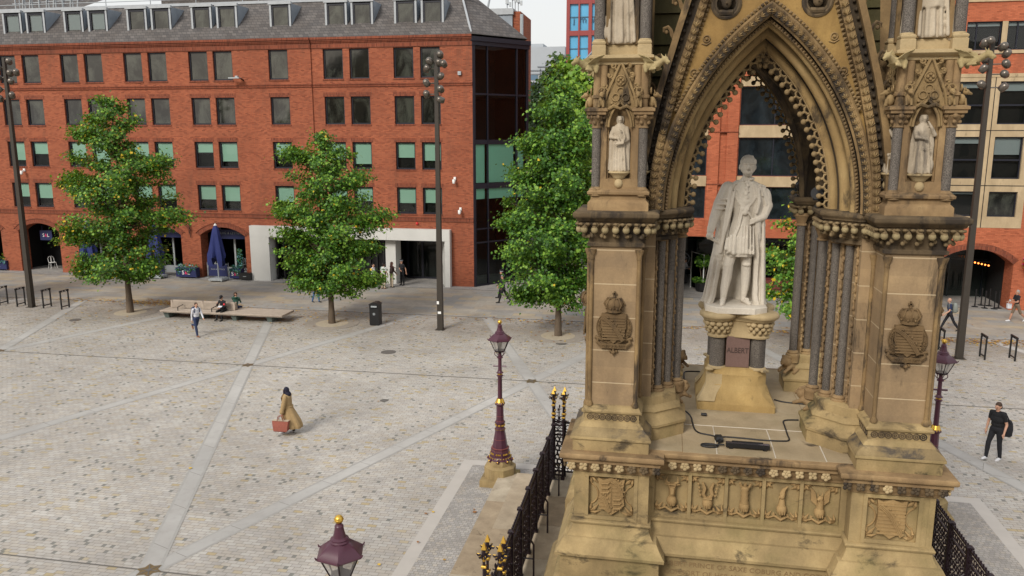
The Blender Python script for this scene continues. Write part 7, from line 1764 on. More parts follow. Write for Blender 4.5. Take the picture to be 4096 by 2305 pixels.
for i, (x, y, w_) in enumerate(((17.8,50.1,'nearest the lighting column'),(18.2,49.75,'second from the lighting column, nearer the street'),(18.66,49.62,'nearest the street in the middle'),(19.0,49.95,'farthest right, by the brick pier'),(18.3,50.6,'at the back on the left'),(18.7,50.5,'at the back on the right'))):
    lab = 'black queue post under the right arch, '+w_
    if STN is None:
        STN = thing('queue_post', lab, 'post', (x,y,0), 0, 'black queue posts'); mb = MB(); mb.lathe([(.18,0),(.18,.02),(.05,.04)], 14); mb.build('base', M_black, STN); mb = MB(); mb.tube([(0,0,.03),(0,0,1.0)], .035, 8); mb.lathe([(.045,.9),(.045,1.02),(.02,1.03)], 10); mb.build('post', M_black, STN)
    else: copy_tree(STN, loc=(x,y,0), label=lab)
o = thing('flower_basket', 'hanging basket of magenta and red flowers on the brick at the right edge', 'flowers', (20.05,49.05,2.9)); mb = MB(); mb.lathe([(.02,-.3),(.25,-.15),(.34,.05),(.30,.07)], 12); mb.build('basket', M_bark, o); mb = MB(); mb.tube([(0,.45,.7),(0,.1,.75),(0,0,.7),(0,0,.05)], .015, 5); mb.build('bracket', M_black, o); rg = random.Random(3)
mb = MB()
for _ in range(420):
    d = Vector((rg.gauss(0,1),rg.gauss(0,1),rg.gauss(0,1))).normalized()*rg.uniform(.6,1); p = Vector((d.x*.42,d.y*.36,d.z*.62-.05)); a = Vector((rg.gauss(0,1),rg.gauss(0,1),rg.gauss(0,1))).normalized(); b = a.cross(d).normalized(); mb.add([p-a*.06,p+b*.05,p+a*.06,p-b*.05], [(0,1,2,3)], rg.choice((0,0,1,2,3)))
mb.build('flower', [plain('magenta_petal', (.50,.02,.22), .6), plain('red_petal', (.6,.03,.02), .6), LV[2], plain('cream_petal', (.7,.6,.35), .6)], o)
k = NT('amber_lamp'); k.done(k.n('Emission', {'Color': (1,.25,.05,1), 'Strength': 4.0}).outputs[0]); M_amb = k.mat
o = thing('lit_sign', 'small glowing orange lamp row hanging inside the right arch', 'lamp', (18.5,RYF+2.2,2.35), R(-12)); mb = MB(); mb.bx(-.45,.45,0,.04,.05,.09); mb.tube([(0,.02,.09),(0,.02,1.1)], .012, 4); mb.build('bracket', M_black, o)
for i in range(5): mb = MB(); mb.sph((-.36+.18*i,0,-.035*i), .05, 7, 5); mb.build('bulb', M_amb, o)

# ------------------------------------------------------------------ floodlights, cable and light bar on the memorial
def flood(x, y, z, rz, lab):
    o = thing('floodlight', lab, 'floodlight', (CX+x,CY+y,z), rz, 'black floodlights on the memorial ledges'); mb = MB(); mb.cbx((0,0,.015),(.1,.1,.03)); mb.tube([(0,0,.02),(0,0,.13)], .018, 6); mb.tube([(-.1,0,.22),(-.09,0,.12),(.09,0,.12),(.1,0,.22)], .014, 5); mb.build('bracket', M_black, o)
    mb = MB(); M = T(0,0,.22) @ RX(R(100)); mb.lathe([(.05,.10),(.075,.06),(.085,-.08),(.105,-.09),(.105,-.11),(.09,-.11)], 14, M=M)
    for q in range(5): mb.lathe([(.095,.03-.02*q),(.095,.022-.02*q)], 14, M=M)
    mb.build('lamp_head', M_black, o); mb = MB(); mb.lathe([(.088,-.108),(.088,-.1),(.001,-.1)], 14, M=M); mb.build('lens', M_lens, o)
flood(1.12,1.25,8.615,R(-25),'black floodlight on the rear capital ledge right of the statue head')
flood(1.05,-1.2,8.615,R(150),'black floodlight on the front right capital ledge, seen from behind')
o = thing('junction_box', 'small black junction box with a cable on the stone behind the statue', 'electrical box', (CX+1.28,CY+1.27,9.1)); mb = MB(); mb.cbx((0,0,0),(.12,.08,.1)); mb.tube([(0,-.02,-.05),(.0,-.04,-.25),(-.08,-.06,-.42),(-.16,-.04,-.46)], .01, 5); mb.build('case', M_black, o)
z = 4.70
def smooth(P, n=6):
    out = []
    for i in range(len(P)-1):
        p0, p1, p2, p3 = P[max(i-1,0)], P[i], P[i+1], P[min(i+2,len(P)-1)]
        for k_ in range(n):
            t = k_/n; out.append(tuple(.5*((2*b)+(-a+c)*t+(2*a-5*b+4*c-d)*t*t+(-a+3*b-3*c+d)*t**3) for a, b, c, d in zip(p0,p1,p2,p3)))
    return out+[P[-1]]
cb_ = [(CX+x,CY+y,z) for x, y in ((-1.05,-.55),(-.95,-.63),(-.87,-.9),(-.85,-1.2),(-.82,-1.55),(-.74,-1.72),(-.55,-1.8),(-.46,-1.87),(-.44,-1.98))]
mb = MB(); mb.tube(smooth(cb_), .014, 6); tag(mb.build('power_cable', M_cable), 'black cable running along the floor beside the left pier to the plug box', 'cable')
cb_ = [(CX+x,CY+y,z) for x, y in ((-.43,-1.98),(-.40,-1.87),(-.30,-1.83),(.0,-1.84),(.3,-1.87),(.62,-1.85),(.74,-1.78),(.75,-1.5),(.76,-1.1),(.77,-.85),(.85,-.76),(1.05,-.72))]
mb = MB(); mb.tube(smooth(cb_), .014, 6); tag(mb.build('power_cable', M_cable), 'black cable looping from the plug box across the floor to the right pier', 'cable')
cb_ = [(CX+x,CY+y,z) for x, y in ((-1.08,1.0),(-.98,1.12),(-.95,1.4),(-.94,1.9),(-.88,2.05),(-.6,2.1))]
mb = MB(); mb.tube(smooth(cb_), .014, 6); tag(mb.build('power_cable', M_cable), 'black cable on the floor behind the left pier and the pedestal', 'cable')
cb_ = [(CX+x,CY+y,z) for x, y in ((.76,.4),(.9,.3),(1.1,.25),(1.5,.22))]
mb = MB(); mb.tube(smooth(cb_), .014, 6); tag(mb.build('power_cable', M_cable), 'short black cable on the floor right of the pedestal', 'cable')
cb_ = [(CX-.44+.14*math.cos(a)-.16, CY-2.30+.075*math.sin(a), z+.004*k_/8) for k_, a in enumerate([2*PI*i/16-PI*.1 for i in range(27)])]
mb = MB(); mb.tube([(CX-.43,CY-2.06,z+.03)]+[(CX-.44,CY-2.16,z+.01)]+cb_[2:]+[(CX-.36,CY-2.27,z+.03)], .013, 6); tag(mb.build('light_cable', M_cable), 'coiled black lead joining the plug box to the light bar', 'cable')
o = thing('plug_box', 'black rubber plug box on the memorial floor where the cables meet', 'plug', (CX-.435,CY-2.02,z), R(8)); mb = MB(); mb.loft([[(-.06,-.075,0),(.06,-.075,0),(.06,.075,0),(-.06,.075,0)],[(-.065,-.08,.04),(.065,-.08,.04),(.065,.08,.04),(-.065,.08,.04)],[(-.05,-.06,.085),(.05,-.06,.085),(.05,.06,.085),(-.05,.06,.085)]]); mb.tube([(0,-.07,.04),(0,-.14,.03)], .022, 7); mb.build('housing', M_cable, o)
o = thing('light_bar', 'long black linear light lying on the front edge of the memorial floor', 'light', (CX+.01,CY-2.30,z), R(-1)); mb = MB(); mb.bx(-.35,.35,-.055,.055,.02,.085); mb.bx(-.25,.25,.03,.06,.085,.1); mb.build('housing', M_black, o); mb = MB(); mb.bx(-.34,.34,-.045,.03,.085,.09); mb.build('lens', plain('dark_lens', (.03,.03,.035), .15), o)
for e in (-1,1): mb = MB(); mb.bx(e*.27-.03,e*.27+.03,-.06,.06,0,.02); mb.build('foot', M_black, o)
mb = MB(); mb.tube([(-.05,0,.03),(.05,-.02,.03)], .028, 8); mb.lathe([(.033,-.012),(.033,.012)], 8, M=T(.02,-.01,.03) @ RY(PI/2)); tag(mb.build('cable_connector', M_cable, loc=(CX-.63,CY-.78,z-.01)), 'tiny black connector lying on the floor in front of the pedestal', 'connector')
# ------------------------------------------------------------------ people
def cm(name, c, r=.85): return bpy.data.materials.get(name) or plain(name, c, r, var=.15, scale=9)
SK = cm('skin_light', (.50,.28,.19), .6); SK2 = cm('skin_tan', (.40,.21,.14), .6)
BLK = cm('black_cloth', (.010,.010,.012)); BLK2 = cm('black_jacket_cloth', (.013,.013,.017)); NAV = cm('navy_cloth', (.022,.034,.085)); WHT = cm('white_cloth', (.62,.63,.68)); BLU = cm('blue_denim', (.06,.13,.28))
BEI = cm('beige_cloth', (.46,.38,.28)); KHA = cm('khaki_cloth', (.16,.115,.08)); GRN = cm('dark_green_cloth', (.02,.07,.05)); LBL = cm('pale_blue_cloth', (.36,.45,.62)); GRY = cm('grey_cloth', (.35,.35,.36))
SHB = cm('black_leather', (.012,.011,.01), .5); SHT = cm('brown_leather', (.20,.075,.03), .5); SHW = cm('white_trainers', (.60,.60,.62), .6)
HB = cm('brown_hair', (.055,.03,.018), .7); HD = cm('dark_hair', (.015,.011,.01), .7); HR = cm('auburn_hair', (.05,.016,.012), .7); HG = cm('grey_hair', (.30,.28,.26), .8)
EYE = cm('eye_dark', (.02,.015,.012), .4); LIP = cm('lips', (.32,.12,.10), .6)
def arm_dir(a, out, side): return Vector((side*math.sin(R(out)), -math.sin(R(a))*math.cos(R(out)), -math.cos(R(a))*math.cos(R(out))))
def person(label, x, y, rz, H, pose, top, trou, shoe, hair, skin=SK, sleeve='long', legs='long', vox=.013, fat=1.0, z=0.0, female=False, hairshape='short', seated=None, group=None):
    o = thing('person', label, 'person', (x,y,z), rz, group); k = H/1.75; f = Fig()
    lean = R(pose.get('lean', 3)); hip0 = Vector((0,0,0))
    LL, LS = .425*k, .42*k; foot = {}
    J = {}
    for s_, nm in ((1,'L'),(-1,'R')):
        a, kn = pose.get('leg'+nm, (0,2)); hx = s_*.088*k
        h = Vector((hx,0,0)); kne = h+arm_dir(a, pose.get('spread', 2), s_)*LL; an = kne+arm_dir(a-kn, 0, s_)*LS; J[nm] = (h,kne,an,a-kn)
    if seated is None:
        zmin = min(J[n][2].z for n in 'LR'); base = .075*k-zmin
    else: base = seated
    up = Vector((0,0,base)); sp = lambda d, zz: Vector((0, -math.sin(lean)*zz+d, math.cos(lean)*zz))
    for nm in 'LR':
        h, kne, an, sa = [J[nm][0]+up, J[nm][1]+up, J[nm][2]+up, J[nm][3]]
        lm = 2 if legs in ('long','short') else 2; sm = 2 if legs == 'long' else 0; w_ = 1.12 if legs == 'long' else 1.0
        f.cap(h+Vector((0,0,.0)), kne, .088*k*fat, .062*k*(1.15 if legs == 'short' else 1), lm); f.cap(kne, kne.lerp(an,.4), .06*k*w_*(.92 if sm == 0 else 1), .058*k*w_, sm); f.cap(kne.lerp(an,.4), an, .056*k*w_, .042*k*w_ if legs == 'long' else .036*k, sm)
        fa = R(sa)*.75 if sa < -8 else 0
        fwd = Vector((0,-math.cos(fa),math.sin(fa))); dn = Vector((0,-math.sin(-fa)*0,-1))
        heel = an+Vector((0,.02*k,-.032*k)); toe = heel+fwd*.19*k+Vector((0,0,-.008*k)); 
        f.cap(heel, heel.lerp(toe,.55)+Vector((0,0,.005)), .042*k, .042*k, 3); f.cap(heel.lerp(toe,.55), toe, .042*k, .032*k, 3); f.cap(an, heel, .04*k, .04*k, 3 if legs != 'long' else 3)
    B_ = lambda d, zz: up+sp(d, zz*k)
    wst = .9 if female else 1.0
    f.ell(up+Vector((0,.0,.02*k)), (.155*k*fat,.115*k*fat,.13*k), 2); f.ell(B_(0,.16), (.145*k*fat*wst,.105*k*fat,.12*k), 1); f.ell(B_(-.005,.30), (.165*k*fat*wst,.115*k*fat,.15*k), 1); f.ell(B_(.0,.42), (.165*k*(.92 if female else 1),.105*k,.12*k), 1)
    if female: f.ell(B_(-.08,.36), (.12*k,.05*k,.06*k), 1)
    sh = {}
    for s_, nm in ((1,'L'),(-1,'R')): sh[nm] = B_(0,.475)+Vector((s_*.175*k*(.9 if female else 1),0,0)); f.cap(B_(0,.50), sh[nm], .07*k, .062*k, 1)
    nk = B_(.0,.545); f.cap(B_(0,.49), nk+Vector((0,-.01,.03*k)), .058*k, .052*k, 0)
    yaw, pit = pose.get('head', (0,0)); hm = T(*(nk+Vector((0,-.012*k,.13*k)))) @ RZ(R(yaw)) @ RX(R(pit))
    hp = lambda *v: hm @ Vector([q*k for q in v])
    f.ell((0,0,0), (1e-4,)*3, 0) if False else None
    f.ell(hp(0,.005,.02), (.074*k,.093*k,.108*k), 0); f.ell(hp(0,-.03,-.045), (.052*k,.055*k,.06*k), 0); f.cap(hp(0,-.06,-.085), hp(0,-.055,-.075), .024*k, .024*k, 0)
    f.cap(hp(0,-.090,.02), hp(0,-.107,-.018), .010*k, .015*k, 0)
    for e in (-1,1): f.ell(hp(e*.076,.012,.005), (.014*k,.022*k,.03*k), 0); f.cap(hp(e*.015,-.086,.032), hp(e*.045,-.078,.032), .009*k, .009*k, 0)
    ext = []; hands = {}
    for s_, nm in ((1,'L'),(-1,'R')):
        a, out, el, inw = pose.get('arm'+nm, (0,8,12,0)); d1 = arm_dir(a, out, s_); e_ = sh[nm]+d1*.285*k
        d2 = Vector((-s_*math.sin(R(inw)), -math.sin(R(a+el))*math.cos(R(inw)), -math.cos(R(a+el))*math.cos(R(inw)))); w2 = e_+d2*.255*k
        sl = 1 if sleeve == 'long' else 0; up_m = 1
        f.cap(sh[nm], sh[nm].lerp(e_,.6), .056*k*fat, .050*k, up_m); f.cap(sh[nm].lerp(e_,.6), e_, .049*k if sl else .042*k, .043*k if sl else .038*k, 1 if sl else 0); f.cap(e_, w2, .043*k if sl else .039*k, .034*k if sl else .027*k, sl)
        pw = w2+d2*.055*k; f.cap(w2, pw, .026*k, .034*k, 0); sx = d2.cross(Vector((s_,0,.2))).normalized(); hands[nm] = pw+d2*.04*k
        t = MB(); nrm = d2.cross(sx)
        for q in range(4):
            b0 = pw+sx*(.024-.016*q)*k+d2*.02*k; L_ = (.066,.076,.070,.054)[q]*k; bend = nrm*(-s_)*.02*k*(1+.2*q)
            t.tube([b0, b0+d2*L_*.55+bend*.3, b0+d2*L_+bend], [.0095*k,.009*k,.007*k], 6, 0)
        b0 = pw+sx*.03*k-d2*.01*k; t.tube([b0, b0+sx*.025*k+d2*.028*k, b0+sx*.022*k+d2*.058*k], [.011*k,.0105*k,.008*k], 6, 0)
        ext.append(t)
    t = MB()
    for e in (-1,1): t.sph(hp(e*.030,-.0835,.012), (.012*k,.007*k,.007*k), 6, 4, 4)
    t.cap_ = None; t.tube([hp(-.022,-.088,-.045), hp(0,-.094,-.045), hp(.022,-.088,-.045)], .0055*k, 5, 5)
    ext.append(t)
    f.build('body', [skin, top, trou, shoe, EYE, LIP], o, vox, 3, extra=ext)
    if hair:
        h = MB()
        if hairshape == 'short': h.sph((0,.018*k,.042*k), (.081*k,.092*k,.098*k), 14, 10, 0, hm); h.sph((0,.05*k,-.01*k), (.072*k,.055*k,.085*k), 12, 8, 0, hm)
        elif hairshape == 'long': h.sph((0,.018*k,.04*k), (.084*k,.096*k,.10*k), 14, 10, 0, hm); h.loft([[(rx*math.cos(a)*k, .06*k+ry*math.sin(a)*k*1.0, zz*k) for a in [2*PI*i/16 for i in range(16)]] for zz, rx, ry in ((-.46,.03,.02),(-.36,.09,.035),(-.15,.105,.05),(.0,.09,.055),(.09,.06,.05))], 0, M=hm)
        elif hairshape == 'fringe': h.sph((0,.012*k,.035*k), (.08*k,.09*k,.082*k), 14, 10, 0, hm); h.ring((0,.01*k,-.01*k), .072*k, .012*k, 14, 5, 'z', 0, PI*.1, PI*.9, M=hm)
        h.build('hair', hair, o, 60)
    return o, hm, hands, B_, k
def pcap(o, hm, k, band=True):
    mb = MB(); mb.lathe([(.085,.065),(.092,.07),(.094,.10),(.125,.145),(.118,.165),(.02,.175)], 18, M=hm @ S(k,k*1.08,k)); mb.loft([[(-.07,-.085,.068),(.07,-.085,.068),(.05,-.135,.055),(-.05,-.135,.055)],[(-.07,-.085,.076),(.07,-.085,.076),(.05,-.135,.063),(-.05,-.135,.063)]], 0, M=hm @ S(k,k,k))
    c = mb.build('police_cap', BLK2, o, 50)
    if band: mb = MB(); mb.lathe([(.0935,.076),(.0975,.078),(.0985,.098),(.096,.10)], 18, M=hm @ S(k,k*1.08,k)); mb.build('cap_band', WHT, c, 50)
def backpack(o, label, x, y, z, rz, m, w_=.34, h_=.48, d_=.2, strap=True):
    b = thing('backpack', label, 'backpack', (x,y,z), rz); mb = MB()
    mb.loft([[(w_/2*.85*math.copysign(abs(math.cos(a))**.5,math.cos(a))*q, d_*.5+d_/2*math.copysign(abs(math.sin(a))**.5,math.sin(a))*q, zz) for a in [2*PI*i/20 for i in range(20)]] for zz, q in ((-h_/2,.75),(-h_/2+.04,1.0),(0,1.08),(h_/2-.1,.95),(h_/2-.03,.75),(h_/2,.4))]); mb.build('bag', m, b, 60)
    mb = MB(); mb.loft([[(w_*.3*math.cos(a)*q,d_*.95+.07*q*(1 if math.sin(a) > 0 else .2)*abs(math.sin(a)),zz) for a in [2*PI*i/14 for i in range(14)]] for zz, q in ((-h_*.42,.7),(-h_*.38,1),(-.05,1),(.0,.6))]); mb.build('front_pocket', m, b, 60)
    mb = MB(); mb.tube([(-.05,.06,h_/2-.02),(-.03,.06,h_/2+.05),(.03,.06,h_/2+.05),(.05,.06,h_/2-.02)], .012, 5)
    if strap:
        for e in (-1,1): mb.tube([(e*.10,.0,h_/2-.06),(e*.12,-.10,h_/2+.02),(e*.125,-.235,h_/2-.06),(e*.14,-.21,-.02),(e*.15,-.05,-h_/2+.1)], .02, 5)
    mb.build('strap', m, b, 60); return b
def rot(rz, v): return Matrix.Rotation(rz, 3, 'Z') @ Vector(v)

# woman in headscarf and coat
a = R(-88); o, hm, hd, B_, k = person('woman in a black headscarf and long tan trench coat walking left across the setts', -12.14, 23.79, a, 1.62, dict(legL=(10,4), legR=(-8,6), armL=(6,13,6,0), armR=(14,6,10,0), lean=2, head=(0,0)), cm('tan_coat', (.34,.235,.115)), BLK, SHW, None, vox=.0105, female=True)
TAN = cm('tan_coat', (.34,.235,.115)); f = Fig()
def rr2(z, rx, ry, cy, amp, ph, n=7): return ripple(0, cy, z, rx, ry, amp, n, ph, 44)
f.loft([rr2(.22,.24,.30,.17,.10,.4), rr2(.30,.26,.33,.15,.09,.6), rr2(.5,.25,.31,.10,.07,.9), rr2(.72,.21,.24,.05,.05,1.2), rr2(.92,.175,.165,.02,.02,1.5), rr2(.98,.165,.145,.01,.0,0), rr2(1.12,.185,.15,.0,.0,0), rr2(1.28,.19,.14,.0,.0,0), rr2(1.36,.13,.11,.0,.0,0), rr2(1.40,.09,.09,0,0,0)])
for e in (-1,1): f.chain([(e*.185,.01,1.29),(e*.24,-.03,1.06),(e*.275,-.075,.84)], [.075,.075,.07]); f.cap((e*.275,-.075,.85),(e*.278,-.08,.82),.076,.076)
f.cap((-.17,.01,.95),(.17,.01,.95),.03,.03)
co_ = f.build('coat', TAN, o, .0125, 2)
mb = MB(); mb.ring((0,.012,.955), .168, .022, 26, 6, 'z'); mb.tube([(.05,.16,.95),(.07,.2,.85),(.06,.25,.72)], .016, 5); mb.build('belt', TAN, co_, 60)
mb = MB()
for e in (-1,1): mb.loft([[(e*.02,-.10,1.38),(e*.09,-.06,1.42),(e*.13,-.13,1.26),(e*.03,-.165,1.1)],[(e*.02,-.115,1.38),(e*.10,-.075,1.43),(e*.145,-.15,1.26),(e*.03,-.185,1.1)]])
mb.build('lapel', TAN, co_); mb = MB()
for z_ in (1.05,.88): mb.sph((.08,-.165 if z_ > 1 else -.15,z_), .014, 6, 5); mb.sph((-.08,-.165 if z_ > 1 else -.15,z_), .014, 6, 5)
mb.build('button', BLK, co_)
f = Fig(); f.ell(hm @ Vector((0,.025,.035)), (.088,.098,.112)); f.chain([hm @ Vector((0,.04,-.04)), (0,.03,1.36)], [.085,.12]); f.chain([(0,-.02,1.36),(0,-.13,1.27),(-.01,-.155,1.12)], [.10,.06,.03])
for e in (-1,1): f.chain([hm @ Vector((e*.072,-.03,.06)), hm @ Vector((e*.074,-.035,-.04)), hm @ Vector((0,-.05,-.115))], [.026,.03,.035])
f.build('headscarf', cm('black_scarf', (.012,.012,.028)), o, .012, 2)
p = rot(a, (.33,-.10,0)); bt = thing('tote_bag', 'large rust red woven tote bag held by the woman in tan', 'bag', (-12.14+p.x,23.79+p.y,.19), a); mb = MB(); P = lambda w_, d_, z_: [(-d_,-w_,z_),(d_,-w_,z_),(d_*1.1,0,z_),(d_,w_,z_),(-d_,w_,z_),(-d_*1.1,0,z_)]
mb.loft([P(.20,.085,0),P(.235,.105,.03),P(.255,.10,.2),P(.28,.075,.36)]); mb.build('bag', plain('rust_weave', (.27,.085,.06), .85, var=.35, scale=28), bt)
mb = MB(); mb.loft([P(.275,.066,.362),P(.282,.076,.375)]); mb.build('lining_edge', BEI, bt); mb = MB()
for e in (-1,1): mb.tube([(e*.06,-.11,.35),(e*.05+.03,-.06,.52),(e*.05+.03,.06,.54),(e*.06,.11,.35)], .014, 5)
mb.build('handle', plain('rust_handle', (.22,.07,.05), .7), bt, 60)
# man in white shirt striding right
a = R(62); o, hm, hd, B_, k = person('young man in white shirt and navy trousers striding right in front of the bench', -22.6, 35.28, a, 1.76, dict(legL=(-26,58), legR=(14,4), armL=(18,10,30,10), armR=(-16,8,14,0), lean=6, head=(-14,4)), WHT, NAV, SHT, HB, vox=.0125)
p = rot(a, (0,.10,0)); backpack(o, 'navy backpack on the back of the striding man in the white shirt', -22.6+p.x, 35.28+p.y, 1.25, a, NAV, .30, .42, .15)
# people on the bench
o, hm, hd, B_, k = person('seated person in black jacket and cap with a red armband on the long bench', -23.25, 38.95, R(-8), 1.74, dict(legL=(78,80), legR=(84,74), spread=6, armL=(22,10,60,25), armR=(30,12,112,30), lean=16, head=(14,22)), BLK2, BLK, SHB, None, seated=.56)
mb = MB(); mb.lathe([(.084,.05),(.09,.06),(.085,.12),(.05,.15),(.005,.157)], 16, M=hm @ S(1,1.1,1)); mb.loft([[(-.065,-.08,.05),(.065,-.08,.05),(.045,-.155,.035),(-.045,-.155,.035)],[(-.065,-.08,.06),(.065,-.08,.06),(.045,-.155,.045),(-.045,-.155,.045)]], 0, M=hm); mb.build('cap', BLK, o, 50)
s1 = B_(0,.475)+Vector((.158,0,0)); d = arm_dir(22,10,1); mb = MB(); mb.tube([s1+d*.11, s1+d*.20], .062, 12); mb.build('armband', plain('red_band_cloth', (.6,.03,.04), .7), o, 60)
mb = MB(); mb.loft([[(-.12,-.46,.69),(.10,-.46,.69),(.10,-.30,.74),(-.12,-.30,.74)],[(-.12,-.46,.70),(.10,-.46,.70),(.10,-.30,.75),(-.12,-.30,.75)]]); tag(mb.build('newspaper', WHT, loc=(-23.25,38.95,.06)), 'small white paper held on the lap of the seated person in black', 'paper')
o, hm, hd, B_, k = person('person in dark green hoodie sitting on the far side of the bench', -22.95, 39.62, R(188), 1.76, dict(legL=(80,80), legR=(80,80), spread=6, armL=(60,14,95,10), armR=(30,8,50,20), lean=8, head=(-55,10)), GRN, NAV, SHB, HB, seated=.56)
mb = MB(); mb.ring(tuple(B_(.05,.52)), .10, .05, 16, 7, 'z'); mb.build('hood', GRN, o, 60)
# person in white top behind the middle tree
o, hm, hd, B_, k = person('person in white hooded top and cropped blue jeans walking behind the middle tree', -20.3, 44.12, R(70), 1.68, dict(legL=(16,10), legR=(-10,10), armL=(12,8,14,0), armR=(-10,8,14,0), head=(0,4)), WHT, BLU, SHB, HB, female=True)
b = thing('shoulder_bag', 'small navy shoulder bag on the person in the white hooded top', 'bag', (-20.52,43.95,.9), R(70)); mb = MB(); mb.loft([[(-.05,-.13,0),(.05,-.13,0),(.05,.13,0),(-.05,.13,0)],[(-.06,-.15,.1),(.06,-.15,.1),(.06,.15,.1),(-.06,.15,.1)],[(-.04,-.13,.22),(.04,-.13,.22),(.04,.13,.22),(-.04,.13,.22)]]); mb.build('bag', NAV, b); mb = MB(); mb.tube([(0,-.1,.2),(.1,-.05,.5),(.2,0,.55),(.1,.08,.5),(0,.1,.2)], .015, 5); mb.build('strap', NAV, b, 60)
# group by the entrance
o, hm, hd, B_, k = person('person in long dark green skirt half hidden by the middle tree', -18.55, 49.05, R(75), 1.66, dict(legL=(14,8), legR=(-12,8)), WHT, GRN, SHW, HD, female=True)
f = Fig(); f.loft([rr2(.25,.27,.27,.0,.07,.4), rr2(.5,.24,.23,0,.06,.8), rr2(.8,.18,.15,0,.02,1), rr2(.98,.145,.12,0,0,0)]); f.build('skirt', GRN, o, .016, 2)
FLO = NT('floral_shirt'); p_ = FLO.obj(); FLO.done(FLO.bsdf(FLO.mix(FLO.ramp(FLO.noise(p_, 9, 3), [(.52,0.0),(.58,1.0)]), (.58,.60,.58), (.08,.15,.10)), .85)); FLO = FLO.mat
person('man in a white floral shirt and beige trousers by the entrance portal, seen from behind', -17.82, 48.97, R(165), 1.72, dict(armL=(10,8,20,0), armR=(12,8,20,0)), FLO, BEI, SHT, HD, sleeve='short')
o, hm, hd, B_, k = person('woman with long auburn hair and patterned pale trousers by the entrance portal', -17.45, 49.55, R(140), 1.72, dict(armL=(15,8,40,20), armR=(10,8,30,0)), HR, BEI, SHB, HR, hairshape='long', female=True)
backpack(o, 'dark backpack worn by the woman with long auburn hair', -17.36, 49.42, 1.15, R(140), cm('dark_brown_bag', (.03,.018,.015)), .28, .38, .14)
GP = 'police officers in black uniform'
o, hm, hd, B_, k = person('police officer in black with a banded cap standing by the entrance door', -17.0, 50.35, R(-25), 1.74, dict(armL=(-25,12,25,-10), armR=(-5,10,60,55), spread=4), BLK2, BLK, SHB, HD, sleeve='short', group=GP); pcap(o, hm, k)
o, hm, hd, B_, k = person('police officer in black walking left beside the tree, nearer the camera', -9.3, 46.05, R(-82), 1.76, dict(legL=(22,8), legR=(-20,18), armL=(10,8,50,30), armR=(-8,8,40,30), lean=3), BLK2, BLK, SHB, HD, group=GP); pcap(o, hm, k)
o, hm, hd, B_, k = person('police officer in black walking left, half behind another officer beside the glazed corner', -9.62, 47.3, R(-82), 1.80, dict(legL=(-18,14), legR=(20,6), armL=(8,8,30,10), armR=(0,8,40,30)), BLK2, BLK, SHB, HD, group=GP); pcap(o, hm, k)
# right hand side
a = R(-52); o, hm, hd, B_, k = person('man in black T-shirt and wide black trousers walking at the right edge, looking down', 10.15, 25.77, a, 1.88, dict(legL=(-4,8), legR=(22,16), armL=(-8,16,38,-6), armR=(2,12,14,0), lean=3, head=(-12,16)), BLK, BLK2, SHW, HB, sleeve='short', vox=.0105, fat=1.2)
mb = MB(); mb.tube([hm @ Vector((-.03,-.094,-.03)), hm @ Vector((0,-.103,-.024)), hm @ Vector((.03,-.094,-.03))], .009, 5); mb.build('moustache', HB, o, 60)
f = Fig()
for e in (-1,1): f.chain([J_ for J_ in ()], []) if False else None
p = rot(a, (.20,.16,0)); backpack(o, 'black soft backpack slung low behind the man in the black T-shirt', 10.15+p.x, 25.77+p.y, 1.02, a+R(38), BLK2, .40, .52, .26, False)
mb = MB(); s1 = B_(0,.50); mb.tube([tuple(Vector((.10,-.06,0))+Vector((0,0,s1.z+.06))), (.17,.06,s1.z+.03), (.24,.17,1.3), (.26,.22,1.2)], .02, 5); tag(mb.build('bag_strap', BLK2, loc=(10.15,25.77,0), rz=a), 'black shoulder strap running over the shoulder of the man in the black T-shirt', 'strap')
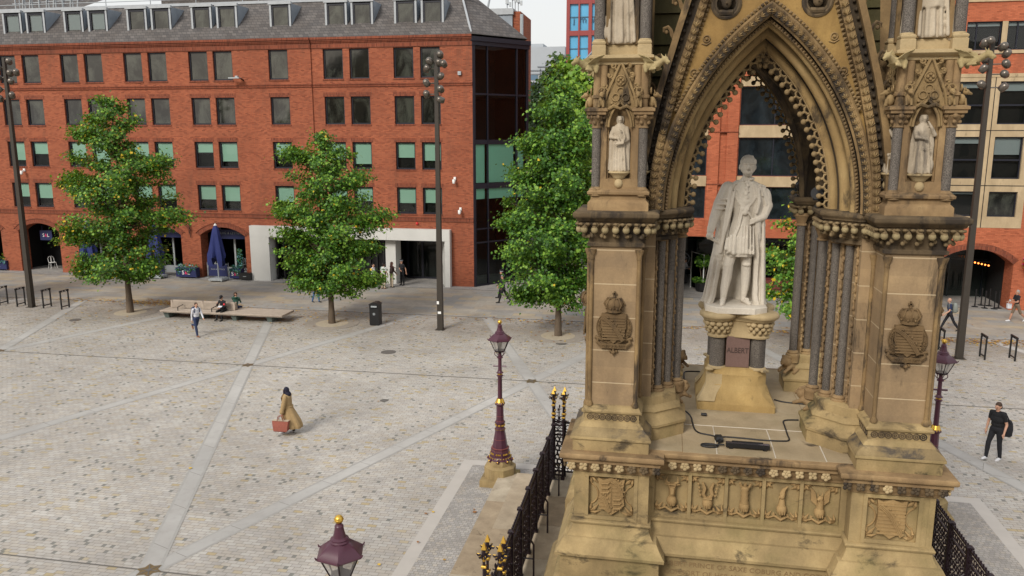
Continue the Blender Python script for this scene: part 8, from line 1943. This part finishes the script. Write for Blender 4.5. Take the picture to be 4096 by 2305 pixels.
a = R(-88); o, hm, hd, B_, k = person('bald bearded man in navy T-shirt striding left behind the right pier', 14.35, 43.5, a, 1.80, dict(legL=(-24,12), legR=(26,4), armL=(12,8,40,0), armR=(-12,8,20,0), lean=7, head=(0,14)), NAV, BLK2, SHB, None, SK, 'short')
mb = MB(); mb.sph((0,-.05,-.065), (.05,.045,.04), 10, 7, 0, hm); mb.build('beard', HG, o, 60)
p = rot(a, (0,.09,0)); backpack(o, 'grey rucksack on the back of the bald man striding left', 14.35+p.x, 43.5+p.y, 1.2, a, cm('grey_green_bag', (.22,.24,.22)), .32, .5, .2)
a = R(-80); o, hm, hd, B_, k = person('white haired man in black polo and khaki shorts walking left at the right edge', 18.5, 46.3, a, 1.80, dict(legL=(-22,26), legR=(18,2), armL=(18,8,70,15), armR=(20,8,62,10), lean=3), BLK2, KHA, SHW, HG, SK2, 'short', 'short')
f = Fig()
p = rot(a, (-.08,-.36,0)); b = thing('paper_bag', 'small white carrier bag held by the man in khaki shorts', 'bag', (18.5+p.x,46.3+p.y,.72), a); mb = MB(); mb.loft([[(-.06,-.10,0),(.06,-.10,0),(.06,.10,0),(-.06,.10,0)],[(-.065,-.11,.26),(.065,-.11,.26),(.065,.11,.26),(-.065,.11,.26)]]); mb.build('bag', WHT, b); mb = MB(); mb.tube([(0,-.06,.26),(0,-.05,.36),(0,.05,.36),(0,.06,.26)], .008, 4); mb.build('handle', WHT, b)
b = thing('paper_cup', 'white paper cup in the hand of the man in khaki shorts', 'cup', (18.5+rot(a,(.05,-.42,0)).x,46.3+rot(a,(.05,-.42,0)).y,1.12)); mb = MB(); mb.lathe([(.03,0),(.042,.11)], 12); mb.build('cup', WHT, b); mb = MB(); mb.lathe([(.044,.108),(.044,.118),(.03,.124)], 12); mb.build('lid', BLK, b)
person('balding man in a pale blue shirt walking behind the base of the statue', 2.72, 46.6, R(-75), 1.76, dict(legL=(12,6), legR=(-12,8)), LBL, NAV, SHB, None, SK, fat=1.1)
person('person in a grey top standing behind the tall glass panel by the bush', 1.35, 54.6, R(60), 1.7, dict(armL=(20,8,80,20), armR=(15,8,70,20)), GRY, BLK, SHB, HD)
